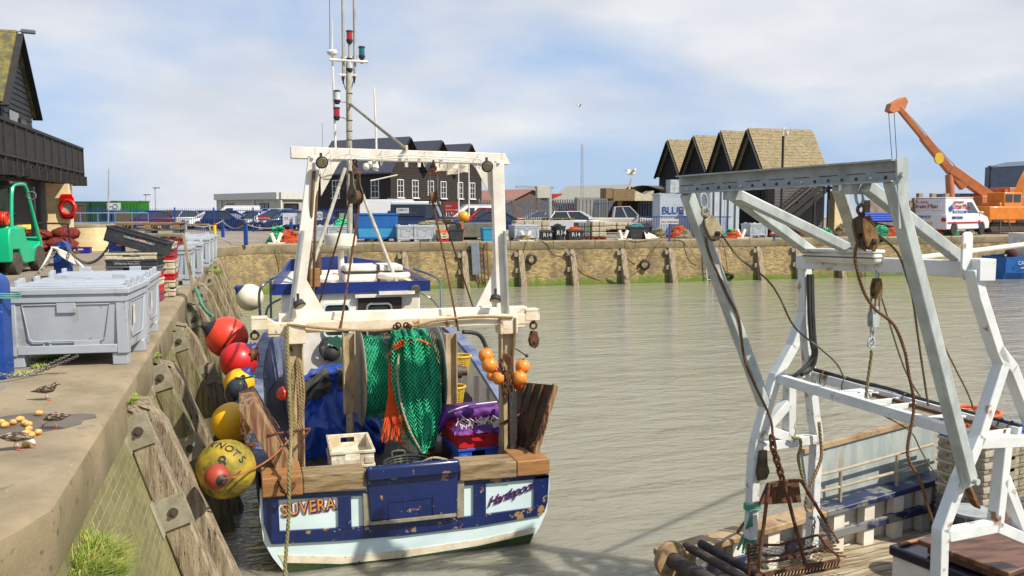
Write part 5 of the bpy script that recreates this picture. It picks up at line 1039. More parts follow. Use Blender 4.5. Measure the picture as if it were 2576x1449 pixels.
# forklift truck
flg = mat('green_truck_paint', S(20, 196, 140, .8), S(18, 180, 128, .8), sc_=2, rough=.35, coat=.3); flk = mat('black_truck_frame', S(42, 44, 48, .6), S(70, 72, 74, .6), rough=.5); tyre = mat('worn_tyre', S(110, 98, 84, .5), S(76, 68, 60, .45), sc_=12, rough=.9, bump=.8, bs=40); orgas = mat('orange_gas_bottle', S(226, 56, 30, .8), rough=.4); cabglass = mat('cab_glass', S(96, 110, 104, .6), rough=.05, alpha=.45)
fl = thing('forklift', (0, 0, 0), 'green forklift truck with an orange gas bottle at the left edge of the quay', 'forklift')
mb = MB(); mb.prism([(-1.15, .32), (-1.15, .95), (-1.05, 1.16), (-.2, 1.16), (.0, .75), (.35, .62), (.75, .7), (.95, .9), (1.05, .6), (.9, .25), (-.2, .25), (-.4, .3), (-.52, .62), (-.95, .62), (-1.0, .32)], (0, .52, 0), X_, Z, -Y_*1.04); part('chassis', mb, flg, fl, bevel=.03)
mb = MB(); mb.bx(-1.02, -.3, -.45, .45, 1.1, 1.2); part('bonnet', mb, flg, fl, bevel=.04)
for sy in (-1, 1):
    mb = MB(); mb.tube(spline([V((-.88, sy*.48, 1.1)), V((-.8, sy*.47, 1.7)), V((-.68, sy*.47, 2.12)), V((-.45, sy*.47, 2.22)), V((.1, sy*.47, 2.2)), V((.35, sy*.48, 1.8)), V((.9, sy*.5, .7))], 6), .045, 8); part('cab_pillar', mb, flg, fl)
mb = MB(); mb.bx(-.75, .25, -.5, .5, 2.18, 2.3); part('cab_roof', mb, flk, fl, bevel=.05)
mb = MB(); mb.bx(-.84, -.83, -.42, .42, 1.2, 2.15); part('rear_window', mb, cabglass, fl, smooth=False)
mb = MB(); mb.bx(-.5, -.1, -.25, .25, 1.15, 1.25); mb.box((-.5, 0, 1.5), (.1, .5, .6)); mb.cyl((.1, 0, 1), (.2, .0, 1.45), .03); mb.torus((.22, 0, 1.48), (.4, 0, 1), .17, .02); part('driver_seat', mb, flk, fl, bevel=.02)
mb = MB(); mb.cyl((-1.0, -.42, 1.38), (-1.0, .42, 1.38), .17, n=20); part('gas_bottle', mb, orgas, fl, bevel=.04)
mb = MB(); mb.torus((-1.0, -.42, 1.38), Y_, .14, .03); part('bottle_collar', mb, orgas, fl)
for x, r in ((-.75, .27), (.72, .33)):
    for sy in (-1, 1):
        mb = MB(); mb.lathe([(r*.6, -.11), (r*.95, -.11), (r, -.07), (r, .07), (r*.95, .11), (r*.6, .11)], (x, sy*.45, r), Y_, 24); w_ = part('wheel', mb, tyre, fl); mb = MB(); mb.lathe([(r*.58, -.09), (.06, -.1), (.05, .0), (.06, .1), (r*.58, .09)], (x, sy*.45, r), Y_, 18); part('rim', mb, flk, w_)
for sy in (-1, 1): mb = MB(); mb.bx(1.0, 1.12, sy*.3-.05, sy*.3+.05, .1, 2.2); part('mast_channel', mb, flk, fl)
for sy in (-1, 1): mb = MB(); mb.bx(1.12, 2.1, sy*.25-.06, sy*.25+.06, .06, .1); part('fork', mb, flk, fl)
mb = MB(); mb.torus((.1, -.62, 1.95), (1, .2, 0), .1, .02); mb.cyl((.1, -.48, 1.95), (.1, -.6, 1.95), .015); part('mirror', mb, greyc, fl)
ambl = mat('amber_lens', S(220, 90, 30, .8), rough=.3)
for y in (-.25, 0, .25): mb = MB(); mb.bx(-.79, -.74, y-.09, y+.09, 2.08, 2.14); part('rear_lamp', mb, ambl, fl)
mb = MB(); mb.bx(-1.16, -1.14, -.3, .3, .75, .9); part('vent', mb, flk, fl)
fl.location = (-5.72, 24.85, 0); fl.rotation_euler = (0, 0, R_(82)); fl.scale = (1, 1, 1)
# trolley with red net bags
bagm = mat('red_net_bag', S(196, 70, 50, .65), S(110, 34, 34, .5), sc_=26, amt=1, rough=.9, bump=1, bs=50, bd=.05, lo=.42, hi=.56)
tr_ = thing('trolley', (-5.3, 27.6, 0), 'rusty flat trolley carrying red net bags beside the forklift', 'trolley'); c = V((-5.3, 27.6, 0)); mb = MB(); mb.bx(c.x-.7, c.x+.75, c.y-.4, c.y+.4, .32, .4); part('platform', mb, rust, tr_, bevel=.01)
mb = MB(); mb.tube(spline([c+V((-.7, -.4, .4)), c+V((-.7, -.4, 1.1)), c+V((-.6, -.4, 1.2)), c+V((.5, -.4, 1.2)), c+V((.62, -.4, 1.1)), c+V((.64, -.4, .4))], 4), .025); part('push_handle', mb, flk, tr_)
for x in (-.5, .55):
    for y in (-.35, .35): mb = MB(); mb.lathe([(.05, -.03), (.13, -.03), (.13, .03), (.05, .03)], c+V((x, y, .13)), Y_, 16); part('wheel', mb, tyre, tr_)
for k, (dx, dy, dz, rx, rz, lab) in enumerate(((-.3, 0, .58, .5, .2, 'lower red net bag at the left of the trolley'), (.35, 0, .6, .45, .22, 'lower red net bag at the right of the trolley'), (-.28, .1, .86, .42, .17, 'upper left red net bag below the yellow bag'), (.42, .3, .9, .4, .2, 'highest red net bag, in front of the pillar'))):
    mb = MB(); p = c+V((dx, dy, dz)); mb.grid(lambda u, v: p+V((math.cos(u*6.283)*math.sin(v*3.14)*rx, math.sin(u*6.283)*math.sin(v*3.14)*.38, math.cos(v*3.14)*rz))*(1)+V((nz(u*8, v*6, k), nz(u*6, v*8, k+3), nz(u*7, v*7, k+7)))*.05, 26, 14, closeu=True); solo('net_bag', mb, bagm, lab, 'net bag', 'red net bags on the trolley')
mb = MB(); p = c+V((-.55, .1, 1.08)); mb.grid(lambda u, v: p+V((math.cos(u*6.283)*math.sin(v*3.14)*.32, math.sin(u*6.283)*math.sin(v*3.14)*.2, math.cos(v*3.14)*.1))*(1+.3*nz(u*9, v*5, 2)), 18, 10, closeu=True); solo('yellow_bag', mb, mat('yellow_bag', S(226, 210, 60, .75), S(240, 230, 160, .8), sc_=20, rough=.8), 'yellow bag on top of the left red net bags', 'bag')
mb = MB(); bp = gz(203, 637); mb = crate_mb(.7, .4, .2); o = mk('blue_tub', mb, navc); o.location = (bp.x, bp.y, .02); tag(o, 'violet blue plastic tub on the ground by the round cream wall', 'tub')
# round cream planter wall, pillar with the red lifebuoy housing, balcony building
crm = mat('cream_render', S(246, 222, 170, .78), S(222, 196, 146, .7), sc_=3, rough=.85, spots=(S(170, 160, 130, .6), 8, .64, .06)); cconc = mat('pale_concrete', S(196, 182, 152, .62), S(164, 150, 124, .55), sc_=3, rough=.9)
pc = gz(215, 632); t_ = thing('planter', (pc.x, pc.y+1.0, 0), 'round cream rendered planter wall with a concrete rim', 'planter'); mb = MB(); mb.lathe([(1.05, 0), (1.05, .95), (.0, .95)], (pc.x, pc.y+1.0, 0), Z, 36, cap=False, scl=(1, 1)); part('drum', mb, crm, t_); mb = MB(); mb.lathe([(1.07, .93), (1.07, 1.04), (.8, 1.04), (.8, .95)], (pc.x, pc.y+1.0, 0), Z, 36, cap=False); part('rim', mb, cconc, t_)
BX = -5.35
pY = 32.0; mb = MB(); mb.bx(-6.15, -5.45, pY, pY+.75, 0, 2.75)
bk_ = thing('balcony_building', (-9, 27, 0), 'black boarded gabled building with a timber balcony on a cream pillar', 'building'); part('pillar', mb, crm, bk_, bevel=.02)
lb = thing('lifebuoy_housing', (-5.55, pY-.1, 1.2), 'red lifebuoy housing fixed to the cream pillar', 'lifebuoy housing'); hm = mat('red_housing', S(226, 30, 34, .8), rough=.35, coat=.3)
hc = gy(169, 520, pY-.12); mb = MB(); pr = [(-.3, -.3), (-.2, -.42), (.2, -.42), (.3, -.3), (.3, .26), (.22, .42), (-.22, .42), (-.3, .3)]; mb.prism([(x, z) for x, z in pr], hc, V((.8, -.3, 0)), Z, V((-.06, .28, 0))); part('shell', mb, hm, lb, bevel=.03); mb = MB(); mb.torus(hc+V((.03, -.06, -.04)), V((.35, .93, 0)), .24, .06, 26, 10); part('ring', mb, hm, lb); mb = MB(); mb.lathe([(.19, 0), (.0, .001)], hc+V((.0, -.02, -.04)), V((-.35, -.93, 0)), 20, cap=False); part('buoy', mb, whitec, lb)
# building body
blk = mat('black_weatherboard', S(58, 60, 66, .5), S(38, 38, 42, .45), sc_=3, rough=.7, bump=.3, bs=20, st=(1, 1, 6)); blkd = mat('black_timber', S(62, 58, 56, .5), S(40, 38, 38, .45), sc_=4, rough=.8); lich = mat('lichen_tiles', S(160, 146, 76, .56), S(112, 106, 78, .5), sc_=3, amt=1, rough=.95, bump=.8, bs=12, spots=(S(120, 116, 104, .5), 6, .56, .1))
def boards(mb, o, ax, w_, z0, z1, step, nrm, clip=None):
    # overlapping weatherboards as real wedges on a wall
    o = V(o); ax = V(ax); nrm = V(nrm); z = z0
    while z < z1-1e-3:
        zt_ = min(z+step, z1); a_, b_ = (0, w_) if not clip else clip(z+step*.5)
        if b_ > a_:
            p0 = o+ax*a_+Z*z; p1 = o+ax*b_+Z*z; q0 = o+ax*a_+Z*zt_; q1_ = o+ax*b_+Z*zt_
            mb.add([p0+nrm*.035, p1+nrm*.035, q1_+nrm*.008, q0+nrm*.008, p0, p1], [(0, 1, 2, 3), (0, 4, 5, 1)])
        z = zt_
    return mb
GX = -6.9; ev = gx(92, 285, GX+.15); pk = gx(44, 76, GX+.15); hw_ = ev.y-pk.y; ze = ev.z; zp = pk.z; y0_ = pk.y-hw_
mb = MB(); mb.bx(GX-6, GX, y0_+.15, ev.y-.15, 0, ze-.02); part('wall', mb, blk, bk_, smooth=False)
mb = MB(); mb.add([(GX-.01, y0_+.15, ze-.02), (GX-.01, ev.y-.15, ze-.02), (GX-.01, pk.y, zp-.2)], [(0, 1, 2)]); part('gable', mb, blk, bk_, smooth=False)
mb = MB(); boards(mb, (GX, ev.y-.15, 0), (0, -1, 0), 2*hw_-.3, 2.9, ze, .19, (1, 0, 0)); boards(mb, (GX, ev.y-.15, 0), (0, -1, 0), 2*hw_-.3, ze, zp-.25, .19, (1, 0, 0), clip=lambda z: ((z-ze)/(zp-ze)*hw_, 2*hw_-.3-(z-ze)/(zp-ze)*hw_)); part('weatherboards', mb, blk, bk_, smooth=False)
for s_ in (-1, 1):
    mb = MB(); e_ = V((0, s_*(hw_+.1), -(zp-ze)*(1+.1/hw_))); nn = V((0, s_*(zp-ze), hw_)).normalized()*.12; a = V((GX+.13, pk.y, zp)); b = V((GX-6.2, pk.y, zp)); mb.add([a, b, b+e_, a+e_, a-nn, b-nn, b+e_-nn, a+e_-nn], [(0, 1, 2, 3), (7, 6, 5, 4), (0, 3, 7, 4), (2, 6, 7, 3), (0, 4, 5, 1), (1, 5, 6, 2)]); part('roof', mb, lich, bk_, smooth=False)
    mb = MB(); mb.beam(V((GX+.16, pk.y, zp-.12)), V((GX+.16, pk.y, zp-.12))+e_, .05, .32, up=X_); part('bargeboard', mb, blkd, bk_)
mb = MB(); c = V((GX+.25, pk.y, zp-.02)); mb.beam(c, c+V((.4, .1, 0)), .2, .12); mb.beam(c-V((.3, 0, .1)), c, .04); solo('gable_flood_lamp', mb, greyc, 'grey flood lamp on the gable tip of the balcony building', 'lamp', bevel=.02)
w1 = gx(40, 295, GX+.03); mb = MB(); mb.bx(GX+.01, GX+.05, w1.y-.9, w1.y+.3, w1.z-.5, w1.z+.15); part('window', mb, glassd, bk_); mb = MB(); mb.bx(GX+.02, GX+.1, w1.y+.35, w1.y+1.1, w1.z-.6, w1.z+.0); part('shutter', mb, browns, bk_)
# balcony
yE = gx(208, 420, BX).y; yS = 19.0; zb = gx(208, 462, BX).z; zt2 = gx(208, 373, BX).z
mb = MB(); mb.bx(BX-2.6, BX, yS, yE, zb+.25, zb+.34); bal = part('balcony', mb, blkd, bk_)
mb = MB(); mb.bx(BX-2.6, BX-.3, yS, yE-.1, zb+.02, zb+.25); part('cream_soffit', mb, crm, bal)
y = yS
while y < yE: part('joist_end', MB().bx(BX-.5, BX+.12, y, y+.13, zb-.08, zb+.25), blkd, bal); y += .95
for a, b, nm in ((zt2-.08, zt2, 'handrail'), (zb+.36, zb+.42, 'bottom_rail')):
    mb = MB(); mb.bx(BX-.06, BX+.06, yS, yE, a, b); part(nm, mb, blkd, bal)
k = 0; y = yS
mb = MB()
while y < yE-.02:
    if not (yE-1.0 < y < yE-.66): mb.bx(BX-.015, BX+.015, y, y+.085, zb+.34, zt2-.06)
    y += .105
part('pickets', mb, blkd, bal)
y = yS
while y < yE: part('rail_post', MB().bx(BX-.05, BX+.05, y, y+.1, zb-.05, zt2), blkd, bal); y += 1.1
part('rail_post', MB().bx(BX-.05, BX+.05, yE-.1, yE, zb-.05, zt2), blkd, bal)
part('end_rail', MB().bx(BX-2.6, BX, yE-.05, yE, zt2-.08, zt2), blkd, bal); mb = MB(); x = BX-2.6
while x < BX: mb.bx(x, x+.085, yE-.04, yE-.01, zb+.34, zt2-.07); x += .105
part('end_pickets', mb, blkd, bal)
mb = MB(); mb.bx(GX+.2, BX-.2, 22, 29.5, 0, .02)
part('lower_wall', MB().bx(GX-4, GX+.5, 20, ev.y+.6, 0, zb+.02), blk, bk_)
# ============================================================= WORK BOAT ON THE RIGHT, LYING ACROSS THE VIEW
HU = V((math.sin(R_(80)), math.cos(R_(80)), 0)); HV = V((-HU.y, HU.x, 0))
KB = .92
def BV(x, y, v): return gp(x, y, HV*(v*KB), HV)
def BL(s, v, z): return HU*s+HV*(v*KB)+Z*z
VF, VN = 6.65, 4.62
def lc(p): return (p.dot(HU), p.dot(HV), p.z)
galv = mat('galvanised_steel', S(206, 212, 208, .72), S(182, 190, 186, .66), sc_=7, amt=.9, rough=.5, metal=.1, bump=.1, bs=40, spots=(S(205, 208, 200, .65), 5, .6, .08), st=(1, 1, .6))
galvd = mat('worn_galvanised_beam', S(190, 196, 194, .7), S(164, 170, 168, .62), sc_=6, amt=.9, rough=.6, metal=.05, bump=.2, bs=40, spots=(S(150, 126, 96, .5), 10, .7, .06))
gwhite = mat('work_boat_white_paint', S(232, 234, 232, .8), S(212, 214, 210, .75), sc_=4, rough=.45, spots=(S(176, 122, 76, .55), 6, .6, .08), bump=.1, bs=30)
wb = thing('work_boat', BL(4.5, 5.6, WZ), 'pale work boat with galvanised gantry, dredge and blue rail at the lower right', 'boat')
gr = BV(2200, 1245, 7.3); zg = gr.z; dk = BV(2107, 1382, 7.25); zd = dk.z
# hull: stern left, running off to the right
sS = lc(BV(1672, 1420, 7.0))[0]
def zgun(s): return BV(1745, 1372, 7.3).z+(BV(2340, 1203, 7.3).z-BV(1745, 1372, 7.3).z)*(s-lc(BV(1745, 1372, 7.3))[0])/(lc(BV(2340, 1203, 7.3))[0]-lc(BV(1745, 1372, 7.3))[0])
mb = MB(); rows = []
for k, s in enumerate([sS+.02, sS+.3, sS+1, sS+2.5, sS+4, sS+6, sS+8, sS+9.5, sS+10.3]):
    h = [1.45, 1.65, 1.74, 1.78, 1.8, 1.75, 1.35, .7, .1][k]; zz = zgun(s)-.08
    pr = [(h, zz), (h, zz-.4), (h*.97, WZ+.1), (h*.85, WZ-.3), (0, WZ-.6)]
    rows.append([BL(s, 5.6+a, z) for a, z in pr]+[BL(s, 5.6-a, z) for a, z in pr[::-1]])
n = len(rows[0]); mb.add([p for r in rows for p in r], [(i*n+j, (i+1)*n+j, (i+1)*n+j+1, i*n+j+1) for i in range(len(rows)-1) for j in range(n-1)]); mb.quad(*rows[0]); part('hull', mb, mat('cream_hull_paint', S(226, 218, 196, .75), S(190, 170, 130, .65), sc_=3, rough=.6, spots=(S(160, 120, 70, .5), 6, .62, .1)), wb)
mb = MB(); mb.quad(BL(sS+.1, 3.9, zd), BL(sS+9, 4.2, zd), BL(sS+9, 7.0, zd), BL(sS+7, 7.28, zd), BL(sS+.1, 7.28, zd))
deckm = mat('scuffed_deck_boards', S(216, 200, 168, .64), S(146, 120, 88, .54), sc_=2.2, amt=.9, rough=.6, bump=.4, bs=10, rot=(0, 0, R_(-10)), st=(.7, 6, 1), spots=(S(150, 112, 74, .5), 1.6, .58, .12)); deckp = part('deck', mb, deckm, wb, smooth=False)
mb = MB()
for k in range(22): v = 4.0+.15*k; mb.beam(BL(sS+.2, v, zd+.001), BL(sS+7, v, zd+.001), .006, .004)
part('plank_seams', mb, steel, deckp)
# far bulwark: white planks, frames, blue stringer, rail cap
bs = [sS+.25+k*.5 for k in range(16)]
mb = MB(); mb.add([BL(s, 7.33, z) for s in bs for z in (zd-.05, zgun(s)-.04)], [(2*i, 2*i+1, 2*i+3, 2*i+2) for i in range(len(bs)-1)]); mb.add([BL(s, 7.37, z) for s in bs for z in (zd-.05, zgun(s)-.04)], [(2*i, 2*i+2, 2*i+3, 2*i+1) for i in range(len(bs)-1)]); part('bulwark', mb, whitep, wb, smooth=False)
for k in range(15): s = sS+.6+k*.48; part('bulwark_frame', MB().beam(BL(s, 7.24, zd), BL(s, 7.24, zgun(s)-.05), .1, .16, up=HU), whitep, wb)
orw = mat('orange_worn_rail', S(206, 176, 134, .62), S(166, 124, 84, .52), sc_=3, amt=.9, rough=.75, bump=.4, bs=20, spots=(S(120, 100, 84, .5), 5, .58, .1), spots2=(S(196, 110, 50, .5), 8, .66, .06)); nvr = mat('chipped_navy_rail', S(46, 58, 104, .6), S(26, 36, 76, .55), sc_=6, rough=.5, spots=(S(150, 150, 148, .6), 5, .50, .08), bump=.3, bs=30, st=(.6, 1, 1))
sm = lc(BV(2056, 1288, 7.3))[0]
for a, b, m_, nm in ((sS+.15, sm, orw, 'rail_cap'), (sm, sS+8, nvr, 'rail_cap')):
    mb = MB(); mb.beam(BL(a, 7.28, zgun(a)), BL(b, 7.28, zgun(b)), .26, .07); part(nm, mb, m_, wb, bevel=.012)
mb = MB(); a, b = sS+.5, sS+8; mb.beam(BL(a, 7.19, zd+(zgun(a)-zd)*.42), BL(b, 7.19, zd+(zgun(b)-zd)*.5), .06, .1); part('stringer', mb, nvr, wb, bevel=.008)
# side plate and pipe rails
pA = BV(2019, 1139, 7.46); pB = BV(2345, 1052, 7.46); pC = BV(2350, 1205, 7.42); pD = BV(2040, 1292, 7.42); mb = MB(); th = HV*.04; mb.add([pA, pB, pC, pD, pA+th, pB+th, pC+th, pD+th], [(0, 1, 2, 3), (7, 6, 5, 4), (0, 4, 5, 1), (1, 5, 6, 2), (3, 2, 6, 7), (0, 3, 7, 4)]); platem = mat('pale_blue_grey_plate', S(196, 204, 196, .68), S(172, 184, 184, .62), sc_=3, amt=.8, rough=.6, bump=.1, bs=90, spots=(S(190, 166, 116, .6), 2.6, .62, .12), spots2=(S(150, 160, 160, .5), 30, .62, .05), st=(3, 3, .5)); sp_ = part('side_plate', mb, platem, wb, smooth=False)
mb = MB(); mb.beam(pA+Z*.02, pB+Z*.02, .07, .05); part('plate_edge', mb, orw, sp_)
pipem = mat('tan_pipe', S(206, 190, 164, .65), S(176, 156, 126, .6), sc_=8, rough=.55, spots=(S(170, 110, 70, .5), 12, .68, .04))
mb = MB()
for y0, y1 in ((1190, 1117), (1232, 1162)): mb.tube([BV(2085, y0, 7.28)-HU*.3+Z*0, BV(2100, y0-4, 7.28), BV(2348, y1, 7.28)], .018, 8)
part('pipe_rail', mb, pipem, wb)
for x, y0, y1 in ((2113, 1180, 1272), (2255, 1142, 1232)): mb = MB(); mb.tube([BV(x+2, y0, 7.28), BV(x, y1, 7.28)], .02, 8); mb.lathe([(.06, 0), (.06, .015)], BV(x, y1+1, 7.28), Z, 14); part('rail_stanchion', mb, pipem, wb)
# stern rollers and rounded corner
woodr = mat('worn_black_roller', S(96, 84, 72, .5), S(56, 50, 50, .45), sc_=5, amt=1, rough=.7, bump=.4, bs=18)
a = BV(1690, 1408, 6.95); mb = MB(); mb.cyl(a, a-HV*2.9+Z*-.02, .075, n=20); part('stern_roller', mb, woodr, wb); mb = MB(); mb.lathe([(.17, -.03), (.18, 0), (.17, .03)], a+HV*.02, HV, 24); part('roller_bearing', mb, orw, wb)
for o in (0, .14):
    a = BV(1725, 1372, 7.0)+HU*o*1.3-Z*o*.1; mb = MB(); mb.cyl(a, a-HV*2.9-Z*.05, .042, n=14); part('stern_rail', mb, woodr, wb)
mb = MB(); mb.beam(BL(sS+.2, 4.2, zd+.1), BL(sS+.2, 7.1, zd+.1), .06, .3, up=Z); part('stern_board', mb, blackr, wb)
# ---- white gantry: far and near side frames, top beam, ladder platform
def frame_(nm, v, segs, w, m_=gwhite, par=None, bw=.008):
    p = None
    for pts_ in segs:
        q = [BV(x, y, v) for x, y in pts_]
        for a, b in zip(q[:-1], q[1:]):
            d = (b-a).normalized(); mb = MB(); mb.beam(a-d*w*.18, b+d*w*.18, w, w*.999, up=HV)
            if p is None: p = part(nm, mb, m_, wb, bevel=bw)
            else: part('frame_bar', mb, m_, p, bevel=bw)
    return p
zq = lambda p: V((p.x, p.y, zd))
fA = frame_('gantry_side_frame', VF, [((2024, 660), (2026, 780), (2031, 872), (2038, 964), (2046, 1045), (2054, 1092), (2051, 1150), (2046, 1261), (2042, 1372)), ((2025, 790), (1992, 872), (1951, 944), (1923, 1039), (1903, 1108), (1896, 1150), (1892, 1261), (1888, 1350)), ((1914, 1122), (2056, 1102)), ((1986, 975), (1984, 1108)), ((1976, 1017), (1932, 1068)), ((1918, 1078), (1976, 1098))], .095)
fN = frame_('gantry_side_frame', VN, [((2448, 680), (2460, 740), (2504, 878), (2520, 912), (2459, 1098), (2411, 1209), (2366, 1331), (2360, 1500)), ((2505, 880), (2540, 925), (2600, 1080)), ((2460, 1112), (2620, 1106)), ((2525, 1124), (2503, 1320)), ((2522, 1205), (2570, 1330)), ((2380, 1345), (2500, 1322), (2610, 1370))], .095)
tbA = BV(2012, 658, VF); tbB = BV(2464, 678, VN); mb = MB(); mb.beam(tbA, tbB, .11, .13); topb = part('top_beam', mb, gwhite, wb, bevel=.01)
mb = MB(); mb.box(tbB+Z*.0, (.16, .16, .17)); mb.prism(rrect(.12, .3, .04), tbB+V((-.12, 0, .14)), HU, Z, HV*.02); part('end_box', mb, gwhite, topb, bevel=.008)
f1 = BV(1952, 950, VF); f2 = BV(2467, 1104, VN); r1 = BV(2037, 942, VF); r2 = BV(2566, 1088, VN)
plat = part('ladder_platform', MB().beam(f1, f2, .075, .09), rustw if False else gwhite, wb, bevel=.006)
mb = MB(); mb.beam(r1, r2, .075, .09); part('back_rail', mb, gwhite, plat, bevel=.006)
for t in (.0, .33, .38, .48, .56, .76, .97): part('rung', MB().beam(f1.lerp(f2, t), r1.lerp(r2, t), .12 if t in (.33, .76) else .03, .05), gwhite, plat, bevel=.005)
mb = MB(); a = f1.lerp(f2, .36).lerp(r1.lerp(r2, .36), .75); b = f1.lerp(f2, .98).lerp(r1.lerp(r2, .98), .75); mb.beam(a+Z*.01, b+Z*.01, .035, .03); part('drive_chain', mb, wirer, plat)
mb = MB(); q = [r1.lerp(r2, t)+Z*(.06+.01*math.sin(t*30)) for t in (0, .1, .2, .3, .45, .6, .8, 1)]; mb.tube(spline(q, 4), .018, 6)
for t in (.08, .2, .32, .5, .7, .92, .96): mb.torus(r1.lerp(r2, t), (r2-r1), .075, .006, 12, 4)
part('hydraulic_hose', mb, blackr, plat)
mb = MB(); mb.tube(spline([BV(2040, 690, VF-.1), BV(2042, 780, VF-.12), BV(2046, 850, VF-.12), BV(2050, 890, VF-.12), BV(2040, 925, VF-.1), BV(2015, 940, VF-.1)], 6), .03); mb.tube(spline([BV(2034, 690, VF-.1), BV(2036, 780, VF-.12), BV(2040, 850, VF-.12), BV(2044, 900, VF-.12), BV(2000, 945, VF-.1), BV(1985, 950, VF)], 6), .02)
part('hose_bundle', mb, blackr, fA)
# ---- galvanised A frame leaning aft
gA1 = BV(1714, 466, VF); gA2 = BV(2256, 430, VN); d_ = (gA2-gA1).normalized(); sd_ = d_.cross(Z).normalized()
ag = part('galvanised_frame', MB().beam(gA1-d_*.02, gA2+d_*.02, .012, .15), galvd, wb)
mb = MB(); q = sd_*(-.04); mb.beam(gA1+Z*.075-q, gA2+Z*.075-q, .085, .012); mb.beam(gA1-Z*.072-q, gA2-Z*.072-q, .08, .01); part('channel_flange', mb, galvd, ag)
for k in range(17):
    t = (k+.6)/17.3; c = gA1.lerp(gA2, t)-Z*.04; mb = MB(); s_ = sd_ if sd_.dot(CAM-c) > 0 else -sd_; mb.lathe([(.013, 0), (.009, .008)], c+s_*.007, s_, 10); part('bolt', mb, steel if k % 5 else whitep, ag)
    if k % 2 == 0: mb = MB(); mb.beam(c+s_*.008+Z*.035-d_*.07, c+s_*.008+Z*.035+d_*.07, .004, .006); part('weld', mb, blockm, ag)
lgA = BV(1923, 1018, VF-.1); mb = MB(); mb.beam(gA1-Z*.07+d_*.06, lgA, .1, .1, up=HV); part('galvanised_leg', mb, galv, ag, bevel=.012)
lgB = BV(2437, 1206, VN-.1); mb = MB(); mb.beam(gA2-Z*.06-d_*.03, lgB, .1, .1, up=HV); part('galvanised_leg', mb, galv, ag, bevel=.012)
mb = MB(); mb.beam(gA2+Z*.09+d_*.03, gA2-Z*.4+d_*.01+HU*.08, .11, .015, up=HV); mb.lathe([(.022, 0), (.022, .03)], gA2-Z*.03-HV*.03, -HV, 6); part('end_plate', mb, galv, ag)
mb = MB(); mb.beam(lgB+V((0, 0, .2))-HU*.04, lgB-Z*.06, .13, .016, up=HV); mb.cyl(lgB-HV*.02, lgB-HV*.08, .025); part('hinge_plate', mb, galv, ag)
def onln(a, b, x, y0):
    best = min(range(0, 101), key=lambda k: abs(proj(a.lerp(b, k/100))[0]-x)); return a.lerp(b, best/100)
def proj(p):
    v = p-CAM; d = v.dot(FW); return (1288+FPX*v.dot(RT)/d, 724.5-FPX*v.dot(UP)/d)
for xa, xb in ((1838, 2040), (1846, 2160), (2112, 2165), (2178, 2408)):
    a = onln(gA1, gA2, xa, 0)-Z*.09; b = onln(tbA, tbB, xb, 0)+Z*.09; mb = MB(); mb.beam(a, b, .09, .09, up=Z); part('strut', mb, galv, ag, bevel=.012)
for xa in (1842, 2145): a = onln(gA1, gA2, xa, 0)-Z*.11; mb = MB(); mb.box(a, (.12, .1, .08)); part('strut_shoe', mb, galvd, ag)
# strip light
la = onln(tbA, tbB, 2048, 0)+Z*.07-HU*.1; lb_ = onln(tbA, tbB, 2232, 0)+Z*.07-HU*.1; acr = mat('yellowed_diffuser', S(232, 228, 212, .8), S(200, 190, 160, .7), sc_=6, rough=.2, coat=.4)
lt = part('strip_light', MB().beam(la+Z*.05, lb_+Z*.05, .15, .03), gwhite, wb, bevel=.008); mb = MB(); mb.beam(la-Z*.01, lb_-Z*.01, .12, .1); part('diffuser', mb, acr, lt, bevel=.03); mb = MB(); mb.beam(la-Z*.005, lb_-Z*.005, .126, .012); part('rim_strip', mb, greyc, lt)
# derrick pole running away to the right
pole = [gd(2275, 654, 7.6), gd(2620, 607, 10.5)]; mb = MB(); mb.tube([gd(2260, 655, 7.55), gd(2290, 652, 7.7), gd(2620, 610, 10.5)], [.0, .028, .032], 12); part('derrick_pole', mb, radm, wb)
# near bits
mb = MB(); c = BV(1920, 1170, VF-.08); mb.prism([(-.04, .14), (.05, .14), (.06, .0), (.09, -.08), (.05, -.15), (-.04, -.15), (-.07, -.08)], c, HU, Z, HV*.06); part('side_block', mb, blockm, fA, bevel=.006)
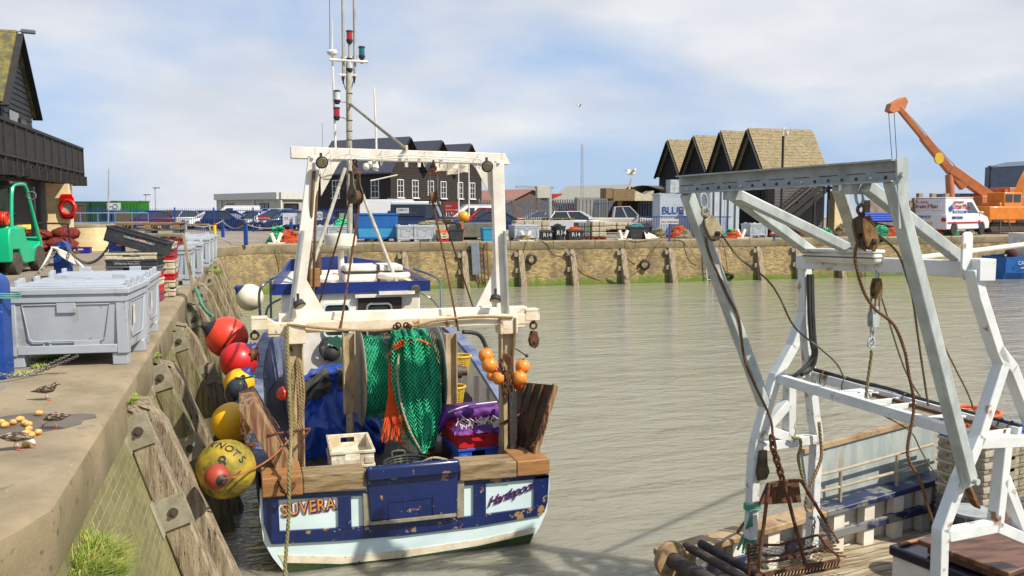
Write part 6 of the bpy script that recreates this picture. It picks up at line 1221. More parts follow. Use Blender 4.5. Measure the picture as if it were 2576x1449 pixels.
# hanging blocks
ylb = mat('old_painted_block', S(196, 186, 150, .6), S(170, 140, 84, .5), sc_=9, amt=.9, rough=.6, bump=.4, bs=26, spots=(S(160, 100, 50, .5), 9, .62, .08)); rsb = mat('rusted_block', S(178, 136, 84, .5), S(126, 88, 48, .45), sc_=12, amt=1, rough=.9, bump=.9, bs=60, spots=(S(96, 62, 38, .4), 14, .6, .06))
def block2(px0, y0, px1, y1, v, m_, lab, w_, xt, yt):
    a = BV(px0, y0, v); b = BV(px1, y1, v); t_ = thing('lifting_block', b, lab, 'pulley block', 'blocks hung from the galvanised beam'); ax = (b-a); L_ = ax.length; dn = ax.normalized(); sx = HU-dn*HU.dot(dn); sx.normalize(); pr = [(-w_*.7, 0), (w_*.5, 0), (w_, L_*.35), (w_, L_*.8), (0, L_*1.02), (-w_, L_*.75), (-w_, L_*.2)]
    for o in (-.05, .035): mb = MB(); mb.prism(pr, a+HV*o, sx, dn, HV*.018); part('cheek', mb, m_, t_, bevel=.006)
    mb = MB(); mb.prism([(x*.8, y*.96+.01) for x, y in pr[:3]]+[(w_*.8, L_*.4), (-w_*.8, L_*.4)], a-HV*.03, sx, dn, HV*.065); mb.lathe([(w_*.9, -.02), (w_*.75, 0), (w_*.9, .02)], a+dn*L_*.72, HV, 22); part('sheave', mb, steel, t_)
    mb = MB(); mb.cyl(a+dn*L_*.72-HV*.075, a+dn*L_*.72-HV*.04, .026, n=6); mb.cyl(a+dn*L_*.72-HV*.085, a+dn*L_*.72+HV*.06, .014); part('axle_bolt', mb, steel, t_)
    c = BV(xt, yt, v); mid = a.lerp(c, .45); mb = MB(); mb.torus(a.lerp(c, .22), HV, .035, .013, 16, 7); mb.cyl(a, a.lerp(c, .1), .025); part('eye', mb, m_, t_); mb = MB()
    e = a.lerp(c, .3); u_ = (c-a).normalized(); s_ = u_.cross(HV).normalized(); mb.tube(spline([e+s_*.0, e+s_*.035+u_*.05, e+s_*.03+u_*((c-e).length*.8), c, e-s_*.03+u_*((c-e).length*.8), e-s_*.035+u_*.05, e], 4), .011, 7); part('shackle', mb, galv, t_)
block2(1775, 545, 1800, 604, VF-.12, ylb, 'cream painted pulley block on a shackle at the left of the galvanised beam', .075, 1768, 486)
block2(2168, 545, 2188, 632, VN+.35, rsb, 'big rusty pulley block hanging near the right of the galvanised beam', .07, 2158, 462)
# purchase tackle under the white beam
t_ = thing('tackle', BV(2195, 882, 5.6), 'double block tackle with a chain hanging below the white beam', 'tackle'); v5 = 5.62
for x, y0, y1, m_ in ((2206, 700, 752, rsb), (2199, 770, 822, galv)):
    a = BV(x, y0, v5); b = BV(x-1, y1, v5); mb = MB()
    for o in (-.03, .02): mb.prism([(-.02, 0), (.02, 0), (.045, -.08), (.035, -(a-b).length), (-.035, -(a-b).length), (-.045, -.08)], a+HV*o, HU, Z, HV*.012)
    mb.lathe([(.042, -.012), (.03, 0), (.042, .012)], a-Z*.11, HV, 16); part('tackle_block', mb, m_, t_)
part('tackle_chain', MB().chain([BV(2206, 668, v5), BV(2207, 700, v5)], .07, .009), galv, t_); mb = MB(); mb.chain([BV(2195, 822, v5), BV(2193, 880, v5)], .07, .009); mb.torus(BV(2192, 862, v5), HV, .04, .01); part('tackle_chain', mb, galv, t_)
mb = MB()
for x in (2192, 2203, 2213): mb.rope([BV(x, 745, v5-.03), BV(x-2, 790, v5-.03)], .009)
mb.rope([BV(2193, 880, v5), BV(2190, 910, v5), BV(2184, 950, v5), BV(2178, 1002, v5)], .014, pitch=.14); part('fall_rope', mb, ropeg, t_)
wr = mat('grey_green_wire', S(150, 142, 110, .55), S(104, 98, 78, .5), sc_=14, rough=.9, bump=.5, bs=150)
for pts, lab, m_, r in (([(1775, 590, VF-.15), (1785, 640, VF-.15), (1828, 738, VF-.15), (1859, 804, VF-.15), (1872, 900, VF-.15), (1897, 965, VF-.15), (1922, 1015, VF-.2), (1940, 1060, VF-.2), (1944, 1102, VF-.2)], 'wire falling along the far galvanised leg to the dredge chain', wirer, .012),
    ([(1806, 575, VF-.15), (1855, 644, 6.4), (1925, 699, 6.3), (1960, 746, 6.3), (1999, 823, 6.2), (2065, 878, 6.1), (2105, 915, 6), (2123, 950, 6)], 'slack wire curving from the cream block down to the ladder platform', wr, .009),
    ([(2160, 603, 5.0), (2151, 648, 5), (2170, 726, 5), (2201, 777, 5), (2248, 816, 5), (2275, 880, 5), (2286, 940, 5), (2299, 1024, 5), (2283, 1142, 5), (2315, 1209, 5), (2336, 1280, 5), (2354, 1335, 5)], 'thick dark wire from the rusty block winding down to the deck', wirer, .013),
    ([(2201, 586, 5.0), (2256, 633, 5), (2282, 700, 5), (2296, 750, 5), (2310, 850, 5.1), (2335, 1020, 5.3)], 'wire from the rusty block behind the near galvanised leg', wr, .010),
    ([(2218, 750, v5), (2240, 820, v5), (2262, 890, v5), (2286, 950, v5), (2336, 1030, v5)], 'tackle fall rope running down to the ladder platform', wr, .008),
    ([(2360, 840, 5.3), (2400, 920, 5.3), (2435, 990, 5.3), (2449, 1030, 5.3)], 'thin rope from the near gantry leg to the orange basket', wr, .008),
    ([(2222, 1045, 5.6), (2290, 1085, 5.6), (2315, 1130, 5.6), (2345, 1180, 5.5), (2385, 1222, 5.2), (2410, 1250, 5.0)], 'thin tan wire sagging under the ladder platform', wr, .007)):
    ropething(lab, [BV(*p) for p in pts], r, m_, 'wire rope', 'wire_rope', 'wire ropes on the gantry')
# dredge
vd = 6.25; DR = lambda x, y, o=0.0: BV(x, y, vd+o)
dg = thing('dredge', DR(1960, 1440), 'rusty brown dredge frame with wire mesh hanging over the stern', 'dredge'); mb = MB(); q = [DR(1933, 1216), DR(2010, 1210), DR(2016, 1264), DR(1912, 1270)]; mb.add(q+[p+HV*.03+Z*-.01 for p in q], [(0, 1, 2, 3), (7, 6, 5, 4), (0, 4, 5, 1), (1, 5, 6, 2), (2, 6, 7, 3), (3, 7, 4, 0)]); part('diving_plate', mb, rust, dg)
mb = MB()
for pts in ([(1906, 1444), (1934, 1216), (1970, 1211), (2012, 1208), (2020, 1216), (2108, 1365)], [(1971, 1211), (1992, 1290), (2026, 1420)]): mb.tube([DR(x, y, -.08-.15*(y-1211)/230) for x, y in pts], .017, 8)
part('towing_frame', mb, rust, dg)
mb = MB()
for pts in ([(1882, 1371), (1960, 1371), (2052, 1347), (2076, 1345)], [(1882, 1395), (1960, 1398), (2052, 1374)], [(1882, 1371), (1884, 1449)], [(1884, 1418), (1960, 1410), (2060, 1386), (2076, 1388)], [(2060, 1348), (2080, 1375), (2106, 1396), (2112, 1410)], [(1978, 1368), (1978, 1408)]): mb.tube([DR(x, y, -.05) for x, y in pts], .012, 7)
for y in (1380, 1388, 1397, 1406): mb.tube([DR(1884, y, -.05), DR(1906, y-3, -.18)], .009, 6)
for k in range(7): mb.tube([DR(2062+7*k, 1352+7.5*k, -.05), DR(2078+8*k, 1346+9*k, .1)], .01, 6)
part('basket_frame', mb, rust, dg); mb = MB(); a = DR(1900, 1450, -.25); b = DR(2112, 1408, -.2); mb.beam(a, b, .02, .03); mb.beam(a-Z*.07, b-Z*.07, .015, .02)
for k in range(26): t = k/25; p = a.lerp(b, t); mb.beam(p, p-Z*.09-d_*.03, .012, .012)
part('toothed_bar', mb, rust, dg); mb = MB(); netgrid(lambda u, v: DR(1884+185*u, 1374-22*u+60*v+8*math.sin(u*9), -.05-.2*v)+HV*.03*nz(u*6, v*6, 1), 26, 14, mb); part('wire_mesh', mb, rust, dg, wire=.006, smooth=False)
mb = MB(); netgrid(lambda u, v: BL(0, 0, 0)+DR(1900, 1450, -.25).lerp(DR(2112, 1408, -.2), u)-HV*(.6*v)-Z*(.12+.1*v), 26, 22, mb); part('wire_mesh', mb, rust, dg, wire=.006, smooth=False)
chainthing('rusty chain from the gantry bar down to the dredge plate', [DR(1942, 1098, -.1), DR(1946, 1130, -.1), DR(1958, 1170, -.1), DR(1970, 1212, -.1)], .09, .014)
chainthing('grey chain looped round the slanting bar of the dredge', [DR(2058, 1300, -.16), DR(2072, 1318, -.2), DR(2086, 1340, -.2), DR(2100, 1365, -.2), DR(2088, 1352, -.24), DR(2070, 1322, -.22), DR(2062, 1305, -.2)], .045, .008, m_=chm)
chainthing('grey chain wrapped round the inner gantry leg and hanging', [DR(2036, 1302, .3), DR(2050, 1306, .2), DR(2046, 1330, .2), DR(2042, 1370, .2)], .045, .007, m_=chm)
ropething('yellowish rope tied to the inner gantry leg hanging in a loop', [BV(2060, 1062, VF-.12), BV(2064, 1100, VF-.12), BV(2066, 1150, VF-.12), BV(2050, 1195, VF-.12), BV(2030, 1250, VF-.12), BV(2028, 1280, VF-.12), BV(2040, 1285, VF-.12), BV(2046, 1268, VF-.12)], .017, ropeb)
ropething('greenish rope loop over the crossbar of the far gantry frame', [BV(1992, 1100, VF-.1), BV(2012, 1104, VF-.12), BV(2014, 1125, VF-.12), BV(2008, 1150, VF-.12), BV(2016, 1190, VF-.12), BV(2034, 1240, VF-.12)], .016, ropeg)
mb = MB()
for k in range(3): mb.torus(BV(1892, 1268+5*k, VF), (0, .1, 1), .07, .013, 16, 6)
for k in range(7): a = BV(1872+4*k, 1345+2*k, VF+.1); mb.rope([BV(1890, 1285, VF-.08), BV(1885+k, 1310, VF-.1), a, a+V((.04*k-.1, -.05, -.12-.03*k))], .013)
solo('rope', mb, ropet, 'teal rope tied round the outer gantry leg and knotted at the rail', 'rope')
ropething('dark mooring rope running over the orange rail to the gantry leg', [BV(1845, 1358, 7.35), BV(1868, 1322, 7.1), BV(1888, 1300, 6.8)], .018, wr)
# crates, bins, basket, hatch
grimy = mat('grimy_white_plastic', S(214, 204, 178, .66), S(160, 146, 116, .56), sc_=5, amt=1, rough=.6, spots=(S(110, 92, 70, .5), 11, .6, .06))
wst = lc(BV(2400, 1300, 6.7)); g0 = BV(2352, 1300, 6.95)
s0 = lc(BV(2348, 1290, 7.0))[0]
for k, (m_, lab) in enumerate(((navc, 'deep blue box under the crate stack on the right boat'), (navc, 'second deep blue box of the crate stack on the right boat'), (greyc, 'dark grey crate low in the stack on the right boat'), (greyc, 'grey crate just below the white ones on the right boat'), (grimy, 'lowest white crate of the stack on the right boat'), (grimy, 'second white crate from below on the right boat'), (grimy, 'third white crate from below, lettered on its side'), (grimy, 'fourth white crate from below on the right boat'), (grimy, 'uppermost white crate, under the blue one'), (bluec, 'blue crate topping the stack on the right boat'))):
    p = BL(s0+.34, 6.62, zd+.135*k+.01); o = crate(p, R_(10), m_, lab, dims=(.8, .56, .135), grp='crates stacked on the right boat')
    if k in (5, 6): text('lettering', ('ZEEHAVEN', 'CORT VISAN')[k-5], V((-.3, -.287, .05)), X_, Z, .04, redp, o)
ob = gd(2452, 1035, 8.4); basket((ob.x, ob.y, ob.z), .22, .2, mat('orange_plastic', S(240, 110, 30, .8), S(220, 90, 24, .75), sc_=6, rough=.45), 'orange perforated basket behind the gantry on the right boat')
mb = MB(); c = BL(s0+2.2, 6.9, zd); mb.lathe([(.28, 0), (.3, .3), (.3, .8), (.26, .88), (0, .9)], c, Z, 28, cap=False); solo('drum', mb, mat('dark_blue_drum', S(50, 64, 90, .6), rough=.5, spots=(S(120, 130, 140, .5), 9, .7, .03)), 'dark blue barrel at the right edge behind the crates', 'barrel')
ht = [BV(2235, 1372, 5.9), BV(2352, 1337, 5.9)]; zt_ = ht[0].z
h1 = gz(2235, 1370, zt_); h2 = gz(2352, 1336, zt_); dd = (h2-h1).normalized(); nn = V((dd.y, -dd.x, 0)); W_ = 2.6; D2 = 1.5
hat = thing('hatch', (h1.x, h1.y, zd), 'dark hatch box with a worn brown table top on the right boat', 'hatch')
c = h1+dd*(W_/2)+nn*(D2/2); ang = math.atan2(dd.y, dd.x); M_ = Matrix.Rotation(ang, 3, 'Z')
mb = MB(); mb.box((c.x, c.y, (zd+zt_)/2-.05), (W_-.06, D2-.06, zt_-zd-.1), M_); part('coaming', mb, whitep, hat); mb = MB(); mb.box((c.x, c.y, zt_-.05), (W_, D2, .1), M_); part('hatch_rim', mb, mat('black_blue_gloss', S(34, 38, 64, .6), rough=.3, coat=.3), hat, bevel=.02)
mb = MB(); c2 = gz(2285, 1366, zt_+.1)+dd*1.15+nn*.48; mb.box((c2.x, c2.y, zt_+.12), (2.2, .85, .05), M_); mb.box((c2.x, c2.y, zt_+.06), (2.05, .75, .1), M_); part('table_top', mb, mat('worn_brown_board', S(150, 104, 76, .55), S(104, 70, 52, .5), sc_=3, amt=1, rough=.45, bump=.2, bs=20, st=(1, 4, 1), spots=(S(196, 160, 130, .6), 4, .64, .1), coat=.15), hat, bevel=.01)
mb = MB(); k0 = gz(2262, 1370, zt_+.02); mb.cyl(k0, k0+dd*.35+nn*.02, .018); solo('wooden_stick', mb, capA, 'short yellowish wooden handle lying on the hatch edge', 'handle stick')
mb = MB(); c = BV(2450, 1245, 5.3); mb.prism([(-.05, .15), (.05, .15), (.07, -.1), (.03, -.16), (-.04, -.16)], c, (HU*.7+Z*-.5).normalized(), (Z*.8+HU*-.5).normalized()*1.0, HV*.07); solo('snatch_block', mb, rsb, 'brown snatch block hanging between the near gantry legs', 'pulley block', bevel=.006)
mb = MB(); c = BV(2440, 1345, 5.9); mb.lathe([(.22, 0), (.22, .03)], V((c.x, c.y, zt_+.12)), Z, 24); mb.cyl((c.x, c.y, zd), (c.x, c.y, zt_+.12), .05); solo('capstan', mb, galvd, 'round grey capstan plate behind the hatch', 'capstan')
mb = MB(); c = BL(s0+3.2, 6.0, zd+.9); mb.lathe([(.25, -.03), (.25, .03)], c, Z, 26); 
# ============================================================= ACROSS THE WATER
def at(x, d, y=None, z=0.0):
    # point at camera depth d on the sight column x, at height z
    p = gd(x, 527, d); return V((p.x, p.y, z))
carglass = mat('car_glass', S(52, 62, 66, .7), rough=.05, coat=.6); chrome = mat('wheel_rim', S(170, 172, 176, .6), rough=.35, metal=.5); headl = mat('head_lamp_lens', S(226, 230, 232, .8), rough=.12, coat=.6); plateY = mat('number_plate', S(226, 210, 120, .8), rough=.5)
def carpaint(nm, *c): return mat('car_paint_'+nm, S(*c), tuple(v*.9 for v in S(*c)[:3])+(1,), rough=.28, coat=.6)
CK = {  # side outlines: body, cabin (x forward), length
 'hatch': ([(-2, .3), (-2.03, .62), (-1.9, .95), (1.0, .93), (1.75, .8), (2.02, .6), (2.02, .28)], [(-1.85, .93), (-1.5, 1.42), (.1, 1.45), (1.0, .93)], 1.72),
 'estate': ([(-2.3, .32), (-2.33, .7), (-2.25, 1.0), (1.1, .96), (2.0, .85), (2.3, .6), (2.3, .3)], [(-2.2, .98), (-1.95, 1.5), (.15, 1.53), (1.15, .96)], 1.8),
 'saloon': ([(-2.2, .32), (-2.22, .7), (-2.05, .95), (-1.4, .98), (1.0, .93), (1.9, .8), (2.2, .58), (2.2, .3)], [(-1.75, .97), (-1.0, 1.4), (.05, 1.43), (.98, .93)], 1.78),
 'mpv': ([(-2.1, .3), (-2.13, .7), (-2.05, 1.02), (1.3, .98), (1.95, .78), (2.12, .6), (2.1, .28)], [(-2.0, 1.0), (-1.7, 1.6), (.0, 1.63), (1.5, .96)], 1.8),
 'van': ([(-2.4, .32), (-2.42, 1.1), (1.5, 1.1), (2.2, .95), (2.42, .65), (2.4, .32)], [(-2.4, 1.08), (-2.34, 1.9), (.55, 1.92), (1.5, 1.1)], 1.9),
 'pickup': ([(-2.5, .5), (-2.5, 1.02), (-.3, 1.02), (1.2, 1.02), (2.2, .95), (2.5, .75), (2.5, .42), (-2.4, .42)], [(-.5, 1.0), (-.4, 1.65), (.5, 1.68), (1.2, 1.0)], 1.8),
 'truck4': ([(-2.1, .45), (-2.1, 1.2), (.9, 1.2), (2.0, 1.15), (2.1, .5)], [(-2.08, 1.18), (-2.0, 1.9), (.55, 1.9), (.85, 1.2)], 1.75)}
def car(kind, nm, paint, loc, rz, lab, sc=1.0, cat='car', roofp=None, closed=False, grp='cars and vans parked beyond the far quay'):
    body, cab, W = CK[kind]; t_ = thing(nm, (0, 0, 0), lab, cat, grp); L2 = max(x for x, z in body)
    wx = L2*.64; wr = .33
    q = []
    for x, z in body[:-1] if True else body: q.append((x, z))
    q.append(body[-1])
    for c in (wx, -wx): q += [(c+wr*1.12*math.cos(R_(a)), .3+wr*1.12*math.sin(R_(a))) for a in range(0, 181, 30)]
    mb = MB(); mb.prism(q, (0, W/2, 0), X_, Z, -Y_*W); part('body', mb, paint, t_, bevel=.06)
    zb_ = cab[0][1]; mb = MB()
    def ringc(y, inset, o=0.0): return [V((x*(1-o) if i in (0, 3) else x, y, z)) for i, (x, z) in enumerate(cab)]
    w0 = W/2-.05; w1 = W/2-(.2 if kind not in ('van', 'truck4') else .1)
    a = [V((x, -(w0 if i in (0, 3) else w1), z)) for i, (x, z) in enumerate(cab)]; b = [V((p.x, -p.y, p.z)) for p in a]
    full = closed or kind == 'van'
    mb.add(a+b, [(0, 3, 2, 1), (4, 5, 6, 7), (0, 1, 5, 4), (1, 2, 6, 5), (2, 3, 7, 6)]); cabp = part('cabin', mb, paint if full else carglass, t_, bevel=.05)
    rp = roofp or paint
    mb = MB(); r = [(a[1]+V((-.03, -.02, .0))), (a[2]+V((.06, -.02, 0)))]; mb.add([r[0], r[1], V((r[1].x, -r[1].y, r[1].z)), V((r[0].x, -r[0].y, r[0].z))]+[p+Z*.05 for p in (r[0]*1, r[1]*1, V((r[1].x, -r[1].y, r[1].z)), V((r[0].x, -r[0].y, r[0].z)))], [(3, 2, 1, 0), (4, 5, 6, 7), (0, 1, 5, 4), (1, 2, 6, 5), (2, 3, 7, 6), (3, 0, 4, 7)]); part('roof', mb, rp, t_, bevel=.03)
    if full:
        mb = MB(); x0, x1 = cab[2][0]-.1, cab[3][0]-.08
        mb.add([V((cab[2][0]+.03, -w1+.1, 1.84)), V((cab[2][0]+.03, w1-.1, 1.84)), V((cab[3][0]+.02, w0-.08, 1.14)), V((cab[3][0]+.02, -w0+.08, 1.14))], [(0, 3, 2, 1)]); part('windscreen', mb, carglass, t_)
        for sy in (-1, 1): mb = MB(); mb.add([V((-.1, sy*(w1+.035), 1.72)), V((.4, sy*(w1+.035), 1.72)), V((1.15, sy*(w0+.01), 1.15)), V((-.1, sy*(w0+.01), 1.15))], [(0, 1, 2, 3)]); part('side_window', mb, carglass, t_)
        for sy in (-1, 1): mb = MB(); mb.box((cab[0][0]-.02, sy*.38, 1.5), (.03, .6, .4)); part('rear_window', mb, carglass if not closed else paint, t_)
    else:
        for sy in (-1, 1):
            for i, j in ((0, 1), (3, 2)):
                p = a[i] if sy < 0 else b[i]; q_ = a[j] if sy < 0 else b[j]; mb = MB(); mb.beam(p+V((0, sy*.01, 0)), q_+V((0, sy*.02, .02)), .07, .07); part('pillar', mb, paint, cabp)
            m0 = (a[0]+a[3])/2; m1 = (a[1]+a[2])/2; mb = MB(); mb.beam(V((m0.x, sy*w0*1.005, zb_)), V((m1.x, sy*w1*1.02, cab[1][1])), .06, .04, up=Y_); part('pillar', mb, paint, cabp)
    for x in (wx, -wx):
        for sy in (-1, 1):
            mb = MB(); mb.lathe([(.2, -.1), (.31, -.1), (.33, -.06), (.33, .06), (.31, .1), (.2, .1)], (x, sy*(W/2-.1), .33), Y_, 20); w_ = part('wheel', mb, blackr, t_); mb = MB(); mb.lathe([(.2, 0), (.19, .03), (.05, .02), (0, .02)], (x, sy*(W/2-.03), .33), Y_*sy, 16, cap=False); part('rim', mb, chrome, w_)
    for sy in (-1, 1):
        mb = MB(); mb.box((L2-.1, sy*(W/2-.22), .68 if kind != 'truck4' else .85), (.22, .34, .16)); part('headlight', mb, headl, t_, bevel=.04)
        mb = MB(); mb.box((-L2+.0, sy*(W/2-.14), .82), (.08, .24, .2)); part('tail_light', mb, redl, t_, bevel=.03)
        mb = MB(); mb.box((cab[3][0]-.25, sy*(W/2+.06), cab[3][1]+.08), (.12, .18, .12)); part('mirror', mb, paint, t_, bevel=.03)
    mb = MB(); mb.box((L2+.005, 0, .42), (.02, .5, .11)); part('number_plate', mb, whm, t_); mb = MB(); mb.box((L2-.02, 0, .6), (.04, .8, .12)); part('grille', mb, blackr, t_); mb = MB(); mb.box((-L2-.03, 0, .62), (.02, .5, .11)); part('number_plate', mb, plateY, t_)
    t_.location = loc; t_.rotation_euler = (0, 0, rz); t_.scale = (sc, sc, sc); return t_
cp = {k: carpaint(k, *v) for k, v in dict(maroon=(110, 30, 70, .6), beige=(206, 196, 170, .75), navy=(36, 60, 100, .6), white=(240, 240, 240, .85), dark=(40, 54, 80, .5), silver=(196, 202, 208, .7), red=(180, 24, 44, .75), slate=(60, 74, 104, .6), champagne=(222, 212, 196, .75)).items()}
LR = R_(180)-PSI   # nose pointing left across the picture
for kind, nm, col, x, d, rz, lab in (('hatch', 'parked_car', 'maroon', 372, 70, 20, 'maroon car at the left end of the parked row'), ('estate', 'parked_car', 'beige', 428, 71, 25, 'beige estate car behind the pallet stack'), ('saloon', 'parked_car', 'navy', 496, 73, 20, 'dark blue car between the beige estate and the white one'), ('hatch', 'parked_car', 'white', 528, 70, 40, 'white car mostly hidden behind the dark hatchback'),
    ('hatch', 'parked_car', 'dark', 578, 66, 165, 'dark hatchback showing its red tail light'), ('saloon', 'parked_car', 'dark', 628, 67, 32, 'dark blue saloon between the hatchback and the silver car'), ('mpv', 'parked_car', 'silver', 672, 67, 38, 'silver people carrier facing left behind the blue fence'), ('estate', 'parked_car', 'navy', 726, 66, 38, 'dark blue car at the right end behind the white notices'), ('saloon', 'parked_car', 'dark', 787, 68, 40, 'dark car behind the white frame of the boat'),
    ('hatch', 'parked_car', 'white', 1457, 56, 170, 'white car seen from behind beside the silver pickup'), ('saloon', 'parked_car', 'navy', 1265, 58, 178, 'dark blue saloon behind the slabs right of the boat frame'), ('hatch', 'parked_car', 'silver', 1350, 74, 10, 'pale car beyond the grey palisade fence')):
    car(kind, nm, cp[col], at(x, d), LR+R_(rz), lab)
car('van', 'parked_van', cp['white'], at(586, 78), LR+R_(12), 'white van roof above the dark hatchback', cat='van')
car('van', 'parked_van', cp['white'], at(1185, 66), LR+R_(14), 'white van behind the red pickup', cat='van'); car('van', 'parked_van', cp['white'], at(1052, 62), LR+R_(100), 'white van between the box van and the four wheel drive', cat='van')
car('pickup', 'pickup_truck', cp['red'], at(1225, 61), LR+R_(8), 'red pickup right of the white van', cat='pickup truck'); car('pickup', 'pickup_truck', cp['champagne'], at(1562, 57), LR+R_(176), 'cream white pickup facing right by the grey fence', cat='pickup truck', sc=1.05)
dfd = car('truck4', 'four_wheel_drive', cp['slate'], at(1075, 52), LR+R_(176), 'dark blue and white four wheel drive with a spare wheel behind', cat='four wheel drive', roofp=cp['white'])
mb = MB(); mb.lathe([(.15, -.1), (.36, -.1), (.38, 0), (.36, .1), (.15, .1)], (-2.28, 0, 1.15), X_, 20); sw = part('spare_wheel', mb, blackr, dfd); mb = MB(); mb.bx(-2.05, .7, -.82, .82, 1.86, 2.08); part('white_top', mb, cp['white'], dfd, bevel=.06)
mb = MB()
for x0, x1, z0, z1 in ((-2.05, -1.75, 1.2, 1.86), (-.35, .0, 1.2, 1.86), (-1.75, -.35, 1.2, 1.34), (-1.75, -.35, 1.74, 1.86)): mb.bx(x0, x1, -.9, -.84, z0, z1)
part('side_panel', mb, cp['slate'], dfd); part('window_card', MB().bx(-1.7, -.95, -.875, -.865, 1.38, 1.7), whm, dfd); text('lettering', 'FORD K', V((-1.62, -.885, 1.52)), X_, Z, .16, steel, dfd)
# box van and lettered service van
def boxvan(loc, rz, lab):
    t_ = thing('box_van', (0, 0, 0), lab, 'van', 'cars and vans parked beyond the far quay'); mb = MB(); mb.bx(-3.3, 1.2, -1.05, 1.05, .6, 3.0); part('box', mb, cp['white'], t_, bevel=.05); mb = MB(); mb.prism([(1.2, .5), (1.2, 2.3), (1.9, 2.2), (2.6, 1.35), (3.3, 1.2), (3.4, .5)], (0, 1, 0), X_, Z, -Y_*2); part('cab', mb, cp['white'], t_, bevel=.06); mb = MB(); mb.bx(-1, -.2, -.4, .4, 3.0, 3.15); part('roof_vent', mb, greyc, t_)
    for x in (-2.3, 2.4):
        for sy in (-1, 1): mb = MB(); mb.lathe([(.2, -.12), (.36, -.12), (.36, .12), (.2, .12)], (x, sy*.9, .37), Y_, 18); part('wheel', mb, blackr, t_)
    mb = MB(); mb.add([V((1.95, -.9, 2.15)), V((1.95, .9, 2.15)), V((2.62, .9, 1.4)), V((2.62, -.9, 1.4))], [(0, 3, 2, 1)]); part('windscreen', mb, carglass, t_); t_.location = loc; t_.rotation_euler = (0, 0, rz); t_.scale = (.8, .8, .76)
boxvan(at(1005, 60), LR+R_(182), 'large white box van above the blue skip')
sv = car('van', 'service_van', cp['white'], at(2392, 55), -PSI+R_(38), 'white van with red and blue lettering beside the orange excavator', sc=1.2, cat='van', closed=True)
bluel = mat('blue_sign_paint', S(40, 80, 170, .8), rough=.5)
W_ = 1.9/2+.03
for s_, x, z, sz, m_ in (('Drain Man', -1.7, 1.36, .42, redp), ('PLUMBING & DRAINAGE', -1.62, 1.17, .1, whm), ('24 HOUR SERVICE', -1.7, 1.66, .14, redp), ('0800 DRAINS', -1.9, .85, .2, bluel)): text('lettering', s_, V((x, -W_+ (.0 if z < 1.1 else .06), z)), X_, Z, sz, m_, sv, ext=.01)
for s_, y, z, sz, m_ in (('Drain Man', .78, 1.4, .3, redp), ('24 HOUR', .6, 1.66, .14, redp), ('SERVICE', .5, .9, .18, bluel)): text('lettering', s_, V((-2.47, y, z)), -Y_, Z, sz, m_, sv, ext=.01)
part('blue_bar', MB().bx(-1.7, -.2, -W_+.065, -W_+.09, 1.14, 1.28), bluel, sv)
for x, z in ((-1.95, 1.4), (1.2, .62)): part('blue_oval', MB().lathe([(.17, 0), (0, .001)], (x, -W_+.03, z), -Y_, 16, cap=False), bluel, sv)
mb = MB(); mb.bx(-2.3, 1.6, -W_, -W_+.01, .62, .7); part('red_stripe', mb, redp, sv)
# ---- fences
blf = mat('blue_fence_paint', S(44, 84, 168, .7), rough=.5); gyf = mat('grey_palisade', S(176, 182, 186, .65), S(150, 156, 160, .6), sc_=3, rough=.6)
def fence(p, q, h, step, wb, m_, lab, rails=(.2, .9), pointed=True, nm='fence', post=3.0, pale=None):
    p = V(p); q = V(q); d = (q-p); L_ = d.length; d.normalize(); t_ = thing(nm, p, lab, 'fence'); mb = MB(); n = int(L_/step)
    sd = V((d.y, -d.x, 0))*.01
    for i in range(n):
        a = p+d*(i*step); w_ = wb/2; vs = [a-d*w_, a+d*w_, a+d*w_+Z*h*.95, a+Z*h, a-d*w_+Z*h*.95]; mb.add([v+sd for v in vs]+[v-sd for v in vs], [(0, 1, 2, 3, 4), (9, 8, 7, 6, 5), (0, 5, 6, 1), (1, 6, 7, 2), (4, 9, 5, 0)])
    part('pales', mb, pale or m_, t_, smooth=False); 
    for r in rails: mb = MB(); mb.beam(p+Z*h*r, q+Z*h*r, .04, .05); part('rail', mb, m_, t_)
    k = 0.0
    while k <= L_: part('post', MB().beam(p+d*k, p+d*k+Z*(h*1.02), .07, .07, up=d), m_, t_); k += post
    return t_
fence(at(150, 63), at(905, 61), 1.72, .16, .022, blf, 'long blue railing fence in front of the parked cars', rails=(.12, .88), post=2.9)
fence(at(1000, 50), at(1385, 50), .95, .16, .03, blf, 'short blue railing behind the stacked slabs', rails=(.1, .95), post=3.4)
fence(at(1608, 49), at(1840, 48), 1.25, .14, .025, blf, 'blue railing behind the no parking sign', rails=(.1, .95), post=4)
fence(at(1205, 70), at(1670, 62), 2.4, .2, .12, gyf, 'tall grey palisade fence across the yard', rails=(.15, .85), post=3.2)
hrf = mat('blue_grey_handrail', S(120, 140, 176, .65), rough=.5)
def pipefence(p, q, h, n, m_, lab):
    t_ = thing('handrail', p, lab, 'handrail')
    for z in (h*.5, h): part('rail', MB().cyl(V(p)+Z*z, V(q)+Z*z, .028, n=8), m_, t_)
    for i in range(n+1): a = V(p).lerp(V(q), i/n); part('stanchion', MB().cyl(a, a+Z*h, .03, n=8), m_, t_)
pa, pb = at(110, 47), at(372, 50); pipefence(pa+Z*.35, pb+Z*.35, 1.05, 6, hrf, 'blue grey handrail on top of the low concrete wall')
mb = MB(); a = at(100, 46); b = at(450, 50); dd_ = (b-a).normalized(); mb.beam(a+Z*.2, b+Z*.2, .6, .45); solo('low_wall', mb, cconc, 'low concrete wall running behind the round planter', 'wall', bevel=.03)
